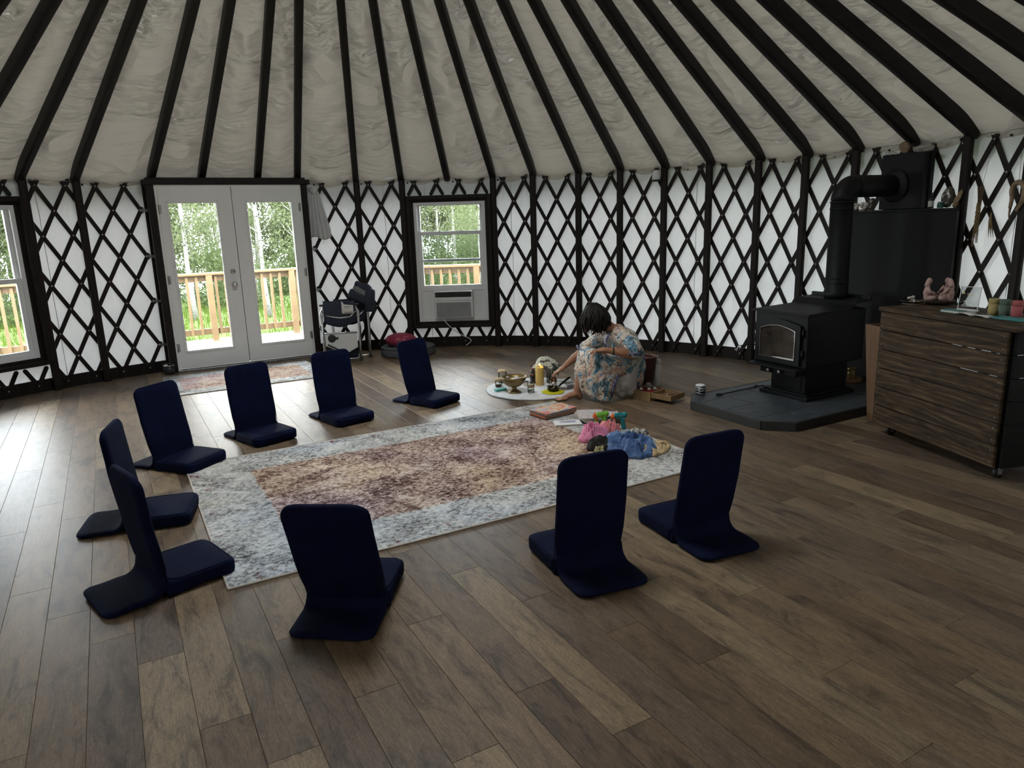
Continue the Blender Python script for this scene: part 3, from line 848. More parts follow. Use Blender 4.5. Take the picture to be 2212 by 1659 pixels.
# ================================================================ RUGS
def rug_mat(name, W_, D_, border, seed=0.0, field=None):
    m, nt, nd, lk, b = newmat(name)
    t = nd.new('ShaderNodeTexCoord'); sp = nd.new('ShaderNodeSeparateXYZ'); lk.new(t.outputs['Object'], sp.inputs[0])
    def math_(op, a, c=None):
        n = nd.new('ShaderNodeMath'); n.operation = op
        for i, q in enumerate((a, c)):
            if q is None: continue
            if hasattr(q, 'is_output'): lk.new(q, n.inputs[i])
            else: n.inputs[i].default_value = q
        return n.outputs[0]
    wob = noisetex(nd, lk, t.outputs['Object'], 14.0, 4)
    ex = math_('SUBTRACT', W_ / 2, math_('ABSOLUTE', sp.outputs['X'])); ey = math_('SUBTRACT', D_ / 2, math_('ABSOLUTE', sp.outputs['Y']))
    e = math_('ADD', math_('MINIMUM', ex, ey), math_('MULTIPLY', math_('SUBTRACT', wob, 0.5), 0.05))
    inner = ramp(nd, [(0.0, (0, 0, 0)), (1.0, (1, 1, 1))]); mr = nd.new('ShaderNodeMapRange'); mr.inputs['From Min'].default_value = border - 0.006; mr.inputs['From Max'].default_value = border + 0.010
    lk.new(e, mr.inputs['Value'])
    ofs = nd.new('ShaderNodeVectorMath'); ofs.operation = 'ADD'; ofs.inputs[1].default_value = (seed, seed * 2, 0); lk.new(t.outputs['Object'], ofs.inputs[0])
    def nt_(sx, sy, sc, det, rg, ds=0.0):
        mp = nd.new('ShaderNodeMapping'); mp.inputs['Scale'].default_value = (sx, sy, 1); lk.new(ofs.outputs[0], mp.inputs['Vector'])
        return noisetex(nd, lk, mp.outputs['Vector'], sc, det, rg, ds)
    st_ = nt_(1, 1.3, 38, 7, 0.78, 0.5); big = nt_(1, 1.2, 3.4, 5, 0.62, 0.6); tint = nt_(1, 1, 1.6, 3, 0.5, 0.5); fine = nt_(1.4, 1, 60, 3, 0.7)
    mixn = math_('ADD', math_('MULTIPLY', st_, 0.80), math_('ADD', math_('MULTIPLY', big, 0.36), math_('MULTIPLY', fine, 0.10)))
    bo = ramp(nd, [(0.50, (0.055, 0.050, 0.046)), (0.56, (0.16, 0.155, 0.15)), (0.615, (0.34, 0.345, 0.345)), (0.72, (0.60, 0.60, 0.585))]); lk.new(mixn, bo.inputs['Fac'])
    fi = ramp(nd, field or [(0.52, (0.034, 0.015, 0.014)), (0.58, (0.115, 0.062, 0.053)), (0.635, (0.34, 0.245, 0.208)), (0.73, (0.62, 0.515, 0.455))]); lk.new(mixn, fi.inputs['Fac'])
    tn = ramp(nd, [(0.30, (0.86, 0.91, 1.0)), (0.5, (1, 0.985, 0.96)), (0.62, (1.0, 0.97, 0.93)), (0.72, (1.02, 0.95, 0.80))]); lk.new(tint, tn.inputs['Fac'])
    tn2 = ramp(nd, [(0.28, (0.86, 0.84, 1.06)), (0.45, (1, 1, 1)), (0.66, (1.0, 0.96, 0.80))]); lk.new(tint, tn2.inputs['Fac'])
    bc = mixc(nd, lk, 1.0, bo.outputs['Color'], tn.outputs['Color'], 'MULTIPLY'); fc = mixc(nd, lk, 1.0, fi.outputs['Color'], tn2.outputs['Color'], 'MULTIPLY')
    c = mixc(nd, lk, mr.outputs['Result'], bc, fc)
    # red flecks along the outer edge
    ed = nd.new('ShaderNodeMapRange'); ed.inputs['From Min'].default_value = 0.05; ed.inputs['From Max'].default_value = 0.16; lk.new(e, ed.inputs['Value'])
    rd = nt_(1, 1, 9, 6, 0.7, 0.4); rr = ramp(nd, [(0.57, (0, 0, 0)), (0.64, (1, 1, 1))]); lk.new(rd, rr.inputs['Fac'])
    inv = math_('MULTIPLY', math_('SUBTRACT', 1.0, ed.outputs['Result']), rr.outputs['Color'])
    c = mixc(nd, lk, inv, c, (0.12, 0.03, 0.03))
    lk.new(c, b.inputs['Base Color']); b.inputs['Roughness'].default_value = 0.95; b.inputs['Specular IOR Level'].default_value = 0.1
    bump(nd, lk, b, fine, 0.4, 0.003)
    return m
m_bind = M_('cream_rug_binding', (0.62, 0.55, 0.47), rough=0.9, spec=0.1)
def rug(name, label, u0, u1, v0, v1, mat, t=0.009, bind=True):
    W_, D_ = v1 - v0, u1 - u0
    r_ = thing(name, label, 'rug', UV((u0 + u1) / 2, (v0 + v1) / 2), AXR)
    mb = MB()
    nx, ny = 60, 44
    mb.grid(lambda a, b: Vector(((a - .5) * W_, (b - .5) * D_, t + 0.0012 * noise.noise(Vector((a * 9, b * 7, 2))))), nx, ny)
    per = [(-W_ / 2, -D_ / 2), (W_ / 2, -D_ / 2), (W_ / 2, D_ / 2), (-W_ / 2, D_ / 2)]
    mb.add([(x, y, 0.001) for x, y in per] + [(x, y, t) for x, y in per], [(3, 2, 1, 0)] + [(i, (i + 1) % 4, 4 + (i + 1) % 4, 4 + i) for i in range(4)])
    mb.build('pile', mat, r_, fix=False)
    if bind:
        mb = MB()
        for (x0, y0), (x1, y1) in zip(per, per[1:] + per[:1]): mb.tube([(x0, y0, 0.0055), (x1, y1, 0.0055)], 0.0052, 8)
        mb.build('binding', m_bind, r_)
    return r_
rug('area_rug', 'large distressed rug with pale grey border and faded red-brown centre', 3.160, 5.140, 0.275, 3.275, rug_mat('distressed_rug', 3.00, 1.98, 0.365))
m_mat = rug_mat('door_runner', 1.62, 1.0, 0.16, 7.0, [(0.50, (0.10, 0.055, 0.048)), (0.57, (0.24, 0.13, 0.11)), (0.63, (0.42, 0.31, 0.25)), (0.73, (0.55, 0.47, 0.40))])
rug('door_mat', 'small faded rust and cream mat inside the glass doors', 7.53, 8.60, 0.36, 1.93, m_mat)

# ================================================================ FLOOR CHAIRS
m_navy = M_('navy_canvas', (0.0034, 0.0056, 0.025), (0.0022, 0.0037, 0.0170), 9, rough=0.86, spec=0.08, bmp=0.35, bscale=16, dist=0.006)
CW = 0.352
def end_w(d, r=0.055):
    return CW / 2 if d >= r else CW / 2 - r + math.sqrt(max(r * r - (r - d) ** 2, 0))
# seat cushion (local +y is the way the sitter faces)
sb = MB(); LS = 0.312
ys = [0.0, 0.004, 0.012, 0.03, 0.06] + [0.06 + 0.20 * i / 8 for i in range(1, 9)] + [0.28, 0.296, 0.305, 0.310, 0.312]
sb.sweep([(0, y - 0.012, 0.0385 + 0.003 * math.sin(y / LS * PI)) for y in ys], [end_w(min(LS - y, 0.055) if y > 0.15 else 0.2, 0.05) - (0.012 if y < 0.01 else 0) for y in ys],
         [max(0.045, 0.074 * min(1.0, (0.55 + 16 * min(y + 0.02, LS - y + 0.004)))) for y in ys], 56, ex=22, wob=0.007, seed=3, ey=5.0)
seat_me = sb.mesh('seat_cushion', m_navy)
pb = MB()
loop = rrect(CW - 0.02, LS - 0.03, 0.045, 5)
pb.tube([(x, y + 0.143, 0.0745 + 0.002 * math.sin(y * 30)) for x, y in loop + loop[:1]], 0.0022, 5)
pipe_me = pb.mesh('piping', m_navy)
# flap that lies on the floor behind and curls up into the backrest
fb = MB(); LF = 0.275
path = []; hw = []; th = []
for y, w_ in ((0.0, 0), (0.005, 0), (0.015, 0), (0.035, 0), (0.055, 0), (0.10, 0), (0.15, 0), (0.19, 0)):
    path.append((0, -LF + y, 0.014)); hw.append(end_w(y)); th.append(0.026 * min(1, 0.4 + y * 30))
for k in range(1, 7):
    a = PI / 2 * k / 6
    path.append((0, -LF + 0.18 + 0.065 * math.sin(a), 0.014 + 0.065 * (1 - math.cos(a)))); hw.append(CW / 2 - 0.004 * k / 6); th.append(0.026)
path.append((0, -0.030, 0.100)); hw.append(CW / 2 - 0.006); th.append(0.018)
fb.sweep(path, hw, th, 40, ex=12, wob=0.006, seed=8)
flap_me = fb.mesh('rear_flap', m_navy)
bb = MB(); LB = 0.567
zs = [0.0, 0.02, 0.05, 0.09, 0.13, 0.18, 0.25, 0.33, 0.41, 0.48, 0.515, 0.535, 0.552, 0.562, 0.567]
bb.sweep([(0, -0.006 * math.sin(z / LB * PI), z) for z in zs], [end_w(LB - z, 0.052) - (0.010 * math.exp(-((z - 0.10) / 0.05) ** 2)) for z in zs], [0.046 * min(1.0, 0.45 + (LB - z) * 14) * (0.7 if z < 0.1 else 1.0) for z in zs], 44, ex=12, wob=0.005, seed=15)
back_me = bb.mesh('backrest', m_navy)
zb = MB(); zb.tube([(CW / 2 - 0.004, 0, 0.06), (CW / 2 - 0.002, 0.004, 0.2), (CW / 2 - 0.002, 0, 0.42), (CW / 2 - 0.03, 0, 0.545), (0, 0, 0.566), (-CW / 2 + 0.03, 0, 0.545), (-CW / 2 + 0.002, 0, 0.42), (-CW / 2 + 0.002, 0.004, 0.2), (-CW / 2 + 0.004, 0, 0.06)], 0.0018, 5)
seam_me = zb.mesh('side_seam', m_navy)
CH = [(-0.799, 6.276, -2.238, 0.134, 'navy canvas floor chair nearest the red cushion, farthest back'),
      (-1.460, 5.790, -2.433, 0.085, 'navy canvas floor chair in front of the folded camp chairs'),
      (-1.983, 5.308, -2.333, 0.086, 'navy canvas floor chair in front of the glass doors'),
      (-2.346, 4.712, -1.966, 0.110, 'navy canvas floor chair touching the far left corner of the large rug'),
      (-2.114, 3.712, -1.312, 0.060, 'navy canvas floor chair half hidden behind another at the left'),
      (-1.645, 2.973, -0.786, 0.067, 'navy canvas floor chair at lower left, seen from its side'),
      (-0.718, 2.740, -0.088, 0.200, 'navy canvas floor chair nearest the camera, back turned, leaning left'),
      (0.321, 3.021, 0.401, 0.065, 'navy canvas floor chair with back turned, in front of the blue cloth heap'),
      (0.914, 3.313, 0.431, 0.102, 'navy canvas floor chair with back turned, nearest the dark cabinet')]
for x, y, a, ln, lab in CH:
    c = thing('floor_chair', lab, 'floor chair', (x, y, 0), a, 'navy floor chairs set around the rug')
    s_ = inst('seat_cushion', seat_me, c); inst('piping', pipe_me, s_)
    inst('rear_flap', flap_me, c)
    b_ = inst('backrest', back_me, c, (0, -0.006, 0.004), (math.asin(ln / LB), 0, 0)); inst('side_seam', seam_me, b_)
# ================================================================ HEARTH AND STOVE (local x = v, y = u)
def tile_mat():
    m, nt, nd, lk, b = newmat('slate_tile')
    oi = nd.new('ShaderNodeObjectInfo'); v = texco(nd, lk, 'Object', (1.2, 4, 1)); n = noisetex(nd, lk, v, 5, 6, 0.65, 0.6)
    r = ramp(nd, [(0.3, (0.030, 0.034, 0.037)), (0.7, (0.070, 0.078, 0.083))]); lk.new(n, r.inputs['Fac'])
    r2 = ramp(nd, [(0.0, (0.8, 0.8, 0.8)), (1.0, (1.15, 1.15, 1.15))]); lk.new(oi.outputs['Random'], r2.inputs['Fac'])
    lk.new(mixc(nd, lk, 1.0, r.outputs['Color'], r2.outputs['Color'], 'MULTIPLY'), b.inputs['Base Color'])
    b.inputs['Roughness'].default_value = 0.5; bump(nd, lk, b, n, 0.25, 0.003)
    return m
m_tile = tile_mat()
m_grout = M_('grey_grout', (0.24, 0.25, 0.255), rough=0.9)
m_edge = M_('dark_edge_trim', (0.020, 0.020, 0.019), (0.014, 0.014, 0.013), 8, rough=0.5)
HU0, HU1, HV0, HV1 = 3.365, 4.420, 4.085, 5.86
ht = thing('stove_hearth', 'low slate-tiled hearth with clipped corners under the black stove', 'hearth', UV(0, 0), AXR)
cut = 0.165
def hpoly(o):
    return [(HV0 + cut - o * .4, HU0 - o), (HV1 + o, HU0 - o), (HV1 + o, HU1 + o), (HV0 + cut - o * .4, HU1 + o), (HV0 - o, HU1 - cut + o * .4), (HV0 - o, HU0 + cut - o * .4)]
mb = MB(); mb.prism(hpoly(0.0), 0.0655, Matrix.Translation((0, 0, 0.0))); mb.build('hearth_core', m_grout, ht)
P_ = hpoly(0.010)
for a, b in zip(P_, P_[1:] + P_[:1]):
    mb = MB(); mb.bar((a[0], a[1], 0.0345), (b[0], b[1], 0.0345), 0.020, 0.069); mb.build('edge_trim', m_edge, ht, bevel=0.003)
# tiles: rows along v, staggered, clipped to the outline
def clip_poly(poly, box_):
    x0, x1, y0, y1 = box_
    def cl(ps, f, ins):
        out = []
        for p, q in zip(ps, ps[1:] + ps[:1]):
            a, b = ins(p), ins(q)
            if a: out.append(p)
            if a != b: out.append(f(p, q))
        return out
    def fx(X): return lambda p, q: (X, p[1] + (q[1] - p[1]) * (X - p[0]) / (q[0] - p[0]))
    def fy(Y): return lambda p, q: (p[0] + (q[0] - p[0]) * (Y - p[1]) / (q[1] - p[1]), Y)
    ps = cl(poly, fx(x0), lambda p: p[0] >= x0); ps = ps and cl(ps, fx(x1), lambda p: p[0] <= x1)
    ps = ps and cl(ps, fy(y0), lambda p: p[1] >= y0); ps = ps and cl(ps, fy(y1), lambda p: p[1] <= y1)
    return ps
hp = hpoly(-0.004)
for i, (y0, y1, ph) in enumerate(((3.366, 3.606, 4.42), (3.606, 3.915, 4.135), (3.915, 4.20, 4.44), (4.20, 4.43, 4.14))):
    x = ph - 0.62
    while x < HV1:
        ps = clip_poly(hp, (x + 0.0035, x + 0.6065, y0 + 0.0035, y1 - 0.0035))
        if ps and len(ps) >= 3:
            cx_ = sum(p[0] for p in ps) / len(ps); cy_ = sum(p[1] for p in ps) / len(ps)
            mb = MB(); mb.prism([(p[0] - cx_, p[1] - cy_) for p in ps], 0.009); mb.build('tile', m_tile, ht, (cx_, cy_, 0.059))
        x += 0.61
HZ = 0.068
st_ = thing('wood_stove', 'black pedestal wood stove with arched glass door', 'stove', UV(3.95, 5.10, HZ), AXR)
def lx(u, v, z): return (v - 5.10, u - 3.95, z - HZ)
mb = MB()
mb.box(lx(3.94, 5.085, HZ + 0.016), (0.60, 0.49, 0.032)); mb.box(lx(3.94, 5.085, HZ + 0.040), (0.56, 0.45, 0.018)); mb.build('base_plate', m_iron, st_, bevel=0.006)
mb = MB(); mb.box(lx(3.935, 5.10, 0.235), (0.52, 0.345, 0.26)); mb.box(lx(3.935, 4.838, 0.22), (0.006, 0.27, 0.17)); mb.build('pedestal', m_iron, st_, bevel=0.006)
mb = MB(); mb.box(lx(3.955, 5.107, 0.565), (0.724, 0.515, 0.44)); mb.box(lx(3.955, 4.752, 0.565), (0.02, 0.53, 0.44)); mb.build('firebox', m_iron, st_, bevel=0.012)
# stepped top plate
prof = [(4.705, 0.782), (4.712, 0.792), (5.215, 0.803), (5.250, 0.822), (5.285, 0.850), (5.49, 0.856), (5.49, 0.838), (5.292, 0.834), (5.262, 0.812), (5.218, 0.787), (4.705, 0.774)]
mb = MB(); mb.prism([(v - 5.10, z - HZ) for v, z in prof], 0.575, Matrix(((1, 0, 0, 0), (0, 0, -1, 0.287), (0, 1, 0, 0), (0, 0, 0, 1)))); mb.build('top_plate', m_iron, st_, bevel=0.005)
mb = MB(); mb.box(lx(3.955, 5.475, 0.868), (0.02, 0.57, 0.03)); mb.build('rear_lip', m_iron, st_)
# arched door on the front (faces -v)
def arch(hw_, z0, z1, rise, n=10):
    return [(-hw_, z0), (hw_, z0)] + [(hw_ - 2 * hw_ * i / n, z1 + rise * math.sin(PI * i / n)) for i in range(n + 1)]
MF = Matrix(((0, 0, -1, 0), (1, 0, 0, 0), (0, 1, 0, 0), (0, 0, 0, 1)))   # local (x,y) -> (u offset, z), extrude towards -v
DU, DZ0, DZ1 = 3.965, 0.405, 0.690
fx = 4.742 - 5.10
outer = arch(0.225, DZ0 - 0.042 - HZ, DZ1 - HZ, 0.040); inner = arch(0.178, DZ0 - HZ, DZ1 - 0.045 - HZ, 0.036)
def ring(mb, o, i_, h, M, mat=0):
    n = len(o); vs = [(p[0], p[1], 0) for p in o] + [(p[0], p[1], 0) for p in i_] + [(p[0], p[1], h) for p in o] + [(p[0], p[1], h) for p in i_]
    fs = []
    for k in range(n):
        j = (k + 1) % n
        fs += [(2 * n + k, 2 * n + j, 3 * n + j, 3 * n + k), (k, j, 2 * n + j, 2 * n + k), (n + k, 3 * n + k, 3 * n + j, n + j), (k, n + k, n + j, j)]
    mb.add(vs, fs, mat, M)
TM = Matrix.Translation((fx, DU - 3.95, 0)) @ MF
mb = MB(); ring(mb, outer, inner, 0.026, TM); dr = mb.build('stove_door', m_iron, st_, bevel=0.004)
inn2 = [(p[0] * 0.965, (p[1] - (DZ0 + 0.13 - HZ)) * 0.965 + (DZ0 + 0.13 - HZ)) for p in inner]
mb = MB(); ring(mb, inner, inn2, 0.030, TM); mb.build('bright_trim', m_chrome, dr)
m_sooty = M_('sooty_glass', (0.075, 0.060, 0.045), (0.020, 0.016, 0.013), 6, rough=0.10, spec=0.6, lo=0.3, hi=0.75)
mb = MB(); mb.prism(inn2, 0.014, TM); mb.build('door_glass', m_sooty, dr)
for zz in (0.455, 0.625):
    mb = MB(); mb.cyl((fx - 0.012, DU - 3.95 - 0.240, zz - HZ - 0.025), (fx - 0.012, DU - 3.95 - 0.240, zz - HZ + 0.025), 0.010, 0.010, 10); mb.ell((fx - 0.012, DU - 3.95 - 0.240, zz - HZ + 0.032), (0.012, 0.012, 0.010), 10, 6); mb.box((fx - 0.004, DU - 3.95 - 0.230, zz - HZ), (0.012, 0.03, 0.03)); mb.build('door_hinge', m_iron, dr)
mb = MB(); mb.tube([(fx - 0.014, DU - 3.95 + 0.215, 0.485 - HZ), (fx - 0.05, DU - 3.95 + 0.27, 0.488 - HZ), (fx - 0.10, DU - 3.95 + 0.315, 0.470 - HZ)], 0.006, 8)
hd = mb.build('handle_rod', m_iron, dr)
mb = MB(); cz = [(fx - 0.100 - 0.009 * math.sin(k * 0.9) - 0.004 * k * 0.3, DU - 3.95 + 0.315 + 0.0065 * k * .8, 0.470 - HZ - 0.0055 * k) for k in range(9)]
for s_ in (0, PI * 2 / 3, PI * 4 / 3):
    mb.tube([(p[0] + 0.010 * math.cos(k * 0.9 + s_), p[1] + 0.006 * math.sin(k * .9 + s_), p[2] + 0.010 * math.sin(k * 0.9 + s_)) for k, p in enumerate(cz)], 0.0030, 6)
mb.build('coil_grip', m_chrome, dr)
# ash lip and air controls
mb = MB(); mb.prism([(-0.27, 0), (0.27, 0), (0.25, 0.10), (-0.25, 0.10)], 0.012, Matrix(((0, -1, 0, fx - 0.004), (1, 0, 0, 0.0), (0, 0, 1, 0.335 - HZ), (0, 0, 0, 1)))); mb.build('ash_lip', m_iron, st_, bevel=0.003)
mb = MB(); mb.box((fx + 0.02, -0.01, 0.298 - HZ), (0.10, 0.36, 0.050)); mb.build('air_box', m_iron, st_, bevel=0.004)
for yy in (0.065, -0.045):
    mb = MB(); mb.lathe([(0.006, 0.0), (0.006, 0.02), (0.016, 0.022), (0.017, 0.030), (0.008, 0.034), (0.0, 0.034)], 14); o = mb.build('air_knob', m_steel, st_, (fx - 0.03, yy, 0.300 - HZ)); o.rotation_euler = (0, -PI / 2, 0)
# flue
fl_ = thing('stove_pipe', 'thick black stove pipe bending from the stove to the wall', 'stove pipe', UV(3.93, 5.375, 0.856), AXR)
PR = 0.090
mb = MB(); mb.tube([(0, 0, 0), (0, 0, 0.05), (0, 0, 0.052), (0, 0, 0.17), (0, 0, 0.172), (0, 0, 0.80)], [PR + .006, PR + .006, PR + .003, PR + .003, PR, PR], 32); mb.build('upright_pipe', m_iron, fl_)
for zz, rr in ((0.125, PR + 0.006), (0.165, PR + 0.006), (0.735, PR + 0.005), (0.79, PR + 0.006)):
    mb = MB(); mb.lathe([(rr - 0.004, -0.006), (rr, -0.003), (rr, 0.003), (rr - 0.004, 0.006)], 32, cap=False); mb.build('pipe_collar', m_iron, fl_, (0, 0, zz))
bend = []; BR = 0.115; dirh = Vector((0.56, -0.075, 0)).normalized()
for k in range(9):
    a = PI / 2 * k / 8
    bend.append(Vector((0, 0, 0.80)) + Vector((0, 0, 1)) * (BR * math.sin(a)) + dirh * (BR * (1 - math.cos(a))))
mb = MB(); mb.tube(bend, PR + 0.002, 32); mb.build('elbow', m_iron, fl_)
mb = MB(); e0 = bend[-1]; e1 = e0 + dirh * 0.455; mb.tube([e0, e1], PR, 32); mb.build('level_pipe', m_iron, fl_)
mb = MB(); c_ = e1 - dirh * 0.012
mb.tube([c_ - dirh * 0.030, c_ - dirh * 0.020, c_ - dirh * 0.004, c_, c_ + dirh * 0.01], [PR + 0.004, PR + 0.022, PR + 0.045, PR + 0.050, PR + 0.050], 36); mb.build('wall_flange', m_iron, fl_)
# heat shield and flue box on the wall
hs = thing('heat_shield', 'tall black steel heat shield standing behind the wood stove', 'heat shield', UV(3.755, 5.90), AXR)
mb = MB(); mb.box((0, 0, 0.80), (0.04, 0.955, 1.50)); mb.build('panel', m_shield, hs, bevel=0.004)
mb = MB(); mb.box((0.034, 0.02, 1.561), (0.09, 0.955, 0.022)); mb.build('top_ledge', m_shield, hs, bevel=0.003)
for yy in (-0.455, 0.455):
    mb = MB(); mb.box((0.02, yy, 0.775), (0.03, 0.03, 1.53)); mb.build('standoff', m_shield, hs)
fb_ = thing('flue_box', 'black steel wall box around the stove pipe', 'flue box', UV(3.79, 5.985, 1.573), AXR)
mb = MB(); mb.box((0, 0, 0.228), (0.11, 0.372, 0.455)); mb.build('box_face', m_shield, fb_, bevel=0.006)
mb = MB(); mb.box((0.05, 0, 0.228), (0.05, 0.395, 0.468)); mb.build('box_flange', m_shield, fb_, bevel=0.003)
# poker, jars on the hearth
pk = thing('stove_poker', 'black iron poker with a looped end lying on the hearth', 'poker', UV(4.27, 4.40, HZ + 0.006), AXR)
mb = MB(); mb.tube([(0.03, 0, 0.004), (0.30, 0.01, 0.004), (0.56, 0.018, 0.004)], 0.0055, 8); mb.build('rod', m_iron, pk)
mb = MB(); mb.tube([(0.03 - 0.03 + 0.03 * math.cos(a), 0.022 * math.sin(a), 0.004) for a in [2 * PI * k / 16 for k in range(17)]], 0.0055, 8); mb.build('loop_handle', m_iron, pk)
mb = MB(); mb.tube([(0.44, 0.014, 0.006), (0.47, 0.04, 0.008), (0.50, 0.035, 0.010)], 0.005, 8); mb.build('hook', m_iron, pk)
m_amber = M_('amber_glass', (0.23, 0.15, 0.04), (0.15, 0.09, 0.02), 8, rough=0.15, spec=0.6)
m_ply = M_('brown_plywood', (0.20, 0.112, 0.060), (0.14, 0.075, 0.040), 4, (7, 7, 0.6), rough=0.55, bmp=0.1)
bs = tag(MB().lathe([(0.0, 0), (0.118, 0), (0.122, 0.008), (0.122, 0.03), (0.116, 0.036), (0.0, 0.036)], 28).build('wood_round', m_ply, None, UV(3.995, 5.715, HZ)), 'round wooden board behind the stove carrying amber jars', 'board')
for i, (du, dv, r_, h_, lab) in enumerate(((0.03, -0.045, 0.036, 0.105, 'squat amber candle jar on the round board, nearer the stove'), (-0.042, -0.012, 0.040, 0.095, 'wider amber candle jar on the round board, nearer the cabinet'))):
    j = thing('candle_jar', lab, 'jar', UV(3.995 + du, 5.715 + dv, HZ + 0.036))
    MB().lathe([(0.0, 0), (r_ - .004, 0), (r_, 0.006), (r_, h_), (r_ - 0.004, h_), (r_ - 0.004, h_ - 0.03), (0, h_ - 0.03)], 22).build('jar_body', m_amber, j)
    MB().lathe([(r_, h_ - 0.018), (r_ + 0.003, h_ - 0.015), (r_ + 0.003, h_ - 0.006), (r_, h_)], 22, cap=False).build('rim', m_amber, j)

# ================================================================ SIDEBOARD ON CASTERS
def boards_mat():
    m, nt, nd, lk, b = newmat('smoked_pine_board')
    oi = nd.new('ShaderNodeObjectInfo'); t = nd.new('ShaderNodeTexCoord')
    cb = nd.new('ShaderNodeCombineXYZ'); mu = nd.new('ShaderNodeMath'); mu.operation = 'MULTIPLY'; mu.inputs[1].default_value = 31; lk.new(oi.outputs['Random'], mu.inputs[0]); lk.new(mu.outputs[0], cb.inputs['X']); lk.new(mu.outputs[0], cb.inputs['Z'])
    va = nd.new('ShaderNodeVectorMath'); lk.new(t.outputs['Object'], va.inputs[0]); lk.new(cb.outputs[0], va.inputs[1])
    mp = nd.new('ShaderNodeMapping'); mp.inputs['Scale'].default_value = (1.1, 4, 6); lk.new(va.outputs[0], mp.inputs['Vector'])
    n = noisetex(nd, lk, mp.outputs['Vector'], 3.0, 5, 0.6, 1.6)
    wv = nd.new('ShaderNodeTexWave'); wv.wave_type = 'BANDS'; wv.bands_direction = 'Z'; wv.inputs['Scale'].default_value = 1.3; wv.inputs['Distortion'].default_value = 12.0; wv.inputs['Detail'].default_value = 3; wv.inputs['Detail Scale'].default_value = 0.7; lk.new(mp.outputs['Vector'], wv.inputs['Vector'])
    r = ramp(nd, [(0.30, (0.020, 0.012, 0.006)), (0.55, (0.064, 0.041, 0.022)), (0.75, (0.100, 0.067, 0.038))]); lk.new(n, r.inputs['Fac'])
    r2 = ramp(nd, [(0.0, (0.70, 0.68, 0.66)), (0.90, (1, 1, 1)), (0.97, (1.8, 1.7, 1.55))]); lk.new(wv.outputs['Fac'], r2.inputs['Fac'])
    lk.new(mixc(nd, lk, 0.8, r.outputs['Color'], r2.outputs['Color'], 'MULTIPLY'), b.inputs['Base Color'])
    b.inputs['Roughness'].default_value = 0.6; b.inputs['Specular IOR Level'].default_value = 0.22; bump(nd, lk, b, n, 0.2, 0.002)
    return m
m_board = boards_mat()
m_cabblk = M_('black_cabinet_paint', (0.0045, 0.004, 0.0035), rough=0.7, spec=0.2)
# local x along the front (left to right seen from the room), local -y = room side
TA = math.atan2(-0.983, 0.183)
cab = thing('rolling_sideboard', 'dark smoked-pine plank sideboard on casters at the right edge', 'sideboard', (2.5983, 4.930, 0), TA)
CL, CD, CZ0, CZ1 = 1.075, 0.50, 0.080, 0.885
bh = (CZ1 - CZ0) / 6
for i in range(6):
    mb = MB(); mb.box((0, 0, 0), (CL - 0.036, 0.020, bh - 0.006)); o = mb.build('front_board', m_board, cab, (CL / 2 - 0.018, 0.010, CZ0 + bh * (i + 0.5)), bevel=0.0025)
    mb = MB()
    for sx in (-1, 1):
        for sz in (-1, 1): mb.cyl((sx * (CL / 2 - 0.045), -0.0105, sz * bh * 0.27), (sx * (CL / 2 - 0.045), -0.0085, sz * bh * 0.27), 0.0035, 0.0035, 7)
    tag(mb.build('screw', m_steel, o), kind='stuff')
    mb = MB(); mb.box((0, 0, 0), (0.020, CD - 0.03, bh - 0.006)); mb.build('side_board', m_cabblk, cab, (CL - 0.012, CD / 2 + 0.012, CZ0 + bh * (i + 0.5)), bevel=0.0025)
    mb = MB(); mb.box((0, 0, 0), (0.020, CD - 0.03, bh - 0.006)); mb.build('side_board', m_cabblk, cab, (0.012, CD / 2 + 0.014, CZ0 + bh * (i + 0.5)), bevel=0.0025)
mb = MB(); mb.box((CL / 2, CD / 2 + 0.02, CZ1 - 0.03), (CL - 0.06, CD - 0.06, 0.02)); mb.box((CL / 2, CD / 2 + 0.02, CZ0 + 0.012), (CL - 0.06, CD - 0.06, 0.02))
for xx in (0.05, CL - 0.05):
    for yy in (0.045, CD - 0.04): mb.box((xx, yy, (CZ0 + CZ1) / 2), (0.045, 0.045, CZ1 - CZ0))
mb.build('frame', m_cabblk, cab)
for i in range(4):
    mb = MB(); wdt = (CD + 0.03) / 4; mb.box((0, 0, 0), (CL + 0.03, wdt - 0.003, 0.026)); mb.build('top_plank', m_board, cab, (CL / 2, -0.010 + wdt * (i + 0.5), CZ1 + 0.014), bevel=0.003)
for xx in (0.10, CL - 0.07):
    for yy in (0.08, CD - 0.07):
        k = empty('caster', (xx, yy, 0)); k.parent = cab
        mb = MB(); mb.lathe([(0.012, -0.011), (0.031, -0.011), (0.034, -0.007), (0.034, 0.007), (0.031, 0.011), (0.012, 0.011)], 20, M=Matrix.Translation((0, 0, 0.034)) @ Matrix.Rotation(PI / 2, 4, 'Y')); mb.build('wheel', m_black, k)
        mb = MB(); mb.box((-0.015, 0, 0.052), (0.003, 0.03, 0.05)); mb.box((0.015, 0, 0.052), (0.003, 0.03, 0.05)); mb.box((0, 0, 0.078), (0.055, 0.05, 0.006)); mb.build('fork', m_steel, k)
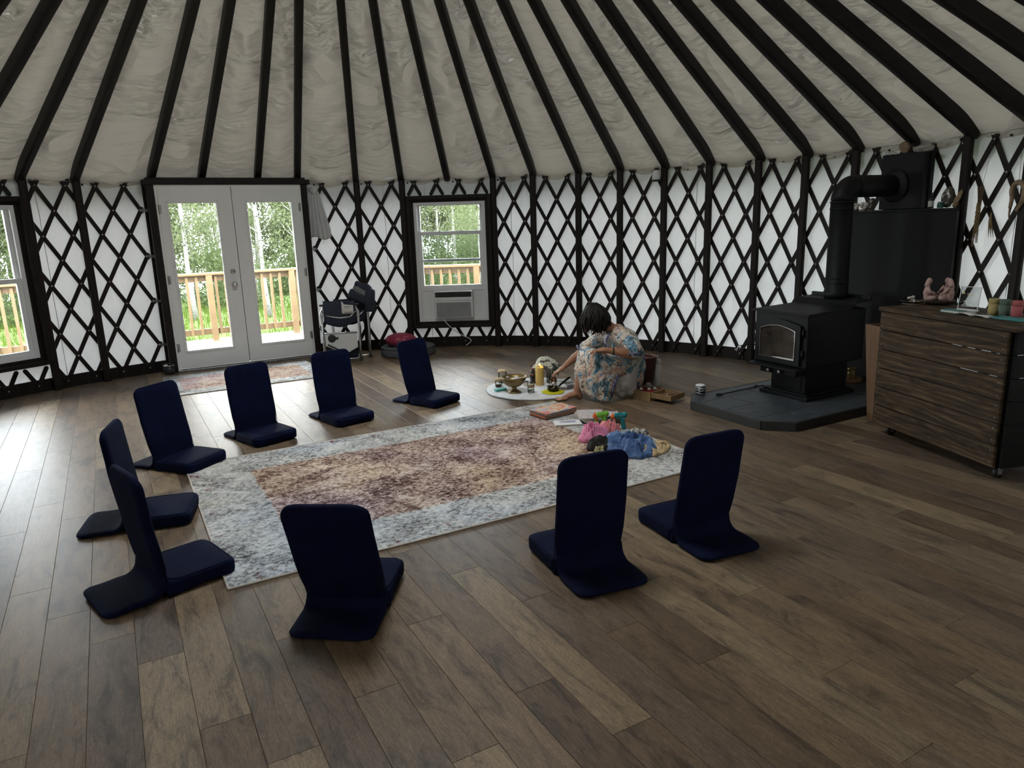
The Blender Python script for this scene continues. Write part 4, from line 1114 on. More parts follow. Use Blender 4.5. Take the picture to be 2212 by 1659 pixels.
# open-topped plywood bin beside it
bn = thing('plywood_bin', 'open brown plywood bin tucked beside the dark sideboard', 'bin', (2.735, 5.265, 0), TA)
BW, BD, BH = 0.255, 0.34, 0.73
FL = 0.075                                           # the walls flare outwards towards the top
def flare(x, y, k): return (x + (-FL * (1 - x / BW) + 0.02 * x / BW) * k, y - 0.02 * k * (1 - y / BD) + 0.02 * k * y / BD)
C4 = [(0, 0), (BW, 0), (BW, BD), (0, BD)]
C4i = [(0.012, 0.012), (BW - 0.012, 0.012), (BW - 0.012, BD - 0.012), (0.012, BD - 0.012)]
for nm, i0, i1 in (('front_panel', 0, 1), ('side_panel', 1, 2), ('back_panel', 2, 3), ('side_panel', 3, 0)):
    mb = MB(); vs = []
    for k, z_ in ((0, 0.0), (1, BH)):
        for P in (C4[i0], C4[i1], C4i[i1], C4i[i0]): vs.append((*flare(P[0], P[1], k), z_))
    mb.add(vs, [(3, 2, 1, 0), (4, 5, 6, 7), (0, 1, 5, 4), (1, 2, 6, 5), (2, 3, 7, 6), (3, 0, 4, 7)]); mb.build(nm, m_ply, bn)
mb = MB(); mb.box((BW / 2, BD / 2, 0.012), (BW - 0.026, BD - 0.026, 0.012)); mb.build('bottom_panel', m_ply, bn)
# ================================================================ AIR CONDITIONER IN THE WINDOW
m_acw = M_('white_plastic', (0.74, 0.75, 0.75), (0.71, 0.72, 0.72), 4, rough=0.4)
m_acg = M_('grey_grille', (0.36, 0.37, 0.38), rough=0.6)
WR = R * math.cos(0.119)
ac = thing('air_conditioner', 'white window air conditioner fitted under the raised sash', 'air conditioner', POL(TW1, WR, 0.382), -TW1)
AX = 0.008
mb = MB(); mb.box((AX, 0.045, 0.178), (0.497, 0.24, 0.352)); mb.build('case', m_acw, ac, bevel=0.010)
mb = MB(); mb.box((AX, -0.078, 0.308), (0.462, 0.012, 0.066)); vp = mb.build('louvre_opening', m_black, ac, bevel=0.004)
for i in range(6):
    mb = MB(); mb.box((AX - 0.180 + 0.072 * i, -0.080, 0.308), (0.006, 0.016, 0.058), (0, 0, 0.5)); mb.build('louvre', m_black, vp)
mb = MB(); mb.box((AX, -0.080, 0.249), (0.470, 0.012, 0.034)); cp_ = mb.build('control_strip', m_acw, ac, bevel=0.003)
mb = MB()
for i in range(9): mb.box((AX + 0.03 + 0.018 * i, -0.0868, 0.249), (0.006, 0.002, 0.004))
mb.box((AX + 0.195, -0.0868, 0.249), (0.018, 0.002, 0.014)); mb.box((AX - 0.18, -0.0868, 0.249), (0.05, 0.002, 0.006)); tag(mb.build('buttons', m_acg, cp_), kind='stuff')
mb = MB(); mb.box((AX, -0.079, 0.120), (0.470, 0.010, 0.205)); gp = mb.build('intake_frame', m_acw, ac, bevel=0.004)
for i in range(24):
    mb = MB(); mb.box((AX, -0.0855, 0.030 + 0.0075 * i), (0.440, 0.006, 0.0032)); mb.build('intake_slat', m_acg, gp)
mb = MB(); mb.box((AX, -0.0845, 0.118), (0.444, 0.002, 0.190)); mb.build('intake_mesh', m_acg, gp)
for x0, x1 in ((-0.412, -0.236), (0.252, 0.412)):
    w_ = x1 - x0
    for i in range(8):
        mb = MB(); mb.box((x0 + w_ * (i + .5) / 8, 0.02 + 0.003 * (i % 2), 0.170), (w_ / 8 + 0.003, 0.010, 0.42)); mb.build('accordion_fold', m_acw, ac)
mb = MB(); mb.box((0, 0.03, 0.372), (0.824, 0.05, 0.034)); mb.build('foam_strip', m_acw, ac)
mb = MB()
mb.tube(spline([POL(TW1 - 0.03, WR - 0.05, 0.385), POL(TW1 - 0.02, WR - 0.10, 0.33), POL(TW1, WR - 0.11, 0.24), POL(TW1 + 0.02, WR - 0.09, 0.17), POL(TW1 + 0.035, WR - 0.06, 0.13), POL(TW1 + 0.045, WR - 0.05, 0.09), POL(TW1 + 0.038, WR - 0.05, 0.05), POL(TW1 + 0.03, WR - 0.05, 0.025)], 6), 0.005, 8)
tag(mb.build('power_cord', m_acw), 'white power cord hanging below the air conditioner', 'cord')

# ================================================================ LAMP, CLOTH, DRIED HERBS ON THE WALL
def wall_item(name, lab, cat, th, z, inset=0.075):
    return thing(name, lab, cat, POL(th, R - inset, z), -th)
lm = wall_item('hanging_lantern', 'small white dome lantern with black foot hung on a post', 'lantern', 0.5925, 1.965, 0.11)
MB().lathe([(0.0, 0.125), (0.022, 0.123), (0.038, 0.112), (0.046, 0.094), (0.048, 0.02), (0.046, 0.018)], 24).build('dome_shade', m_acw, lm)
MB().lathe([(0.0, 0.0), (0.046, 0.0), (0.0485, 0.004), (0.0485, 0.018), (0.0, 0.019)], 24).build('foot', m_black, lm)
MB().tube([(-0.03, 0, 0.115), (-0.02, 0.005, 0.15), (0, 0.01, 0.163), (0.02, 0.005, 0.15), (0.03, 0, 0.115)], 0.0022, 6).build('wire_handle', m_black, lm)
m_cloth = M_('white_cotton', (0.62, 0.62, 0.61), (0.55, 0.55, 0.55), 12, rough=0.9, spec=0.1, bmp=0.3)
def hang(a, b):
    z = 0.02 - 0.56 * b; k = 0.055 + 0.075 * min(1, b * 1.2)
    x = (a - 0.5) * 2 * k + 0.035 * b
    y = -0.010 - 0.022 * abs(math.sin(a * PI * 4.5 + 0.6)) * (0.4 + b) - 0.02 * math.sin(b * PI)
    return Vector((x, y, z + 0.02 * math.sin(a * 7) * b))
cl = wall_item('hanging_cloth', 'white cotton cloth hung from a lattice strap beside the door', 'cloth', -0.303, 1.985, 0.035)
mb = MB(); mb.grid(hang, 40, 24); o = mb.build('drape', m_cloth, cl, fix=False); md = o.modifiers.new('thick', 'SOLIDIFY'); md.thickness = 0.004
mb = MB(); mb.ell((0.0, -0.025, 0.035), (0.05, 0.03, 0.05), 14, 9, fn=lambda d: 1 + 0.18 * noise.noise(d * 4)); mb.build('gathered_knot', m_cloth, cl)
m_straw = M_('dried_sweetgrass', (0.26, 0.19, 0.09), (0.15, 0.10, 0.045), 25, rough=0.9)
m_stem = M_('dried_stems', (0.16, 0.10, 0.06), (0.09, 0.05, 0.035), 25, rough=0.9)
br = wall_item('dried_grass_bundle', 'bundle of braided dried grass hanging by a thread on the lattice', 'dried herbs', 1.312, 1.63, 0.07)
MB().tube([(0.012, 0.03, 0.28), (0.006, 0.01, 0.15), (0, 0, 0.06)], 0.0011, 5).build('thread', m_stem, br)
mb = MB(); rr_ = random.Random(3)
for i in range(26):
    a = rr_.uniform(0, 6.28); q = rr_.uniform(0.004, 0.024)
    mb.tube([(q * .5 * math.cos(a), q * .4 * math.sin(a), -0.04), (q * .8 * math.cos(a), q * .6 * math.sin(a), 0.03), (q * 1.2 * math.cos(a), q * .7 * math.sin(a), rr_.uniform(0.06, 0.10))], 0.003, 5)
mb.build('cut_stems', m_stem, br)
for s_, (ex, dz) in enumerate(((-0.022, -0.33), (0.014, -0.30), (-0.005, -0.20))):
    for ph in (0, 2.1, 4.2):
        mb = MB(); n = 26
        mb.tube([(ex * k / n + 0.010 * math.sin(k * 0.75 + ph) * (1 - 0.6 * k / n), -0.006 + 0.008 * math.cos(k * 0.75 + ph), -0.03 + dz * k / n) for k in range(n + 1)], [0.008 * (1 - 0.75 * k / n) for k in range(n + 1)], 6)
        mb.build('braid_strand', m_straw, br)
sp_ = wall_item('dried_grass_sprig', 'short dried grass sprig hanging right of the braided bundle', 'dried herbs', 1.3335, 1.47, 0.06)
for ph in (-1, 0, 1):
    MB().tube([(0, 0, 0.06), (0.006 * ph, -0.004, 0.0), (0.014 * ph + .012, -0.004, -0.06), (0.022 * ph + 0.02, 0, -0.13)], [0.003, 0.006, 0.005, 0.001], 6).build('blade', m_straw, sp_)
m_horn = M_('pale_driftwood', (0.30, 0.22, 0.13), (0.17, 0.11, 0.06), 14, (1, 1, 3), rough=0.6, bmp=0.3)
rg = wall_item('driftwood_loop', 'bent loop of pale wood hanging at the right edge of the wall', 'wall ornament', 1.3795, 1.645, 0.07)
MB().tube(spline([(-0.055, 0, -0.09), (-0.048, 0, -0.02), (-0.056, 0, 0.04), (-0.03, 0, 0.085), (0.015, 0, 0.088), (0.045, 0, 0.055), (0.048, 0, 0.0), (0.03, 0, -0.06), (0.0, 0, -0.11)], 4), [0.011 + 0.009 * math.sin(PI * k / 32) for k in range(33)], 12).build('bent_branch', m_horn, rg)
MB().tube([(-0.055, 0.004, -0.08), (-0.06, 0.004, -0.14), (-0.05, 0.002, -0.18)], [0.009, 0.006, 0.003], 8).build('tail', m_horn, rg)

# ================================================================ THINGS ON THE HEAT SHIELD AND FLUE BOX
LZ = 1.573
def onledge(name, lab, cat, u, v, z=LZ):
    return thing(name, lab, cat, UV(u, v, z), AXR)
m_shell = M_('white_coral_shell', (0.62, 0.60, 0.55), (0.40, 0.37, 0.32), 30, rough=0.7, bmp=0.5)
m_agate = M_('banded_agate', (0.50, 0.48, 0.43), (0.06, 0.05, 0.04), 22, rough=0.25, lo=0.42, hi=0.58)
m_geode = M_('dark_geode_rind', (0.09, 0.075, 0.055), (0.03, 0.025, 0.02), 18, rough=0.7, bmp=0.6)
m_green = M_('green_glass', (0.02, 0.13, 0.09), (0.01, 0.06, 0.045), 12, rough=0.15)
m_paper = M_('white_label_paper', (0.62, 0.61, 0.57), (0.56, 0.55, 0.52), 8, rough=0.8)
bo = onledge('small_bottle', 'small black dropper bottle with white label beside the flue box', 'bottle', 3.525, 5.945)
MB().lathe([(0.0, 0), (0.019, 0.0), (0.021, 0.004), (0.021, 0.072), (0.017, 0.084), (0.009, 0.092), (0.009, 0.100), (0.011, 0.101), (0.011, 0.124), (0.0, 0.125)], 18).build('glass_body', m_black, bo)
MB().lathe([(0.0214, 0.012), (0.0218, 0.013), (0.0218, 0.058), (0.0214, 0.059)], 18, cap=False).build('label', m_paper, bo)
def geode(name, lab, u, v, w_, h_, z=LZ, green=False):
    g = onledge(name, lab, 'stone', u, v, z)
    rot = Matrix.Rotation(0.15, 4, 'Y')
    mb = MB(); mb.ell((0.012, 0, h_ / 2), (0.022, w_ / 2, h_ / 2), 22, 14, M=rot, fn=lambda d: 1 + 0.10 * noise.noise(d * 3 + Vector((u, v, 0)))); mb.build('rind', m_geode, g)
    mb = MB(); mb.ell((-0.006, 0.004, h_ / 2), (0.012, w_ * 0.36, h_ * 0.40), 22, 12, M=rot, fn=lambda d: 1 + 0.08 * noise.noise(d * 5)); mb.build('banded_face', m_agate, g)
    mb = MB(); mb.ell((-0.016, 0.002, h_ / 2 - 0.005), (0.006, w_ * 0.17, h_ * 0.20), 16, 10, M=rot, fn=lambda d: 1 + 0.2 * noise.noise(d * 6)); mb.build('dark_heart', m_geode, g)
    return g
geode('agate_slice', 'large upright agate half beside the small black bottle', 3.405, 5.955, 0.105, 0.165)
gj = onledge('green_glass_jar', 'small green glass jar in front of the upright agate', 'jar', 3.420, 5.898)
MB().lathe([(0, 0), (0.020, 0), (0.024, 0.006), (0.023, 0.034), (0.018, 0.040), (0.018, 0.044), (0, 0.044)], 18).build('jar_body', m_green, gj)
MB().lathe([(0.018, 0.042), (0.020, 0.044), (0.020, 0.050), (0.0, 0.051)], 18).build('jar_lid', m_steel, gj)
geode('agate_slice', 'smaller agate half under the stove pipe, beside the white coral', 4.060, 5.945, 0.070, 0.105)
for (u_, lab) in ((4.195, 'knobbly white coral piece at the left end of the heat shield'), (4.115, 'knobbly white coral piece next to the smaller agate half')):
    c = onledge('coral', lab, 'coral', u_, 5.935)
    mb = MB(); rr_ = random.Random(int(u_ * 1000))
    for i in range(14):
        p = Vector((rr_.uniform(-.02, .02), rr_.uniform(-.025, .025), rr_.uniform(0.012, 0.065)))
        mb.ell(p, (0.012 + rr_.random() * .006,) * 3, 10, 7, fn=lambda d: 1 + 0.3 * noise.noise(d * 5 + p * 90))
    mb.build('coral_knobs', m_shell, c)
    MB().lathe([(0, 0), (0.03, 0), (0.033, 0.006), (0.03, 0.012), (0, 0.014)], 16).build('dish', m_stem, c)
hk = onledge('corn_husk_doll', 'tan corn-husk figure tied with twine at the right end of the heat shield', 'figurine', 3.310, 5.935)
mb = MB(); mb.ell((0, -0.008, 0.085), (0.012, 0.018, 0.055), 12, 8, M=Matrix.Rotation(0.35, 4, 'X')); mb.ell((0, 0.012, 0.045), (0.014, 0.020, 0.05), 12, 8, M=Matrix.Rotation(0.2, 4, 'X')); mb.build('husk', m_horn, hk)
mb = MB()
for k in range(5): mb.tube([(0, 0.01, 0.03), (-0.01, 0.03 * math.cos(k * 1.25), 0.02 + 0.02 * math.sin(k * 1.3)), (-0.012, 0.02 + 0.03 * math.cos(k * 1.25), 0.005 + 0.012 * k * .4)], 0.0025, 6)
mb.build('twine_bow', M_('rust_twine', (0.20, 0.09, 0.04), rough=0.9), hk)
BZ = 1.573 + 0.458
wd = onledge('wood_slice', 'round slice of log leaning on top of the flue box', 'wood slice', 3.80, 5.965, BZ)
mb = MB(); mb.lathe([(0, 0), (0.046, 0), (0.047, 0.002), (0.047, 0.012), (0.046, 0.014), (0, 0.014)], 24, M=Matrix.Translation((-0.012, 0, 0.046)) @ Matrix.Rotation(PI / 2 - 0.25, 4, 'Y'), smooth=False); mb.build('bark_ring', m_stem, wd)
mb = MB(); mb.lathe([(0, 0), (0.041, 0), (0.041, 0.003), (0, 0.003)], 24, M=Matrix.Translation((-0.0135, 0, 0.046)) @ Matrix.Rotation(-PI / 2 - 0.25, 4, 'Y'), smooth=False); mb.build('pale_face', m_horn, wd)
sg = onledge('sage_bundle', 'pale dried sage bundle lying on top of the flue box', 'dried herbs', 3.655, 5.965, BZ)
rr_ = random.Random(4)
for i in range(30):
    a = rr_.uniform(0, 6.28); q = 0.019 * math.sqrt(rr_.random()); y0 = rr_.uniform(-0.105, -0.02); y1 = y0 + rr_.uniform(0.07, 0.12)
    MB().tube([(q * math.cos(a), y0, 0.024 + q * math.sin(a)), (q * 1.15 * math.cos(a), (y0 + y1) / 2, 0.024 + q * 1.15 * math.sin(a)), (q * math.cos(a), y1, 0.024 + q * math.sin(a))], [0.003, 0.006, 0.002], 6).build('sage_leaf', M_('dried_sage', (0.50, 0.48, 0.42), (0.33, 0.31, 0.26), 20, rough=0.95) if i == 0 else bpy.data.materials['dried_sage'], sg)
mb = MB()
for k in range(6): mb.tube([(0.025 * math.cos(a), -0.08 + 0.028 * k + 0.012 * math.sin(a), 0.024 + 0.025 * math.sin(a)) for a in [2 * PI * j / 12 for j in range(13)]], 0.0013, 5)
mb.build('thread_wrap', m_paper, sg)
gl = onledge('dark_glasses', 'dark glasses lying at the left end of the flue box top', 'glasses', 3.925, 5.955, BZ)
for s_ in (-0.022, 0.024):
    MB().tube([(0.0, s_ + 0.018 * math.cos(a), 0.012 + 0.010 * math.sin(a)) for a in [2 * PI * j / 14 for j in range(15)]], 0.0022, 6).build('lens_rim', m_black, gl)
MB().tube([(0, -0.040, 0.012), (0.04, -0.042, 0.010), (0.06, -0.04, 0.004)], 0.002, 5).build('temple', m_black, gl)

# ================================================================ THINGS ON THE SIDEBOARD
SZ = CZ1 + 0.028
def oncab(name, lab, cat, x, y, rz=None):
    return thing(name, lab, cat, (x, y, SZ), TA if rz is None else rz)
m_clay = M_('pink_terracotta', (0.50, 0.34, 0.31), (0.40, 0.26, 0.24), 14, rough=0.85, bmp=0.25)
m_teal = M_('teal_glaze', (0.06, 0.27, 0.25), (0.04, 0.19, 0.18), 8, rough=0.5)
fgx, fgy = 3.02, 4.975
pl = oncab('shallow_bowl', 'shallow brown clay bowl under the pink seated figures', 'bowl', fgx, fgy)
MB().lathe([(0, 0.0), (0.05, 0.0), (0.075, 0.010), (0.105, 0.026), (0.108, 0.029), (0.100, 0.029), (0.07, 0.016), (0, 0.010)], 30).build('bowl_body', M_('brown_clay', (0.09, 0.06, 0.05), rough=0.5), pl)
MB().lathe([(0, 0.012), (0.05, 0.014), (0.045, 0.020), (0, 0.022)], 22).build('glazed_well', m_teal, pl)
for i, (a, lab) in enumerate(((2.6, 'pink clay seated figure at the left of the clay bowl'), (0.3, 'pink clay seated figure at the back of the clay bowl'), (-1.0, 'pink clay seated figure at the right of the clay bowl'))):
    f_ = thing('clay_figure', lab, 'figurine', (fgx + 0.062 * math.cos(a), fgy + 0.062 * math.sin(a), SZ + 0.022), a + PI / 2, 'pink clay figures seated in a ring')
    mb = MB(); mb.ell((0, -0.012, 0.058), (0.032, 0.023, 0.066), 16, 12, fn=lambda d: 1 - 0.22 * max(0, d.z)); mb.ell((0, 0.018, 0.020), (0.045, 0.030, 0.020), 16, 10); mb.build('torso', m_clay, f_)
    mb = MB(); mb.ell((0, -0.004, 0.138), (0.0155, 0.018, 0.023), 16, 12); mb.tube([(0, -0.014, 0.10), (0, -0.013, 0.122), (0, -0.010, 0.145)], [0.020, 0.016, 0.012], 12); mb.build('head', m_clay, f_)
    for s_ in (-1, 1):
        MB().tube([(s_ * 0.028, -0.012, 0.098), (s_ * 0.044, 0.004, 0.066), (s_ * 0.036, 0.038, 0.052)], [0.011, 0.009, 0.006], 8).build('arm', m_clay, f_)
        MB().tube([(s_ * 0.018, 0.0, 0.018), (s_ * 0.050, 0.030, 0.026), (s_ * 0.010, 0.045, 0.012)], [0.018, 0.016, 0.010], 10).build('leg', m_clay, f_)
    for zz in (0.050, 0.062): MB().tube([(0.0345 * math.cos(t), -0.012 + 0.0245 * math.sin(t), zz) for t in [2 * PI * j / 18 for j in range(19)]], 0.0016, 5).build('shawl_fold', m_clay, f_)
gd = oncab('glass_dish', 'round glass dish holding a white shell on the sideboard', 'dish', 2.868, 5.045)
MB().lathe([(0, 0.0), (0.066, 0.0), (0.080, 0.006), (0.083, 0.020), (0.079, 0.020), (0.075, 0.008), (0, 0.005)], 30).build('dish_body', m_clear, gd)
sh = oncab('white_shell', 'crumpled white shell in the round glass dish', 'shell', 2.868, 5.045); sh.location.z += 0.008
mb = MB()
for i in range(9):
    a = i * 0.7; mb.tube([(0.030 * math.cos(a) * (1 - i * .06), 0.03 * math.sin(a) * (1 - i * .06), 0.006 + 0.004 * i), (0.02 * math.cos(a + .8), 0.02 * math.sin(a + .8), 0.018 + 0.003 * i), (0.008 * math.cos(a + 1.6), 0.008 * math.sin(a + 1.6), 0.014 + 0.004 * i)], [0.007, 0.009, 0.006], 8)
mb.build('shell_whorl', m_shell, sh)
mb = MB(); mb.box((0, 0, 0), (0.11, 0.06, 0.010)); mb.box((0.0, 0.0, 0.006), (0.10, 0.05, 0.003)); cd_ = mb.build('wooden_slip', m_horn, None, (2.955, 5.105, SZ + 0.0052), TA + 0.2, bevel=0.002); tag(cd_, 'small pale wooden slip behind the round glass dish', 'wood piece')
# acrylic sign with printed lines
def inkmat():
    return M_('white_print', (0.72, 0.72, 0.70), rough=0.6)
m_ink = inkmat(); m_gold = M_('yellow_print', (0.62, 0.55, 0.20), rough=0.6); m_inkb = M_('black_print', (0.015, 0.015, 0.015), rough=0.6)
m_frost = M_('white_acrylic_edge', (0.78, 0.80, 0.80), rough=0.3)
sgn = oncab('acrylic_sign', 'clear acrylic stand-up sign with white lettering on the sideboard', 'sign', 2.965, 4.568, TA + 0.30)
tilt = Matrix.Rotation(-0.17, 4, 'X')
SWd, SHt = 0.128, 0.148
mb = MB(); mb.box((0, 0, SHt / 2 + 0.012), (SWd, 0.003, SHt), M=tilt); mb.build('clear_sheet', glass_mat('acrylic', (0.80, 0.82, 0.82)), sgn)
mb = MB()
for x0, x1, z0, z1 in ((-SWd / 2, SWd / 2, 0.012, 0.016), (-SWd / 2, SWd / 2, SHt + 0.008, SHt + 0.012), (-SWd / 2, -SWd / 2 + 0.004, 0.012, SHt + 0.012), (SWd / 2 - 0.004, SWd / 2, 0.012, SHt + 0.012)):
    mb.box(((x0 + x1) / 2, 0, (z0 + z1) / 2), (x1 - x0, 0.0045, z1 - z0), M=tilt)
mb.build('bright_edge', m_frost, sgn)
mb = MB()
for z, a, b in ((0.102, -0.018, 0.022), (0.052, -0.035, 0.035), (0.044, -0.028, 0.030), (0.036, -0.030, 0.022), (0.028, -0.042, 0.026), (0.020, -0.038, 0.030)):
    x = a
    rr_ = random.Random(int(z * 1000))
    while x < b:
        l = rr_.uniform(0.004, 0.011); mb.box((x + l / 2, -0.0022, z + 0.012), (l, 0.0008, 0.0034), M=tilt); x += l + 0.0022
tag(mb.build('lettering', m_ink, sgn), kind='stuff')
mb = MB(); mb.box((0.004, -0.0022, 0.106), (0.04, 0.0008, 0.003), M=tilt); mb.ell((-0.03, -0.003, 0.118), (0.010, 0.001, 0.006), 12, 6, M=tilt); mb.build('emblem', m_gold, sgn)
mb = MB(); mb.box((0, 0.004, 0.006), (SWd * 1.0, 0.040, 0.012)); mb.build('foot', m_frost, sgn, bevel=0.002)
tb = thing('teal_notebook', 'teal notebook lying in front of the acrylic sign', 'notebook', (2.865, 4.548, SZ), TA + 0.15)
mb = MB(); mb.box((0, 0, 0.0075), (0.125, 0.07, 0.013)); mb.build('pages', m_paper, tb)
for zz in (0.0009, 0.0146): MB().box((0, -0.001, zz), (0.13, 0.075, 0.0016)).build('cover', m_teal, tb)
pp = thing('white_booklet', 'open white booklet in front of the coloured tins', 'booklet', (2.892, 4.372, SZ), TA + 0.1)
for s_ in (-1, 1):
    mb = MB(); mb.grid(lambda a, b: Vector((s_ * a * 0.115, (b - 0.5) * 0.085, 0.002 + 0.010 * math.sin(a * PI) * (1 - .3 * a))), 12, 2); o = mb.build('page', m_paper, pp, fix=False); o.modifiers.new('t', 'SOLIDIFY').thickness = 0.0025
mb = MB(); mb.box((0.03, -0.005, 0.0145), (0.045, 0.03, 0.0008)); mb.box((0.06, 0.012, 0.0125), (0.02, 0.01, 0.0008)); mb.build('printed_picture', m_inkb, pp)
tc_ = thing('teal_cloth', 'folded teal printed cloth at the right end of the sideboard', 'cloth', (2.985, 4.165, SZ), TA)
mb = MB(); pillow(mb, [(x * (1 + 0.05 * math.sin(i)), y) for i, (x, y) in enumerate(rrect(0.24, 0.12, 0.012, 4))], 0.006, 0.002, 0.001, wob=0.002); mb.build('fold', m_teal, tc_)
mb = MB(); pillow(mb, rrect(0.15, 0.10, 0.01, 4), 0.004, 0.0015, 0.001, M=Matrix.Translation((0.05, 0.004, 0.006))); mb.build('fold', m_teal, tc_)
mb = MB(); mb.lathe([(0, 0.0), (0.014, 0.0), (0.013, 0.0012), (0, 0.0014)], 12, (-0.045, 0.0, 0.0064)); mb.build('red_motif', M_('red_motif', (0.35, 0.08, 0.08), rough=0.8), tc_)
for nm, col, x, y, lab in (('yellow', (0.42, 0.33, 0.13), 3.025, 4.405, 'mustard yellow paper tube on the sideboard, leftmost of three'), ('green', (0.10, 0.15, 0.105), 3.050, 4.340, 'dark green paper tube on the sideboard, between yellow and red'), ('red', (0.42, 0.10, 0.10), 3.072, 4.262, 'coral red paper tube on the sideboard, rightmost of three')):
    k = oncab('paper_tube', lab, 'tube', x, y); k['group'] = 'coloured paper tubes'
    m1 = M_(nm + '_paper_tube', col, rough=0.7)
    MB().lathe([(0, 0), (0.0285, 0), (0.030, 0.002), (0.030, 0.066), (0.0285, 0.066), (0.0285, 0.067), (0, 0.067)], 26).build('tube_body', m1, k)
    MB().lathe([(0.0285, 0.066), (0.030, 0.0675), (0.030, 0.097), (0.028, 0.0985), (0.0265, 0.096), (0, 0.096)], 26).build('tube_lid', m1, k)
    mb = MB(); mb.box((-0.026, -0.0145, 0.045), (0.004, 0.006, 0.040), (0, 0, 0.5)); mb.build('printed_label', m_inkb if nm == 'yellow' else m_ink, k)
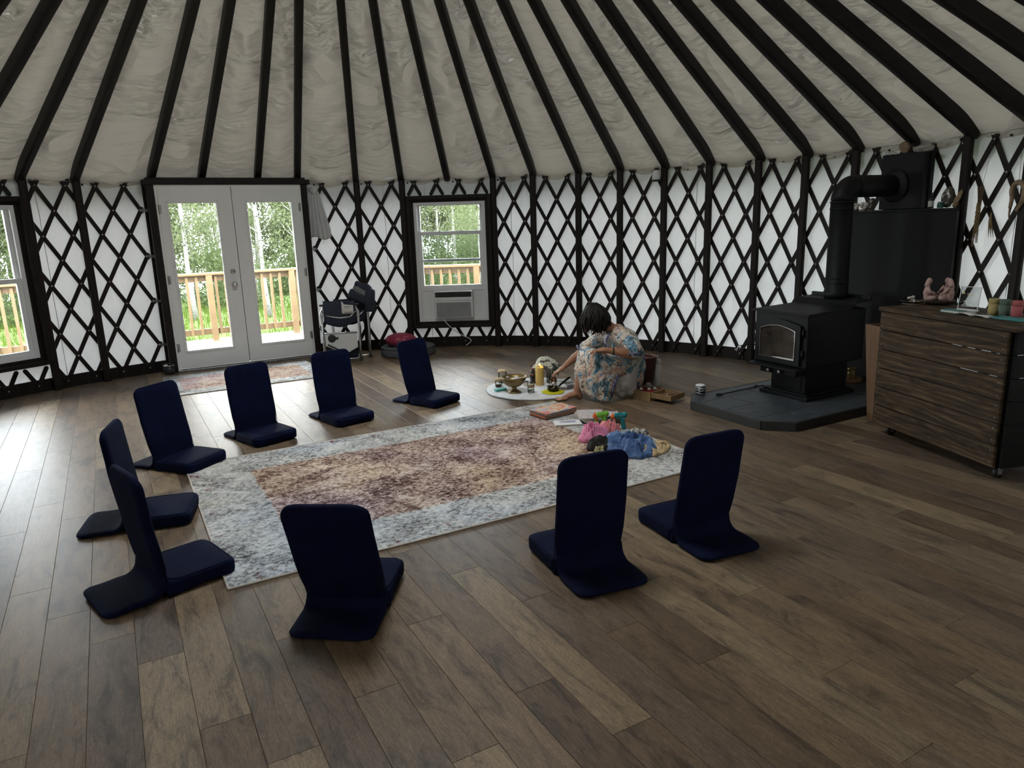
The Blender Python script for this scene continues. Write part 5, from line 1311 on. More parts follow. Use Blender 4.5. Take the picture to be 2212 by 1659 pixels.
# ================================================================ FOLDED CAMP CHAIRS
m_alu = M_('aluminium_tube', (0.62, 0.63, 0.64), (0.55, 0.56, 0.57), 12, rough=0.28, metal=0.95)
m_nylon = M_('navy_nylon', (0.012, 0.020, 0.040), (0.008, 0.013, 0.028), 14, rough=0.7, bmp=0.3)
m_greyny = M_('grey_nylon', (0.16, 0.17, 0.18), (0.12, 0.13, 0.14), 14, rough=0.7)
m_tray = M_('pale_grey_table', (0.62, 0.63, 0.62), (0.58, 0.59, 0.58), 6, rough=0.5)
def camp_chair(label, loc, rz, table):
    c = thing('folding_camp_chair', label, 'camp chair', loc, rz, 'folded camp chairs by the door')
    for s_ in (-1, 1):
        x = 0.215 * s_
        for k, (dx, y0, y1, top) in enumerate(((0.0, 0.00, 0.035, 0.665), (0.026, 0.055, 0.050, 0.60), (0.048, 0.085, 0.015, 0.63))):
            b = x + s_ * dx * 0.5 - (0.02 * s_ * k); t = x - s_ * 0.012 + s_ * dx * 0.4
            MB().tube([(b, y0, 0.012), (b * 1.0, y0 * .7 + y1 * .3, 0.2), (t, y1, top - 0.05), (t - s_ * 0.012, y1 + 0.004, top - 0.015), (t - s_ * 0.04, y1 + 0.006, top)], 0.0095, 10).build('leg_tube', m_alu, c)
        MB().tube([(x - s_ * 0.005, 0.03, 0.52), (x + s_ * 0.01, 0.10, 0.40), (x, 0.14, 0.15)], 0.0085, 8).build('brace_tube', m_alu, c)
        mb = MB(); mb.box((x - s_ * 0.01, 0.04, 0.675), (0.05, 0.035, 0.022)); mb.build('armrest', m_black, c, bevel=0.006)
        mb = MB(); mb.box((x - s_ * .004, 0.03, 0.011), (0.045, 0.11, 0.022)); mb.build('foot_cap', m_black, c, bevel=0.006)
    MB().tube([(-0.20, 0.0, 0.045), (-0.17, -0.004, 0.030), (0.17, -0.004, 0.030), (0.20, 0.0, 0.045)], 0.0095, 10).build('floor_bar', m_alu, c)
    MB().tube([(-0.19, 0.02, 0.560), (0.0, 0.012, 0.520), (0.12, 0.012, 0.530), (0.19, 0.02, 0.60)], 0.009, 10).build('seat_bar', m_alu, c)
    mb = MB(); mb.grid(lambda a, b: Vector(((a - 0.5) * 0.37, 0.062 - 0.03 * math.sin(b * PI) + 0.02 * noise.noise(Vector((a * 4, b * 4, loc[0]))), 0.715 - 0.24 * b - 0.06 * b * math.sin(a * PI))), 24, 16); o = mb.build('seat_fabric', m_nylon, c, fix=False); o.modifiers.new('t', 'SOLIDIFY').thickness = 0.02
    if table:
        poly = [(-0.185, 0.335), (0.185, 0.335), (0.185, 0.165), (0.03, 0.085), (-0.185, 0.195)]
        mb = MB(); mb.prism(poly, 0.014, Matrix(((1, 0, 0, 0), (0, 0, -1, 0.0), (0, 1, 0, 0), (0, 0, 0, 1)))); t = mb.build('side_table', m_tray, c, bevel=0.003)
        MB().tube([(-0.19, -0.012, 0.345), (0.19, -0.012, 0.345)], 0.010, 10).build('table_hinge_bar', m_alu, t)
        mb = MB(); mb.lathe([(0.0, 0), (0.046, 0), (0.048, 0.004), (0.044, 0.010), (0.034, 0.012), (0, 0.008)], 22, M=Matrix.Translation((-0.11, -0.013, 0.285)) @ Matrix.Rotation(PI / 2, 4, 'X')); mb.box((-0.058, -0.018, 0.285), (0.045, 0.010, 0.026)); mb.build('cup_holder', m_black, t)
        mb = MB(); mb.bar((-0.165, -0.020, 0.215), (-0.015, -0.020, 0.130), 0.020, 0.014); mb.build('table_strap', m_black, t)
        mb = MB(); mb.grid(lambda a, b: Vector(((a - .5) * 0.36, 0.05, 0.22 * b + 0.02)), 4, 4); o = mb.build('back_sling', m_nylon, c, fix=False); o.modifiers.new('t', 'SOLIDIFY').thickness = 0.012
        mb = MB(); mb.grid(lambda a, b: Vector((0.03 + 0.135 * a, 0.000 - 0.012 * math.sin(b * PI), 0.685 - 0.115 * b - 0.02 * a * (1 - b) + (0.03 if (a < .2 and b < .2) else 0))), 10, 8); o = mb.build('instruction_card', m_paper, c, fix=False); o.modifiers.new('t', 'SOLIDIFY').thickness = 0.003
        mb = MB()
        for k in range(5): mb.box((0.10, -0.0145 + 0.001 * k, 0.655 - 0.017 * k), (0.09 - 0.01 * (k % 2), 0.002, 0.004))
        tag(mb.build('card_print', m_inkb, c), kind='stuff')
    else:
        for k, (cx_, cz_, w_, h_, rot, mt) in enumerate(((0.12, 0.745, 0.30, 0.10, 0.45, m_nylon), (0.15, 0.815, 0.24, 0.075, 0.55, m_greyny), (0.165, 0.865, 0.22, 0.07, 0.5, m_nylon), (0.235, 0.70, 0.12, 0.26, 0.1, m_nylon))):
            mb = MB(); pillow(mb, rrect(w_, 0.10, 0.03, 4), h_, 0.025, 0.01, wob=0.02, seed=k * 3.0); o = mb.build('folded_backrest', mt, c, (cx_, -0.06, cz_ - h_ / 2)); o.rotation_euler = (0.1, rot, 0)
        MB().tube([(0.205, -0.09, 0.64), (0.225, -0.10, 0.72), (0.24, -0.105, 0.80), (0.235, -0.09, 0.82)], 0.0135, 10).build('upper_tube', m_greyny, c)
    return c
camp_chair('folded camp chair with pale side table and black cup holder, in front', (-2.015, 8.375, 0), 0.14, True)
camp_chair('folded camp chair with its navy and grey backrest bunched on top, behind', (-1.935, 8.565, 0), 0.20, False)

# ================================================================ CUSHIONS, CAN
m_greyc = M_('charcoal_cushion_cotton', (0.105, 0.115, 0.120), (0.085, 0.093, 0.098), 12, rough=0.9, spec=0.1, bmp=0.25, bscale=40)
m_mag = M_('magenta_brocade', (0.22, 0.012, 0.045), (0.38, 0.12, 0.15), 26, rough=0.6, bmp=0.3, lo=0.36, hi=0.46)
circ = lambda r_, n=36: [(r_ * math.cos(2 * PI * k / n), r_ * math.sin(2 * PI * k / n)) for k in range(n)]
gc = thing('round_floor_cushion', 'flat charcoal floor cushion against the lattice below the window', 'cushion', (-1.285, 8.755, 0))
mb = MB(); pillow(mb, circ(0.335, 44), 0.105, 0.010, 0.012, wob=0.004); mb.build('cushion_body', m_greyc, gc)
for zz in (0.010, 0.096): MB().tube([(0.3345 * math.cos(2 * PI * k / 48), 0.3345 * math.sin(2 * PI * k / 48), zz) for k in range(49)], 0.0045, 6).build('piping', m_black, gc)
zf = thing('meditation_cushion', 'plump magenta patterned cushion on the charcoal floor cushion', 'cushion', (-1.365, 8.72, 0.116))
mb = MB(); mb.lathe([(0.0, 0.0), (0.10, 0.0), (0.155, 0.018), (0.185, 0.055), (0.186, 0.085), (0.160, 0.120), (0.10, 0.143), (0.04, 0.150), (0, 0.150)], 40); mb.build('cushion_body', m_mag, zf)
mb = MB()
for k in range(30):
    a = 2 * PI * k / 30; mb.tube([(0.187 * math.cos(a), 0.187 * math.sin(a), 0.06), (0.189 * math.cos(a), 0.189 * math.sin(a), 0.075), (0.178 * math.cos(a), 0.178 * math.sin(a), 0.105)], 0.0022, 5)
tag(mb.build('pleat_seams', m_mag, zf), kind='stuff')
cn = thing('metal_pail', 'small black pail with shiny rim beside the door post', 'pail', POL(-0.7015, 4.60))
MB().lathe([(0, 0), (0.048, 0), (0.052, 0.006), (0.058, 0.095), (0.054, 0.095), (0.05, 0.02), (0, 0.015)], 24).build('pail_body', m_black, cn)
MB().lathe([(0.054, 0.094), (0.062, 0.097), (0.062, 0.104), (0.054, 0.107), (0.03, 0.112), (0.0, 0.114)], 24).build('bright_lid', m_chrome, cn)
MB().tube([(-0.06, 0, 0.098), (-0.045, -0.03, 0.125), (0, -0.042, 0.135), (0.045, -0.03, 0.125), (0.06, 0, 0.098)], 0.002, 6).build('bail', m_steel, cn)

# ================================================================ ALTAR MAT AND WHAT STANDS ON IT
m_fleece = M_('white_fleece', (0.70, 0.71, 0.72), (0.58, 0.59, 0.60), 26, rough=1.0, spec=0.05, bmp=0.8, bscale=60, dist=0.01)
ax, ay, AZ = 0.205, 6.610, 0.019
am = thing('round_fleece_mat', 'round white fleece mat in front of the seated person', 'mat', (ax, ay, 0))
mb = MB(); pillow(mb, [(x * (1 + 0.008 * math.sin(7 * k)), y * (1 + 0.008 * math.cos(5 * k))) for k, (x, y) in enumerate(circ(0.452, 64))], AZ - 0.003, 0.006, 0.002, wob=0.003); mb.build('pile', m_fleece, am)
MB().tube([(0.451 * math.cos(2 * PI * k / 64), 0.451 * math.sin(2 * PI * k / 64), 0.004) for k in range(65)], 0.004, 6).build('edge_binding', m_greyny, am)
def alt(name, lab, cat, x, y, rz=0.0, z=AZ): return thing(name, lab, cat, (x, y, z), rz)
m_brass = M_('aged_brass', (0.25, 0.18, 0.075), (0.17, 0.12, 0.05), 10, rough=0.4, metal=0.7)
bw = alt('pedestal_bowl', 'brass pedestal bowl filled with small stones and shells', 'bowl', 0.019, 6.434)
MB().lathe([(0, 0), (0.062, 0), (0.064, 0.006), (0.050, 0.014), (0.028, 0.028), (0.024, 0.046), (0.030, 0.056)], 32).build('foot', m_brass, bw)
MB().lathe([(0.030, 0.054), (0.060, 0.062), (0.094, 0.088), (0.112, 0.122), (0.120, 0.150), (0.116, 0.151), (0.106, 0.124), (0.088, 0.094), (0.0, 0.072)], 32, cap=False).build('bowl_body', m_brass, bw)
rr_ = random.Random(12)
for i, (dx, dy, r_, col, lab) in enumerate(((-0.05, -0.03, 0.020, (0.62, 0.50, 0.46), 'rose quartz pebble'), (0.0, -0.045, 0.026, (0.70, 0.70, 0.68), 'large white pebble'), (0.03, -0.02, 0.022, (0.60, 0.60, 0.62), 'pale grey pebble'), (-0.02, 0.02, 0.022, (0.50, 0.42, 0.12), 'yellow pebble'), (0.062, 0.0, 0.020, (0.55, 0.36, 0.26), 'peach pebble'), (-0.055, 0.025, 0.018, (0.30, 0.24, 0.18), 'brown pebble'), (0.045, 0.045, 0.020, (0.66, 0.60, 0.46), 'cream pebble'))):
    mb = MB(); mb.ell((0, 0, 0), (r_ * 1.2, r_, r_ * .8), 14, 9, fn=lambda d: 1 + 0.16 * noise.noise(d * 2.5 + Vector((i, 0, 0)))); tag(mb.build('pebble', M_('pebble_%d' % i, col, rough=0.5), None, (0.019 + dx, 6.434 + dy, AZ + 0.115 + 0.010 * (i % 3)), i * 1.1), lab + ' in the brass pedestal bowl', 'stone', 'stones in the brass bowl')
m_cork = M_('cork_wood_lid', (0.50, 0.38, 0.22), (0.40, 0.29, 0.16), 30, rough=0.8)
m_herb = M_('dried_herb', (0.20, 0.13, 0.08), (0.09, 0.06, 0.04), 60, rough=0.95, bmp=0.6)
for x, y, r_, h_, lab, fillc in ((-0.131, 6.684, 0.032, 0.066, 'short corked glass jar at the left of the fleece mat', m_herb), (-0.092, 6.865, 0.042, 0.110, 'taller corked glass jar behind the brass bowl', M_('copper_herb', (0.32, 0.15, 0.08), (0.18, 0.08, 0.05), 50, rough=0.9))):
    j = alt('corked_jar', lab, 'jar', x, y)
    MB().lathe([(0, 0), (r_ - .003, 0), (r_, 0.004), (r_, h_ - 0.01), (r_ - .003, h_), (r_ - .006, h_)], 22, cap=False).build('glass', m_clear, j)
    MB().lathe([(0, 0.003), (r_ - .005, 0.003), (r_ - .005, h_ * 0.30), (0, h_ * 0.34)], 20).build('contents', fillc, j)
    MB().lathe([(0, h_ - 0.008), (r_ - .004, h_ - 0.008), (r_ + .003, h_), (r_ + .003, h_ + 0.014), (r_, h_ + 0.017), (0, h_ + 0.017)], 22).build('cork_lid', m_cork, j)
tb2 = alt('teal_card_box', 'flat teal card box on the front left of the fleece mat', 'box', -0.112, 6.520, 0.55)
mb = MB(); mb.box((0, 0, 0.007), (0.112, 0.052, 0.014)); mb.build('box_base', M_('teal_card', (0.05, 0.30, 0.28), rough=0.6), tb2, bevel=0.002)
mb = MB(); mb.box((0, 0, 0.0165), (0.116, 0.056, 0.006)); mb.build('box_lid', M_('teal_card_top', (0.07, 0.36, 0.33), rough=0.6), tb2, bevel=0.002)
gb = alt('glass_goblet', 'small glass goblet with tan band and dried flowers in front of the candle', 'goblet', 0.174, 6.395)
MB().lathe([(0.030, 0.0), (0.032, 0.03), (0.029, 0.045), (0.034, 0.052), (0.036, 0.078), (0.031, 0.10)], 24, cap=False).build('glass', m_clear, gb)
MB().lathe([(0, 0.048), (0.0335, 0.052), (0.0352, 0.062), (0.035, 0.072), (0, 0.073)], 24).build('tan_wax', M_('tan_wax', (0.46, 0.31, 0.17), rough=0.5), gb)
mb = MB()
for k in range(16):
    a = k * 2.4; mb.ell((0.02 * math.cos(a), 0.02 * math.sin(a), 0.008 + 0.006 * (k % 4)), (0.008, 0.006, 0.005), 8, 5)
tag(mb.build('dried_petals', m_agate, gb), kind='stuff')
m_wax = M_('yellow_wax', (0.62, 0.42, 0.12), (0.56, 0.37, 0.10), 5, rough=0.45)
pc = alt('pillar_candle', 'tall lit yellow pillar candle on the fleece mat', 'candle', 0.270, 6.708)
hexr = [0.040, 0.0415, 0.0415, 0.040, 0.036]
mb = MB(); mb.tube([(0, 0, 0), (0, 0, 0.003), (0, 0, 0.150), (0, 0, 0.172), (0, 0, 0.183), (0.004, 0, 0.188)], [0.039, 0.041, 0.041, 0.040, 0.034, 0.026], 12, smooth=True); wx = mb.build('wax_body', m_wax, pc)
mb = MB(); mb.ell((0, 0, 0.172), (0.0385, 0.0385, 0.019), 20, 10); mb.build('melt_pool', M_('glowing_wax', (0.9, 0.55, 0.12), emit=((1.0, 0.52, 0.05), 0.7)), wx)
mb = MB(); mb.ell((0, 0, 0.200), (0.006, 0.006, 0.016), 12, 8, fn=lambda d: 1 - 0.4 * max(0, d.z)); mb.build('flame', M_('candle_flame', (1, .8, .3), emit=((1.0, 0.72, 0.25), 7.0)), pc)
MB().cyl((0, 0, 0.183), (0, 0, 0.192), 0.0012, 0.0012, 6).build('wick', m_black, pc)
fg = alt('carved_figure', 'dark carved figure with copper face behind the yellow candle', 'figurine', 0.205, 6.800)
mb = MB(); mb.lathe([(0, 0), (0.034, 0), (0.034, 0.01), (0.026, 0.02), (0.030, 0.08), (0.028, 0.115), (0.015, 0.13)], 18); mb.ell((0, 0, 0.150), (0.018, 0.018, 0.022), 12, 9); mb.build('figure_body', m_black, fg)
mb = MB(); mb.ell((0, -0.014, 0.150), (0.012, 0.008, 0.016), 12, 8); mb.tube([(-0.02, -0.02, 0.10), (0, -0.03, 0.085), (0.02, -0.02, 0.10)], 0.005, 6); mb.build('copper_face', M_('copper', (0.45, 0.18, 0.10), rough=0.4, metal=0.6), fg)
MB().tube([(-0.005, 0, 0.16), (-0.03, 0, 0.178), (0.01, 0, 0.205), (0.05, 0, 0.225)], [0.004, 0.004, 0.003, 0.002], 6).build('twig', m_stem, fg)
# flowers
m_petal = M_('white_petal', (0.74, 0.75, 0.70), (0.66, 0.68, 0.62), 20, rough=0.7)
m_eye = M_('yellow_flower_eye', (0.40, 0.36, 0.05), rough=0.8)
m_fleaf = M_('dark_flower_leaf', (0.020, 0.045, 0.022), (0.012, 0.028, 0.014), 12, rough=0.6)
vs_ = alt('flower_vase', 'glass vase of white daisies behind the yellow candle', 'vase', 0.375, 6.780)
MB().lathe([(0.030, 0.0), (0.034, 0.01), (0.036, 0.06), (0.032, 0.115), (0.036, 0.135)], 24, cap=False).build('vase_glass', m_clear, vs_)
dm = MB()
for k in range(16):
    a = 2 * PI * k / 16
    dm.add([(0.005 * math.cos(a), 0.005 * math.sin(a), 0.003), (0.018 * math.cos(a - .17), 0.018 * math.sin(a - .17), 0.004 + .002 * (k % 2)), (0.0255 * math.cos(a), 0.0255 * math.sin(a), 0.001), (0.018 * math.cos(a + .17), 0.018 * math.sin(a + .17), 0.004 + .002 * (k % 2))], [(0, 1, 2, 3)], 0)
dm.ell((0, 0, 0.003), (0.0075, 0.0075, 0.004), 10, 6, 1)
dme = dm.mesh('daisy', [m_petal, m_eye], False)
rr_ = random.Random(21)
for k in range(30):
    a = rr_.uniform(0, 2 * PI); q = math.sqrt(rr_.random())
    p = Vector((-0.045 + 0.125 * q * math.cos(a), 0.09 * q * math.sin(a), 0.245 - 0.085 * q * q + rr_.uniform(-.012, .012)))
    d = Vector((p.x + 0.03, p.y - 0.05, 0.13)).normalized()
    o = inst('daisy', dme, vs_, p, d.to_track_quat('Z', 'Y').to_euler(), (1.15,) * 3)
    if k % 2 == 0: MB().tube([p, Vector((p.x * .45, p.y * .45, 0.13)), Vector((p.x * .12, p.y * .12, 0.02))], 0.0018, 5).build('stem', m_fleaf, vs_)
for k in range(16):
    a = rr_.uniform(-1.7, 1.0); L = rr_.uniform(0.07, 0.12); dr_ = Vector((math.cos(a), math.sin(a) - 0.2, 0)).normalized(); z0 = rr_.uniform(0.13, 0.19)
    b0 = Vector((0.025, 0, z0)); sd = Vector((-dr_.y, dr_.x, 0))
    def lf(aa, bb, b0=b0, dr_=dr_, sd=sd, L=L):
        wd_ = 0.020 * math.sin(PI * min(aa * 1.0 + 0.02, 1)) ; return b0 + dr_ * (L * aa) + sd * ((bb - .5) * 2 * wd_) + Vector((0, 0, 0.025 * math.sin(aa * 2.2) - 0.075 * aa * aa))
    mb = MB(); mb.grid(lf, 8, 2); mb.build('leaf', m_fleaf, vs_, fix=False)
ic = alt('oval_icon', 'small oval framed icon in front of the flower vase', 'icon', 0.405, 6.690, 0.1)
tl = Matrix.Translation((0, 0, 0.044)) @ Matrix.Rotation(PI / 2 - 0.2, 4, 'X')
MB().lathe([(0.0, -0.004), (0.030, -0.004), (0.033, 0.0), (0.030, 0.004), (0.027, 0.004)], 28, M=tl, sy=1.25).build('oval_frame', m_gold if False else m_brass, ic)
MB().lathe([(0.0, 0.004), (0.026, 0.004)], 24, M=tl, sy=1.25).build('dark_panel', m_black, ic)
mb = MB(); mb.ell((0, 0.008, 0.006), (0.010, 0.012, 0.003), 12, 6, M=None); o = MB(); o.add([tl @ Vector(v) for v in mb.v], mb.f, 0, None, True); o.ell(tl @ Vector((0, -0.014, 0.005)), (0.015, 0.004, 0.010), 12, 6); o.build('painted_figure', M_('copper_paint', (0.36, 0.12, 0.07), rough=0.6), ic)
db = alt('dark_vial', 'small dark vial on the fleece mat right of the candle', 'vial', 0.352, 6.640)
MB().lathe([(0, 0), (0.017, 0), (0.018, 0.003), (0.018, 0.038), (0.010, 0.046), (0.010, 0.056), (0.0, 0.057)], 18).build('vial_body', m_black, db)
MB().lathe([(0.0184, 0.010), (0.0188, 0.011), (0.0188, 0.030), (0.0184, 0.031)], 18, cap=False).build('label', m_paper, db)
gbal = alt('silver_ball_stand', 'small silver ball on a clear stand beside the dark vial', 'ornament', 0.398, 6.600)
MB().lathe([(0.018, 0), (0.014, 0.02), (0.010, 0.024)], 18, cap=False).build('clear_stand', m_clear, gbal)
MB().ell((0, 0, 0.036), (0.014, 0.014, 0.014), 16, 10).build('silver_ball', m_chrome, gbal)
yc = alt('yellow_cloth', 'round bright yellow cloth under the small black pan', 'cloth', 0.378, 6.392)
mb = MB(); pillow(mb, [(x * (1 + 0.05 * math.sin(k * 1.9)), y * (1 + 0.05 * math.sin(k * 1.3))) for k, (x, y) in enumerate(circ(0.104, 30))], 0.005, 0.002, 0.001, wob=0.003); mb.build('felt_round', M_('yellow_felt', (0.55, 0.52, 0.03), (0.46, 0.42, 0.02), 14, rough=0.95, spec=0.05), yc)
pn = alt('small_black_pan', 'small black pan with long handle on the yellow cloth', 'pan', 0.382, 6.412, 0.0, AZ + 0.0075)
m_pan = M_('black_gilt_metal', (0.030, 0.024, 0.010), (0.016, 0.013, 0.007), 8, rough=0.22, metal=0.6)
MB().lathe([(0, 0), (0.034, 0.0), (0.052, 0.010), (0.058, 0.026), (0.055, 0.040), (0.051, 0.040), (0.050, 0.026), (0.03, 0.010), (0, 0.008)], 30).build('pan_bowl', m_pan, pn)
MB().tube([(0.050, 0.02, 0.034), (0.090, 0.05, 0.062), (0.150, 0.085, 0.098), (0.165, 0.09, 0.106)], [0.009, 0.010, 0.012, 0.008], 10).build('handle', m_black, pn)
pa = alt('folded_papers', 'loose folded papers behind the small black pan', 'papers', 0.535, 6.775, 0.4)
for k in range(4):
    mb = MB(); mb.grid(lambda a, b: Vector(((a - .5) * 0.13, (b - .5) * 0.085, 0.004 + 0.005 * k + 0.012 * abs(math.sin(a * 3 + k)) * (k % 2))), 8, 3); o = mb.build('sheet', [m_paper, M_('grey_print_sheet', (0.22, 0.23, 0.24), (0.5, 0.5, 0.5), 30, rough=0.8)][k % 2], pa, (0.012 * k - .02, 0.01 * (k % 2), 0), k * 0.5, fix=False); o.modifiers.new('t', 'SOLIDIFY').thickness = 0.0012
gbx = alt('grey_tin', 'flat grey tin at the right edge of the fleece mat', 'tin', 0.553, 6.545, 0.2)
mb = MB(); pillow(mb, rrect(0.085, 0.06, 0.012, 4), 0.024, 0.003); mb.build('tin_body', m_steel, gbx)
mb = MB(); pillow(mb, rrect(0.088, 0.063, 0.013, 4), 0.010, 0.003, M=Matrix.Translation((0, 0, 0.022))); mb.build('tin_lid', m_acg, gbx)
cw = alt('cowrie_shells', 'small heap of cream shells beside the grey tin', 'shells', 0.470, 6.500)
for k in range(6):
    mb = MB(); mb.ell((0.022 * math.cos(k * 1.05), 0.016 * math.sin(k * 1.05), 0.010), (0.013, 0.009, 0.009), 10, 7, fn=lambda d: 1 - .12 * abs(d.y)); mb.build('shell', m_shell, cw)
wb2 = alt('white_pill_box', 'small white box with dark lid behind the brass bowl', 'box', 0.135, 6.700, 0.3)
mb = MB(); mb.box((0, 0, 0.018), (0.05, 0.03, 0.036)); mb.build('box_body', m_paper, wb2, bevel=0.002)
mb = MB(); mb.box((0.0, 0, 0.039), (0.052, 0.032, 0.008)); mb.build('box_lid', m_black, wb2, bevel=0.002)

# ================================================================ BESIDE THE PERSON
m_wick = M_('dark_red_wicker', (0.060, 0.014, 0.014), (0.022, 0.006, 0.007), 30, rough=0.7, bmp=0.5)
bk_ = thing('wicker_basket', 'dark red wicker basket full of pink yarn behind the seated person', 'basket', (1.262, 6.560, 0))
mb = MB()
rows_ = 20
for j in range(rows_):
    z = 0.008 + 0.28 * j / (rows_ - 1); r_ = 0.070 + 0.030 * j / (rows_ - 1)
    mb.tube([((r_ + 0.003 * math.sin(k * PI / 2 * 2 + j * PI)) * math.cos(2 * PI * k / 36), (r_ + 0.003 * math.sin(k * PI + j * PI)) * math.sin(2 * PI * k / 36), z) for k in range(37)], 0.0085, 6)
mb.build('woven_side', m_wick, bk_)
MB().lathe([(0, 0.002), (0.068, 0.002), (0.068, 0.010), (0, 0.010)], 24).build('basket_floor', m_wick, bk_)
MB().tube([(0.103 * math.cos(2 * PI * k / 40), 0.103 * math.sin(2 * PI * k / 40), 0.296 + 0.003 * math.sin(k * 2.1)) for k in range(41)], 0.010, 8).build('rim', M_('brown_wicker_rim', (0.11, 0.055, 0.04), rough=0.7), bk_)
m_yarn = M_('pink_yarn', (0.36, 0.035, 0.075), (0.24, 0.02, 0.05), 60, rough=0.95, bmp=0.5)
for k, (dx, dy, r_) in enumerate(((-0.035, -0.02, 0.045), (0.035, -0.025, 0.042), (0.0, 0.04, 0.047))):
    y = tag(empty('yarn_ball', (1.262 + dx, 6.560 + dy, 0.245)), ['pink yarn ball at the left in the wicker basket', 'pink yarn ball at the right in the wicker basket', 'pink yarn ball at the back in the wicker basket'][k], 'yarn', 'pink yarn balls')
    MB().ell((0, 0, 0), (r_, r_, r_), 18, 12).build('ball_core', m_yarn, y)
    mb = MB()
    for t_ in range(7):
        ax_ = Euler((t_ * .7, t_ * 1.1, 0)).to_matrix(); mb.tube([ax_ @ Vector((r_ * 1.01 * math.cos(2 * PI * j / 24), r_ * 1.01 * math.sin(2 * PI * j / 24), 0.006 * (t_ % 3 - 1))) for j in range(25)], 0.0028, 5)
    mb.build('yarn_wrap', m_yarn, y)
wbt = thing('water_bottle', 'white steel water bottle with loop lid beside the wicker basket', 'bottle', (1.385, 6.600, 0))
MB().lathe([(0, 0), (0.034, 0), (0.037, 0.004), (0.0375, 0.185), (0.036, 0.200), (0.031, 0.208), (0.031, 0.214)], 28).build('bottle_body', m_acw, wbt)
MB().lathe([(0.032, 0.212), (0.034, 0.214), (0.034, 0.222), (0.032, 0.224), (0.032, 0.250), (0.029, 0.258), (0, 0.260)], 28).build('cap', M_('pale_grey_cap', (0.50, 0.51, 0.51), rough=0.5), wbt)
MB().tube([(-0.026, 0, 0.240), (-0.028, 0, 0.262), (-0.020, 0, 0.284), (-0.004, 0, 0.292), (0.004, 0, 0.286), (-0.004, 0, 0.276), (-0.008, 0, 0.258)], 0.0058, 8).build('carry_loop', m_acw, wbt)
# wooden keepsake box with its tray slid out
m_box = M_('golden_box_wood', (0.27, 0.175, 0.085), (0.20, 0.125, 0.058), 6, (7, 7, 1), rough=0.6)
e1a = math.atan2(-0.731, 0.682)
wbx = thing('wooden_tray_box', 'open wooden box with its tray slid out beside the hearth', 'box', (1.060, 6.170, 0), e1a)
def tray(nm, x0, y0, z0, lx_, ly_, h_, parent, t=0.009):
    mb = MB()
    mb.box((x0 + lx_ / 2, y0 + t / 2, z0 + h_ / 2), (lx_, t, h_)); mb.box((x0 + lx_ / 2, y0 + ly_ - t / 2, z0 + h_ / 2), (lx_, t, h_))
    mb.box((x0 + t / 2, y0 + ly_ / 2, z0 + h_ / 2), (t, ly_ - 2 * t, h_)); mb.box((x0 + lx_ - t / 2, y0 + ly_ / 2, z0 + h_ / 2), (t, ly_ - 2 * t, h_))
    o = mb.build(nm + '_walls', m_box, parent, bevel=0.001)
    MB().box((x0 + lx_ / 2, y0 + ly_ / 2, z0 + 0.004), (lx_ - 2 * t, ly_ - 2 * t, 0.006)).build(nm + '_floor', m_box, o)
    return o
tray('box', 0.0, 0.0, 0.0, 0.215, 0.215, 0.078, wbx); tray('slide', 0.218, 0.006, 0.030, 0.205, 0.205, 0.046, wbx)
E1 = Vector((math.cos(e1a), math.sin(e1a), 0)); E2 = Vector((-math.sin(e1a), math.cos(e1a), 0)); B0 = Vector((1.060, 6.170, 0))
def inbox(name, lab, cat, x, y, z, rz=0.0): return thing(name, lab, cat, B0 + E1 * x + E2 * y + Vector((0, 0, z)), e1a + rz)
m_redcl = M_('red_cloth', (0.34, 0.012, 0.020), (0.22, 0.008, 0.014), 14, rough=0.85, bmp=0.4)
rc = inbox('red_cloth_bundle', 'crumpled red cloth lying in the open wooden box', 'cloth', 0.108, 0.107, 0.008)
mb = MB(); pillow(mb, [(x * (1 + 0.03 * math.sin(k * 2.3)), y) for k, (x, y) in enumerate(rrect(0.18, 0.18, 0.03, 5))], 0.062, 0.02, 0.006, wob=0.016); mb.build('cloth_fold', m_redcl, rc)
for k, (x, y, lab) in enumerate(((0.07, 0.05, 'small silver cymbal on the red cloth, nearest'), (0.13, 0.085, 'small silver cymbal on the red cloth, middle'), (0.155, 0.14, 'small silver cymbal on the red cloth, farthest'))):
    b_ = inbox('hand_cymbal', lab, 'cymbal', x, y, 0.078); b_['group'] = 'silver cymbals on red cloth'
    MB().lathe([(0.026, 0.0), (0.027, 0.002), (0.020, 0.005), (0.013, 0.008), (0.010, 0.017), (0, 0.020)], 24).build('cymbal_disc', m_chrome, b_)
    MB().ell((0, 0, 0.021), (0.004, 0.004, 0.003), 8, 6).build('cord_knot', m_redcl, b_)
wr = inbox('white_ribbon', 'bunched white ribbon on the red cloth in the wooden box', 'ribbon', 0.08, 0.155, 0.078)
for k in range(8):
    a = k * 0.8; mb = MB(); mb.grid(lambda p, q: Vector((0.05 * (p - .3) * math.cos(a) + 0.006 * (q - .5), 0.045 * (p - .3) * math.sin(a), 0.006 + 0.032 * math.sin(p * PI) + 0.010 * (q - .5))), 10, 2); o = mb.build('ribbon_loop', m_paper, wr, fix=False); o.modifiers.new('t', 'SOLIDIFY').thickness = 0.0015
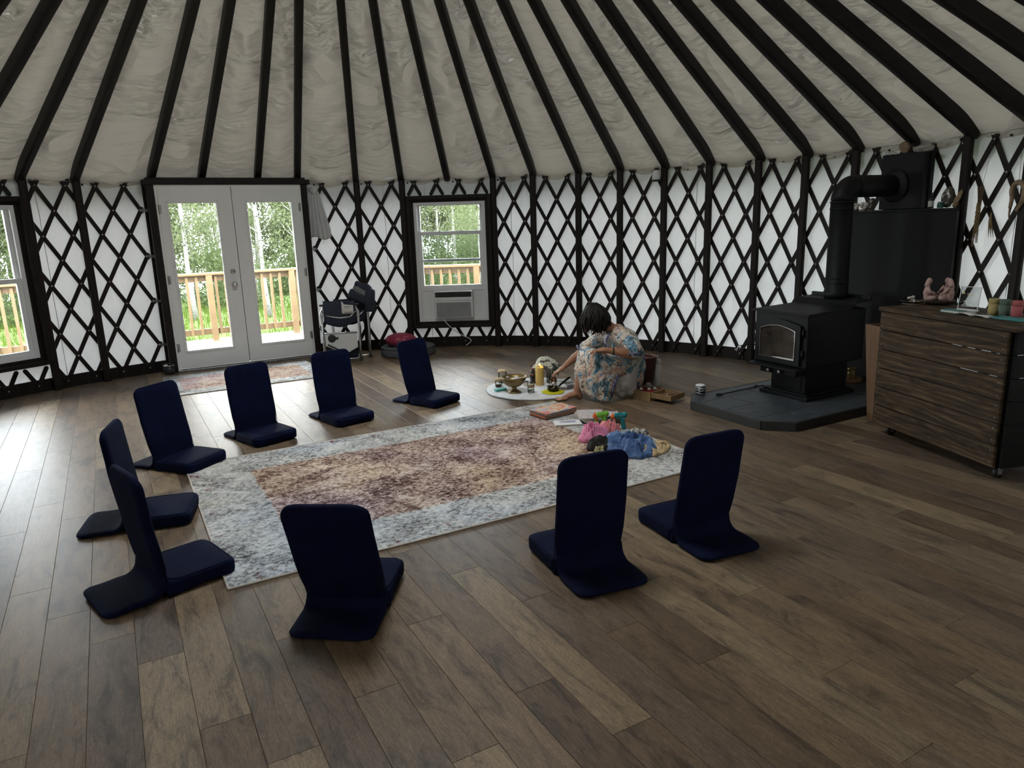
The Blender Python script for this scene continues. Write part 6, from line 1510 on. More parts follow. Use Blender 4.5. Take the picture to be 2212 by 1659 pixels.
for k, (x, y, rz, lab) in enumerate(((0.255, 0.10, 0.62, 'brown wooden mallet in the slid-out tray'), (0.335, 0.075, 0.75, 'slim dark wooden stick in the slid-out tray'))):
    w2 = inbox('wooden_mallet' if k == 0 else 'wooden_stick', lab, 'stick', x, y, 0.052, rz)
    MB().tube([(0, 0, 0), (0.05, 0, 0.002), (0.11, 0, 0.004), (0.14, 0, 0.005)], [0.007, 0.008, 0.009, 0.006] if k == 0 else [0.005, 0.007, 0.006, 0.004], 10).build('shaft', m_ply if k == 0 else m_stem, w2)
    MB().ell((0.142 if k == 0 else 0.0, 0, 0.006), (0.012, 0.011, 0.011) if k == 0 else (0.008, 0.007, 0.007), 12, 8).build('tip', m_stem if k == 0 else m_paper, w2)
# mug
def mugmat():
    m, nt, nd, lk, b = newmat('black_white_marbled_glaze')
    wv = nd.new('ShaderNodeTexWave'); wv.inputs['Scale'].default_value = 16; wv.inputs['Distortion'].default_value = 7; wv.inputs['Detail'].default_value = 1.5; wv.bands_direction = 'Z'
    lk.new(texco(nd, lk, 'Object'), wv.inputs['Vector']); r = ramp(nd, [(0.72, (0.012, 0.012, 0.014)), (0.80, (0.45, 0.46, 0.46))]); lk.new(wv.outputs['Fac'], r.inputs['Fac']); lk.new(r.outputs['Color'], b.inputs['Base Color']); b.inputs['Roughness'].default_value = 0.25
    return m
mg = thing('ceramic_tumbler', 'black and white ceramic tumbler on the corner of the hearth', 'tumbler', UV(4.370, 4.275, HZ), -0.3)
MB().lathe([(0, 0), (0.034, 0), (0.040, 0.006), (0.046, 0.030), (0.046, 0.070), (0.040, 0.088)], 28).build('tumbler_body', mugmat(), mg)
MB().lathe([(0.041, 0.086), (0.038, 0.094), (0.028, 0.099), (0, 0.100)], 28).build('white_lid', m_acw, mg)
mb = MB(); mb.box((-0.008, -0.0462, 0.052), (0.004, 0.002, 0.056)); mb.box((-0.008, -0.0462, 0.066), (0.022, 0.002, 0.004)); mb.build('white_cross_mark', m_acw, mg)

# ================================================================ THINGS ON THE RUG
RZ = 0.0105
ba = math.atan2(0.198, 0.274)
def bookcov(name, stops, sc=7.0, rough=0.4):
    m, nt, nd, lk, b = newmat(name)
    v = texco(nd, lk, 'Object'); n = noisetex(nd, lk, v, sc, 3, 0.5, 1.2); r = ramp(nd, stops); lk.new(n, r.inputs['Fac']); lk.new(r.outputs['Color'], b.inputs['Base Color']); b.inputs['Roughness'].default_value = rough
    return m
z = RZ
m_bp = M_('cream_page_edges', (0.50, 0.47, 0.40), (0.36, 0.33, 0.28), 40, (1, 1, 12), rough=0.9)
specs = [(0.340, 0.210, 0.012, 'brown hardback book at the bottom of the stack on the rug', M_('brown_book_cover', (0.10, 0.045, 0.03), rough=0.5), 0.03),
         (0.335, 0.205, 0.012, 'orange hardback book second from the bottom of the stack', M_('orange_book_cover', (0.55, 0.16, 0.05), (0.46, 0.12, 0.04), 6, rough=0.45), -0.02),
         (0.330, 0.205, 0.014, 'grey-edged picture book third in the stack', M_('grey_book_cover', (0.14, 0.12, 0.11), rough=0.5), 0.0),
         (0.332, 0.206, 0.010, 'spiral notebook with bright watercolour cover on top of the stack', bookcov('watercolour_cover', [(0.28, (0.02, 0.02, 0.03)), (0.36, (0.58, 0.14, 0.20)), (0.45, (0.62, 0.30, 0.10)), (0.52, (0.60, 0.52, 0.42)), (0.60, (0.36, 0.32, 0.46)), (0.70, (0.14, 0.14, 0.24))], 9.0), 0.02)]
for i, (L, W_, h_, lab, mt, da) in enumerate(specs):
    b_ = thing('spiral_notebook' if i == 3 else 'book', lab, 'book', (0.336, 5.652, z), ba + da)
    MB().box((0, 0, h_ / 2), (L - 0.008, W_ - 0.008, h_ - 0.004)).build('pages', m_bp, b_)
    for zz in (0.0012, h_ - 0.0012): MB().box((0, 0, zz), (L, W_, 0.0024)).build('cover', mt, b_)
    if i < 3: MB().box((-L / 2 + 0.001, 0, h_ / 2), (0.003, W_, h_)).build('spine', mt, b_)
    else:
        for k in range(26): MB().tube([(-L / 2 + 0.02 + 0.0118 * k, W_ / 2 - 0.002 + 0.006 * math.cos(a), h_ / 2 + 0.007 * math.sin(a)) for a in [2 * PI * j / 8 for j in range(9)]], 0.0009, 4).build('wire_ring', m_black, b_)
    z += h_ + 0.0008
wp = thing('white_paperback', 'thin white paperback lying beside the book stack', 'book', (0.425, 5.345, RZ), 0.10)
MB().box((0, 0, 0.007), (0.205, 0.125, 0.012)).build('pages', m_bp, wp)
for zz in (0.001, 0.0135): MB().box((0, 0, zz), (0.212, 0.130, 0.0015)).build('cover', m_acw, wp)
mb = MB(); mb.box((0.005, 0.018, 0.0147), (0.13, 0.05, 0.0008)); mb.build('cover_picture', bookcov('violet_cover_art', [(0.35, (0.45, 0.42, 0.62)), (0.5, (0.25, 0.23, 0.35)), (0.65, (0.60, 0.58, 0.60))], 14), wp)
m_shiny = bookcov('glossy_wrapper', [(0.30, (0.30, 0.10, 0.14)), (0.42, (0.60, 0.58, 0.58)), (0.5, (0.34, 0.36, 0.36)), (0.62, (0.58, 0.42, 0.44)), (0.72, (0.16, 0.12, 0.10))], 16)
for k in range(7):
    mg_ = thing('picture_magazine', ['thin picture magazine at the bottom of the fanned pile', 'second magazine from the bottom of the fanned pile', 'third magazine from the bottom of the fanned pile', 'fourth magazine from the bottom of the fanned pile', 'third magazine from the top of the fanned pile', 'second magazine from the top of the fanned pile', 'top magazine of the fanned pile behind the toy guns'][k], 'magazine', (0.622, 5.47, RZ + 0.0062 * k), 0.5 - 0.09 * k, 'fanned pile of magazines')
    mb = MB(); mb.grid(lambda a, b: Vector(((a - .5) * 0.20, (b - .5) * 0.27, 0.0022 + 0.0022 * math.sin(a * PI))), 8, 2); o = mb.build('pages', m_bp, mg_, fix=False); o.modifiers.new('t', 'SOLIDIFY').thickness = 0.003
    mb = MB(); mb.grid(lambda a, b: Vector(((a - .5) * 0.202, (b - .5) * 0.272, 0.0034 + 0.0022 * math.sin(a * PI))), 8, 2); mb.build('cover', m_shiny if k % 2 == 0 else M_('beige_cover', (0.40, 0.32, 0.24), (0.52, 0.45, 0.38), 18, rough=0.5), mg_, fix=False)
wrp = thing('plastic_wrapper', 'crumpled clear and pink plastic wrappers behind the toy guns', 'wrapper', (0.765, 5.42, RZ + 0.048))
for k in range(6):
    mb = MB(); mb.grid(lambda a, b: Vector(((a - .5) * 0.16, (b - .5) * 0.11, 0.012 + 0.012 * k * .5 + 0.016 * noise.noise(Vector((a * 5 + k * 3, b * 5, k)))) ), 14, 10); o = mb.build('crinkled_sheet', m_shiny, wrp, (0.02 * math.cos(k * 2), 0.02 * math.sin(k * 2), -0.035), k * 0.8, fix=False); o.modifiers.new('t', 'SOLIDIFY').thickness = 0.001
def toy(lab, loc, rz, body, base, tip):
    t = thing('bubble_gun', lab, 'toy', loc, rz, 'plastic bubble guns on the rug')
    # local x forward (nozzle towards -x)
    MB().ell((0.0, 0, 0.105), (0.052, 0.020, 0.024), 18, 10, fn=lambda d: 1 + 0.12 * abs(d.x)).build('barrel', body, t)
    MB().ell((0.045, 0, 0.110), (0.020, 0.022, 0.024), 14, 9).build('rear_drum', body, t)
    MB().tube([(0.022, 0, 0.100), (0.030, 0, 0.06), (0.038, 0, 0.012), (0.040, 0, 0.004)], [0.018, 0.017, 0.018, 0.019], 12).build('grip', base, t)
    MB().tube([(-0.030, 0, 0.090), (-0.034, 0, 0.060)], [0.010, 0.010], 10).build('trigger', tip, t)
    MB().lathe([(0.006, 0.090), (0.016, 0.096), (0.020, 0.108), (0.017, 0.120), (0.010, 0.126), (0.008, 0.134), (0, 0.136)], 14, (-0.046, 0, -0.008)).build('nozzle', tip, t)
    MB().lathe([(0, 0.0), (0.018, 0.0), (0.019, 0.004), (0.019, 0.050), (0.013, 0.058), (0.013, 0.064)], 16, (-0.034, 0, 0)).build('soap_bottle', base, t)
    MB().lathe([(0.0195, 0.012), (0.0198, 0.013), (0.0198, 0.034), (0.0195, 0.035)], 16, (-0.034, 0, 0), cap=False).build('bottle_label', m_paper, t)
def plast(n, c, c2): return M_(n, c, c2, 12, rough=0.12, spec=0.6, trans=0.25)
m_or = plast('orange_plastic', (0.75, 0.16, 0.03), (0.65, 0.12, 0.02)); m_gr = plast('lime_plastic', (0.22, 0.62, 0.06), (0.15, 0.50, 0.04)); m_tq = plast('turquoise_plastic', (0.02, 0.28, 0.32), (0.01, 0.20, 0.24))
toy('lime green bubble gun with orange nozzle, nearer the books', (0.668, 5.205, RZ), 0.25, m_gr, m_gr, m_or)
toy('turquoise bubble gun with orange nozzle, nearer the rug corner', (0.800, 5.165, RZ), 0.10, m_tq, m_tq, m_or)
# heap of clothes
def crumple(name, lab, cat, loc, rx, ry, h_, seed, mats, rz=0.0, folds=5.0, wr=0.35):
    t = thing(name, lab, cat, loc, rz, 'clothes heaped on the rug corner')
    sv = Vector((seed, seed * 1.7, seed * .6)); nr, na = 34, 120
    def P(r_, a):
        o_ = 1 + 0.22 * noise.noise(Vector((math.cos(a) * 1.3, math.sin(a) * 1.3, seed))) + 0.10 * noise.noise(Vector((math.cos(a) * 3.5, math.sin(a) * 3.5, seed + 4)))
        x, y = rx * o_ * r_ * math.cos(a), ry * o_ * r_ * math.sin(a)
        q = Vector((x, y, 0)) * folds * 3.0 + sv
        w1 = Vector((noise.noise(q * .5), noise.noise(q * .5 + Vector((9, 0, 0))), 0)) * 1.4
        rd = 1 - 3.0 * math.sqrt(noise.noise(q * .9 + w1) ** 2 + 0.004); rd2 = 1 - 3.0 * math.sqrt(noise.noise(q * 2.0 + w1 * 1.8) ** 2 + 0.004)
        ed = max(0.0, 1 - r_ ** 3.2)
        zz = h_ * ed ** 0.55 * (0.58 + wr * rd * 0.95 + 0.20 * rd2) + 0.002
        return Vector((x, y, max(zz, 0.002)))
    vs = []; fs = []
    for j in range(nr + 1):
        for k in range(na): vs.append(P(j / nr if j else 0.001, 2 * PI * k / na))
    for j in range(nr):
        for k in range(na): fs.append((j * na + k, (j + 1) * na + k, (j + 1) * na + (k + 1) % na, j * na + (k + 1) % na))
    fs.append(tuple(nr * na + k for k in range(na)))
    mb = MB(); mb.add(vs, fs, 0, None, True); mb.build('crumpled_cloth', mats, t)
    return t
def stripe_mat():
    m, nt, nd, lk, b = newmat('pink_striped_cotton')
    wv = nd.new('ShaderNodeTexWave'); wv.inputs['Scale'].default_value = 28; wv.inputs['Distortion'].default_value = 1.2; wv.bands_direction = 'X'; lk.new(texco(nd, lk, 'Object', (1, 1, 0.6), (0, 0, 0.4)), wv.inputs['Vector'])
    r = ramp(nd, [(0.40, (0.60, 0.10, 0.27)), (0.60, (0.72, 0.36, 0.48))]); lk.new(wv.outputs['Fac'], r.inputs['Fac']); lk.new(r.outputs['Color'], b.inputs['Base Color']); b.inputs['Roughness'].default_value = 0.85
    return m
m_pinkst = stripe_mat()
m_salm = M_('salmon_cotton', (0.66, 0.26, 0.27), (0.58, 0.18, 0.21), 10, rough=0.9, bmp=0.2)
m_blk = M_('black_velvet', (0.018, 0.015, 0.012), (0.010, 0.009, 0.008), 10, rough=0.9)
m_blue = bookcov('blue_dyed_silk', [(0.32, (0.020, 0.055, 0.150)), (0.50, (0.045, 0.100, 0.240)), (0.62, (0.090, 0.160, 0.300)), (0.72, (0.34, 0.40, 0.42))], 11.0, 0.8)
m_tan = bookcov('tan_printed_silk', [(0.34, (0.10, 0.06, 0.03)), (0.42, (0.44, 0.31, 0.15)), (0.62, (0.56, 0.43, 0.25)), (0.74, (0.62, 0.54, 0.38))], 24.0, 0.8)
m_bwp = bookcov('black_white_print', [(0.42, (0.02, 0.02, 0.02)), (0.47, (0.50, 0.49, 0.46)), (0.56, (0.44, 0.43, 0.40)), (0.60, (0.06, 0.05, 0.05))], 30.0, 0.8)
m_olive = bookcov('olive_printed_trim', [(0.40, (0.09, 0.08, 0.03)), (0.50, (0.36, 0.33, 0.16)), (0.62, (0.30, 0.26, 0.13))], 40.0, 0.8)
crumple('tan_scarf', 'tan printed silk scarf at the right end of the cloth heap', 'scarf', (0.965, 4.650, RZ), 0.105, 0.150, 0.055, 3.3, m_tan, -0.5)
crumple('patterned_scarf', 'black and white patterned scarf behind the blue cloth', 'scarf', (0.905, 4.905, RZ), 0.080, 0.120, 0.075, 5.1, m_bwp, 0.2)
crumple('blue_scarf', 'blue dyed silk scarf heaped on the rug, largest of the cloths', 'scarf', (0.800, 4.690, RZ), 0.165, 0.220, 0.105, 8.2, m_blue, 0.45, 4.2, 0.42)
crumple('black_garment', 'black velvet garment with olive trim at the front of the heap', 'garment', (0.600, 4.735, RZ), 0.100, 0.080, 0.085, 2.4, m_blk, 0.5)
crumple('olive_trim_scarf', 'strip of olive printed trim across the black garment', 'trim', (0.590, 4.660, RZ), 0.060, 0.030, 0.050, 6.6, m_olive, 0.9)
crumple('pink_shirt', 'pink striped shirt at the left of the cloth heap', 'shirt', (0.580, 4.925, RZ), 0.118, 0.115, 0.125, 1.2, m_pinkst, 0.2, 5.0, 0.36)
crumple('salmon_shirt', 'salmon pink shirt behind the striped one', 'shirt', (0.705, 5.010, RZ), 0.085, 0.085, 0.120, 9.4, m_salm, 0.0, 5.5)
# ================================================================ PERSON
def cap(mb, p0, p1, r0, r1=None, n=18):
    r1 = r0 if r1 is None else r1
    p0 = Vector(p0); p1 = Vector(p1)
    mb.ell(p0, (r0, r0, r0), n, 10); mb.ell(p1, (r1, r1, r1), n, 10)
    if (p1 - p0).length > 1e-4: mb.tube([p0, p1], [r0, r1], n)
def chain(mb, pts, rs):
    for (a, b), (ra, rb) in zip(zip(pts[:-1], pts[1:]), zip(rs[:-1], rs[1:])): cap(mb, a, b, ra, rb)
def fuse(o, vox, sm=6, fac=0.5):
    r_ = o.modifiers.new('fuse', 'REMESH'); r_.mode = 'VOXEL'; r_.voxel_size = vox; r_.use_smooth_shade = True
    s_ = o.modifiers.new('soft', 'SMOOTH'); s_.factor = fac; s_.iterations = sm
PX, PY = 0.86, 6.27
def q(x, y, z): return Vector((x - PX, y - PY, z))
m_skin = M_('tan_skin', (0.33, 0.165, 0.100), (0.28, 0.135, 0.080), 7, rough=0.5, spec=0.35)
person = thing('person', 'person with dark bobbed hair in a patterned caftan, seated and reaching over the altar', 'person', (PX, PY, 0))
b = MB()
# trunk, neck, head
chain(b, [q(1.04, 6.31, 0.150), q(1.045, 6.30, 0.30), q(0.985, 6.265, 0.47), q(0.930, 6.235, 0.575)], [0.118, 0.125, 0.125, 0.085])
cap(b, q(0.955, 6.13, 0.570), q(0.915, 6.355, 0.565), 0.062, 0.062)
chain(b, [q(0.920, 6.235, 0.60), q(0.835, 6.212, 0.665), q(0.79, 6.205, 0.69)], [0.055, 0.048, 0.05])
HM = Matrix.Rotation(0.95, 4, 'Y')                  # head bowed: face turned down and to the left
b.ell(q(0.742, 6.200, 0.735), (0.080, 0.072, 0.100), 24, 16, M=Matrix.Rotation(-0.75, 4, 'Y'))
b.ell(q(0.700, 6.198, 0.680), (0.052, 0.055, 0.070), 20, 14, M=Matrix.Rotation(-0.55, 4, 'Y'))
cap(b, q(0.660, 6.197, 0.630), q(0.672, 6.197, 0.640), 0.030, 0.034)           # chin
cap(b, q(0.644, 6.197, 0.706), q(0.636, 6.197, 0.676), 0.009, 0.013)           # nose
for s_ in (-1, 1): b.ell(q(0.752, 6.200 + 0.074 * s_, 0.708), (0.018, 0.010, 0.026), 10, 8)   # ears
# near (left) arm resting across the knees
chain(b, [q(0.960, 6.120, 0.575), q(1.020, 6.045, 0.500), q(1.052, 6.005, 0.425)], [0.062, 0.054, 0.048])
chain(b, [q(1.052, 6.005, 0.425), q(0.960, 5.975, 0.448), q(0.850, 5.962, 0.470)], [0.048, 0.043, 0.027])
chain(b, [q(0.850, 5.962, 0.470), q(0.790, 5.958, 0.478), q(0.752, 5.957, 0.474)], [0.026, 0.027, 0.022])
b.ell(q(0.782, 5.960, 0.476), (0.045, 0.036, 0.017), 16, 10)
for k, (yy, L, dz) in enumerate(((-0.030, 0.060, -0.026), (-0.011, 0.074, -0.024), (0.009, 0.078, -0.020), (0.029, 0.066, -0.020))):
    base = q(0.752, 5.957 + yy, 0.474); mid = base + Vector((-L * 0.52, 0.3 * yy, 0.004)); tip = base + Vector((-L * 0.95, 0.45 * yy, dz))
    chain(b, [base, mid, tip], [0.0098, 0.0088, 0.0072])
chain(b, [q(0.800, 5.990, 0.470), q(0.768, 6.018, 0.462), q(0.742, 6.024, 0.452)], [0.012, 0.0105, 0.0085])      # thumb
# far (right) arm reaching down to the altar
chain(b, [q(0.915, 6.345, 0.575), q(0.780, 6.440, 0.455), q(0.690, 6.460, 0.395)], [0.062, 0.050, 0.046])
chain(b, [q(0.690, 6.460, 0.395), q(0.590, 6.440, 0.330), q(0.500, 6.420, 0.262)], [0.046, 0.038, 0.025])
b.ell(q(0.462, 6.412, 0.236), (0.048, 0.034, 0.020), 16, 10, M=Matrix.Rotation(-0.6, 4, 'Y'))
for k, (yy, L) in enumerate(((-0.028, 0.058), (-0.010, 0.070), (0.009, 0.072), (0.027, 0.060))):
    base = q(0.432, 6.410 + yy, 0.218); mid = base + Vector((-L * 0.5, 0.25 * yy, -0.022)); tip = base + Vector((-L * 0.78, 0.3 * yy, -0.052))
    chain(b, [base, mid, tip], [0.0096, 0.0086, 0.0070])
chain(b, [q(0.478, 6.376, 0.246), q(0.448, 6.352, 0.232), q(0.424, 6.345, 0.216)], [0.012, 0.0105, 0.0085])
# legs: far one with the bare foot forward, near one folded under the caftan
chain(b, [q(1.03, 6.40, 0.15), q(0.84, 6.32, 0.30), q(0.675, 6.235, 0.395)], [0.105, 0.085, 0.062])
chain(b, [q(0.675, 6.235, 0.395), q(0.630, 6.200, 0.24), q(0.580, 6.165, 0.075)], [0.062, 0.056, 0.034])
chain(b, [q(1.02, 6.25, 0.15), q(0.87, 6.13, 0.30), q(0.735, 6.055, 0.385)], [0.085, 0.066, 0.054])
chain(b, [q(0.735, 6.045, 0.395), q(0.79, 6.08, 0.22), q(0.83, 6.13, 0.060)], [0.050, 0.042, 0.032])
cap(b, q(0.600, 6.168, 0.030), q(0.585, 6.165, 0.060), 0.030, 0.034)
chain(b, [q(0.580, 6.165, 0.055), q(0.520, 6.148, 0.042), q(0.455, 6.135, 0.024)], [0.033, 0.030, 0.021])
b.ell(q(0.460, 6.135, 0.020), (0.042, 0.041, 0.018), 16, 10)
for k, (yy, L, r_) in enumerate(((0.030, 0.052, 0.0125), (0.011, 0.050, 0.0095), (-0.006, 0.045, 0.009), (-0.021, 0.038, 0.0085), (-0.034, 0.030, 0.0085))):
    base = q(0.440, 6.137 + yy, 0.016); chain(b, [base, base + Vector((-L, -0.25 * L * .4, -0.003))], [r_, r_ * .9])
body = b.build('body', m_skin, person, fix=False); fuse(body, 0.0045, 4)
# toe and finger nails stay on the body; bracelet
MB().tube([q(0.872 + 0.0, 5.963 + 0.032 * math.cos(a), 0.468 + 0.033 * math.sin(a)) for a in [2 * PI * j / 20 for j in range(21)]], 0.0075, 8).build('bracelet', M_('dark_bead_bracelet', (0.06, 0.045, 0.025), (0.02, 0.015, 0.01), 60, rough=0.4), person)
# face: eyes and mouth on the bowed head
for s_ in (-1, 1):
    MB().ell(q(0.653, 6.197 + 0.027 * s_, 0.712), (0.010, 0.013, 0.007), 12, 8).build('eye', m_paper, person)
    MB().tube([q(0.655, 6.197 + 0.014 * s_, 0.730), q(0.650, 6.197 + 0.028 * s_, 0.733), q(0.660, 6.197 + 0.042 * s_, 0.728)], 0.003, 6).build('eyebrow', m_black, person)
MB().tube([q(0.636, 6.178, 0.655), q(0.630, 6.197, 0.652), q(0.636, 6.216, 0.655)], [0.003, 0.006, 0.003], 8).build('lips', M_('lip_skin', (0.36, 0.12, 0.10), rough=0.5), person)

# caftan: one draped surface
def caftan_mat():
    m, nt, nd, lk, bb_ = newmat('patterned_caftan_silk')
    v = texco(nd, lk, 'Object')
    big = noisetex(nd, lk, v, 5.5, 2, 0.5, 1.5); med = noisetex(nd, lk, v, 24, 3, 0.6, 2.0); fin = noisetex(nd, lk, v, 70, 2, 0.5, 1.0)
    base = ramp(nd, [(0.30, (0.045, 0.16, 0.22)), (0.40, (0.16, 0.30, 0.40)), (0.46, (0.58, 0.52, 0.44)), (0.56, (0.62, 0.50, 0.40)), (0.62, (0.60, 0.34, 0.24)), (0.70, (0.10, 0.17, 0.34))]); lk.new(big, base.inputs['Fac'])
    dk = ramp(nd, [(0.41, (0.02, 0.018, 0.022)), (0.455, (1, 1, 1)), (0.58, (1, 1, 1)), (0.63, (0.35, 0.42, 0.55))]); lk.new(med, dk.inputs['Fac'])
    c = mixc(nd, lk, 0.9, base.outputs['Color'], dk.outputs['Color'], 'MULTIPLY')
    wh = ramp(nd, [(0.60, (0, 0, 0)), (0.66, (1, 1, 1))]); lk.new(fin, wh.inputs['Fac'])
    c = mixc(nd, lk, wh.outputs['Color'], c, (0.60, 0.56, 0.52))
    vo = nd.new('ShaderNodeTexVoronoi'); vo.inputs['Scale'].default_value = 9; lk.new(v, vo.inputs['Vector'])
    rg_ = ramp(nd, [(0.0, (0.04, 0.10, 0.22)), (0.10, (0.04, 0.10, 0.22)), (0.13, (0.36, 0.52, 0.56)), (0.18, (0.05, 0.14, 0.26)), (0.21, (0, 0, 0))], 'CONSTANT'); lk.new(vo.outputs['Distance'], rg_.inputs['Fac'])
    mk = ramp(nd, [(0.0, (1, 1, 1)), (0.21, (0, 0, 0))], 'CONSTANT'); lk.new(vo.outputs['Distance'], mk.inputs['Fac'])
    gt = ramp(nd, [(0.44, (1, 1, 1)), (0.47, (0, 0, 0))]); lk.new(big, gt.inputs['Fac'])
    mm_ = nd.new('ShaderNodeMath'); mm_.operation = 'MULTIPLY'; lk.new(mk.outputs['Color'], mm_.inputs[0]); lk.new(gt.outputs['Color'], mm_.inputs[1])
    c = mixc(nd, lk, mm_.outputs[0], c, rg_.outputs['Color'])
    lk.new(c, bb_.inputs['Base Color']); bb_.inputs['Roughness'].default_value = 0.6; bb_.inputs['Specular IOR Level'].default_value = 0.3
    v2 = texco(nd, lk, 'Object', (1.6, 1.6, 0.7)); bump(nd, lk, bb_, noisetex(nd, lk, v2, 8, 3, 0.5, 1.0), 0.6, 0.03)
    return m
m_caf = caftan_mat(); m_trim = bookcov('indigo_border_print', [(0.42, (0.015, 0.018, 0.06)), (0.52, (0.05, 0.06, 0.16)), (0.62, (0.26, 0.27, 0.36))], 60.0)
m_slip = M_('white_slip_cotton', (0.52, 0.51, 0.51), (0.44, 0.43, 0.44), 5, rough=0.85, bmp=0.4, dist=0.02)
r = MB()
chain(r, [q(1.075, 6.32, 0.24), q(1.060, 6.305, 0.36), q(1.000, 6.265, 0.49), q(0.945, 6.235, 0.570)], [0.150, 0.150, 0.140, 0.090])
cap(r, q(0.972, 6.115, 0.560), q(0.925, 6.365, 0.560), 0.082, 0.080)
chain(r, [q(1.115, 6.30, 0.30), q(1.130, 6.30, 0.15), q(1.130, 6.30, 0.045)], [0.085, 0.070, 0.045])
chain(r, [q(1.080, 6.42, 0.30), q(1.07, 6.44, 0.14), q(1.06, 6.44, 0.05)], [0.10, 0.09, 0.05])
chain(r, [q(1.120, 6.22, 0.34), q(1.110, 6.22, 0.18), q(1.085, 6.22, 0.040)], [0.055, 0.042, 0.032])
chain(r, [q(1.10, 6.28, 0.30), q(1.105, 6.275, 0.16), q(1.100, 6.275, 0.05)], [0.095, 0.085, 0.050])
# sleeves
chain(r, [q(0.975, 6.105, 0.565), q(1.035, 6.040, 0.500), q(1.062, 6.015, 0.452)], [0.085, 0.082, 0.080])
chain(r, [q(0.920, 6.365, 0.560), q(0.790, 6.430, 0.470), q(0.690, 6.450, 0.415)], [0.085, 0.075, 0.062])
chain(r, [q(1.060, 6.170, 0.34), q(0.950, 6.085, 0.335), q(0.810, 6.035, 0.355)], [0.075, 0.080, 0.072])
chain(r, [q(0.93, 6.09, 0.29), q(0.86, 6.05, 0.24), q(0.84, 6.045, 0.12)], [0.06, 0.055, 0.045])
chain(r, [q(1.01, 6.15, 0.27), q(0.91, 6.085, 0.285), q(0.82, 6.05, 0.30)], [0.075, 0.078, 0.072])
# lap, knees and the skirt falling from the knees
chain(r, [q(1.02, 6.24, 0.33), q(0.87, 6.13, 0.38), q(0.735, 6.045, 0.405)], [0.115, 0.090, 0.068])
chain(r, [q(1.02, 6.36, 0.33), q(0.84, 6.29, 0.37), q(0.672, 6.225, 0.405)], [0.115, 0.090, 0.068])
cap(r, q(0.735, 6.045, 0.400), q(0.672, 6.225, 0.400), 0.070, 0.068)
KN = [q(0.655, 6.215, 0.39), q(0.675, 6.13, 0.39), q(0.715, 6.055, 0.385), q(0.79, 6.06, 0.37), q(0.86, 6.085, 0.345)]
HM_ = [q(0.598, 6.205, 0.140), q(0.625, 6.105, 0.110), q(0.735, 6.035, 0.040), q(0.815, 6.025, 0.028), q(0.880, 6.060, 0.050)]
for i in range(len(KN)):
    mid_ = (KN[i] + HM_[i]) / 2 + Vector((-0.012, -0.010, 0))
    chain(r, [KN[i], mid_, HM_[i]], [0.066, 0.056, 0.030])
    if i < len(KN) - 1:
        for f_ in (0.33, 0.66):
            a_ = KN[i].lerp(KN[i + 1], f_); c_ = HM_[i].lerp(HM_[i + 1], f_)
            chain(r, [a_, (a_ + c_) / 2 + Vector((0.004, 0.006, 0)), c_], [0.062, 0.052, 0.026])
rb = r.build('caftan', m_caf, person, fix=False); fuse(rb, 0.008, 9)
tx = bpy.data.textures.new('cloth_folds', 'CLOUDS'); tx.noise_scale = 0.09; tx.noise_depth = 2
dp = rb.modifiers.new('folds', 'DISPLACE'); dp.texture = tx; dp.strength = 0.022; dp.mid_level = 0.5; dp.texture_coords = 'LOCAL'
# indigo borders of the caftan: open front edges, sleeve hems
for pts in ([q(0.975, 6.075, 0.355), q(0.925, 6.030, 0.250), q(0.880, 6.010, 0.130), q(0.870, 6.020, 0.055)], [q(1.075, 6.150, 0.340), q(1.070, 6.160, 0.190), q(1.050, 6.170, 0.045)]):
    mb = MB(); mb.tube(pts, [0.013, 0.014, 0.014, 0.012][:len(pts)], 10); o = mb.build('indigo_border', m_trim, person); o.scale = (1, 1, 1)
def cuff(c, d, r_):
    d = Vector(d).normalized(); x = d.orthogonal().normalized(); y = d.cross(x)
    MB().tube([c + (x * math.cos(a) + y * math.sin(a)) * r_ for a in [2 * PI * j / 28 for j in range(29)]], 0.010, 8).build('sleeve_hem', m_trim, person)
cuff(q(1.048, 6.000, 0.418), (0.02, -0.35, -1), 0.072); cuff(q(0.640, 6.455, 0.392), (-0.8, 0.1, -0.5), 0.050)
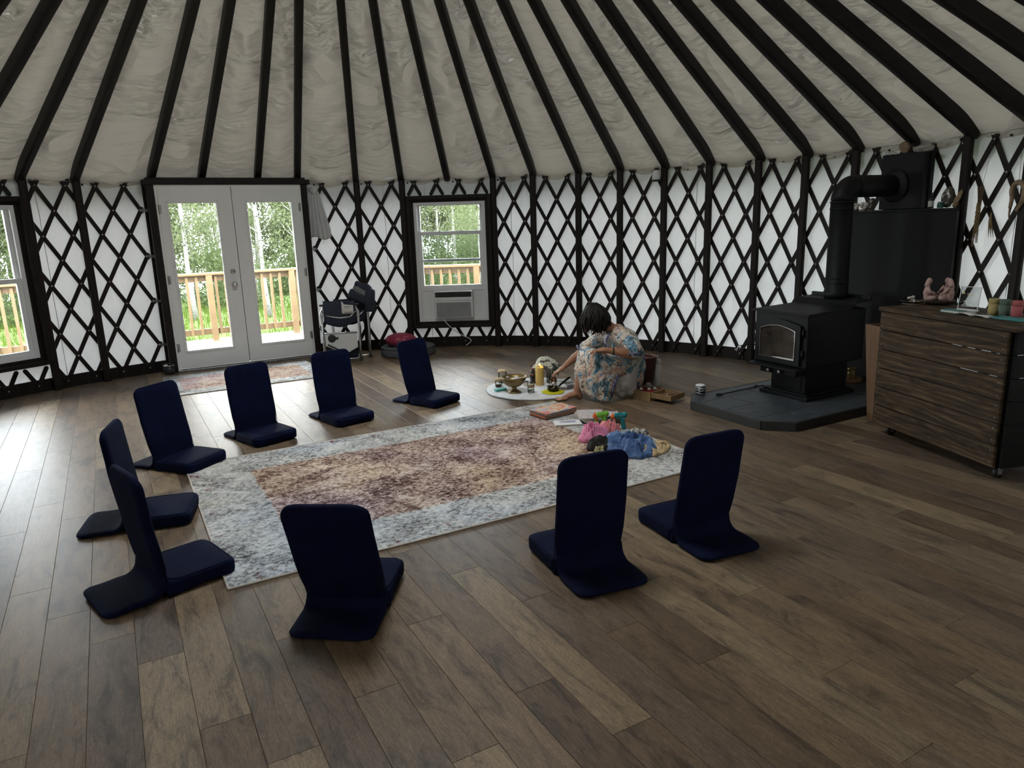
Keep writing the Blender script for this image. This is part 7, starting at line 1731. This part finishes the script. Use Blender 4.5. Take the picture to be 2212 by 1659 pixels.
# white slip that shows between the caftan's open edges and at the neck
s2 = MB(); chain(s2, [q(1.02, 6.23, 0.30), q(0.985, 6.19, 0.17), q(0.970, 6.175, 0.06)], [0.13, 0.125, 0.055]); cap(s2, q(0.900, 6.14, 0.30), q(0.92, 6.15, 0.10), 0.07, 0.06)
cap(s2, q(1.05, 6.19, 0.20), q(1.05, 6.19, 0.07), 0.075, 0.060)
sl = s2.build('slip', m_slip, person, fix=False); fuse(sl, 0.008, 6)
mb = MB(); mb.ell(q(0.845, 6.125, 0.535), (0.030, 0.030, 0.075), 14, 10, M=Matrix.Rotation(-0.35, 4, 'Y')); mb.build('slip_neckline', m_slip, person)
for yy in (-0.034, 0.034): MB().tube([q(0.862, 6.125 + yy, 0.605), q(0.828, 6.112 + yy, 0.545), q(0.822, 6.10 + yy, 0.460)], 0.008, 8).build('neck_border', m_trim, person)
# fringe of the hem on the floor
mb = MB()
for k in range(14): mb.tube([q(0.80 + 0.009 * k, 6.03 + 0.003 * k, 0.030), q(0.802 + 0.009 * k, 6.005 + 0.003 * k, 0.004)], 0.0018, 5)
tag(mb.build('hem_fringe', m_slip, person), kind='stuff')
# hair: tousled chin-length locks over a dark cap
m_hair = M_('dark_brown_hair', (0.0075, 0.0050, 0.0038), (0.003, 0.0022, 0.0018), 60, (1, 1, 0.3), rough=0.55, spec=0.22)
hx, hy = 0.738, 6.193
h = MB(); h.ell(q(hx, hy, 0.735), (0.108, 0.094, 0.108), 26, 16, fn=lambda d: 1 + 0.06 * noise.noise(d * 4)); h.ell(q(hx + 0.030, hy - 0.020, 0.690), (0.085, 0.090, 0.095), 22, 14); hb = h.build('hair_cap', m_hair, person, fix=False)
rr_ = random.Random(31)
for k in range(240):
    a = 2 * PI * k / 240 * 3.0 + rr_.uniform(-.1, .1)
    face = max(0.0, -math.cos(a + 0.35))         # 1 = over the face (-x side)
    nape = max(0.0, math.cos(a - 0.3))
    s_end = rr_.uniform(0.74, 1.06); out = rr_.uniform(0.90, 1.12); tw = rr_.uniform(-0.8, 0.8)
    dr_ = 0.275 - 0.020 * face - 0.060 * nape
    pts = []
    for j in range(10):
        s_ = j / 9 * s_end
        rad = math.sin(min(s_ * 2.2, PI / 2)) * out * (1.0 - 0.30 * max(0, s_ - 0.62))
        zz = 0.852 - 0.020 * s_ - dr_ * max(0.0, s_ - 0.10) ** 1.1
        aa = a + tw * s_ * s_
        wv = 0.011 * math.sin(j * 1.25 + k) * s_
        pts.append(q(hx + (0.118 + wv) * rad * math.cos(aa) + 0.016 * s_, hy + (0.104 + wv) * rad * math.sin(aa) - 0.010 * s_, zz + rr_.uniform(-.004, .004)))
    MB().tube(pts, [0.004, 0.007, 0.009, 0.010, 0.010, 0.009, 0.008, 0.006, 0.004, 0.001], 6).build('hair_lock', m_hair, hb)
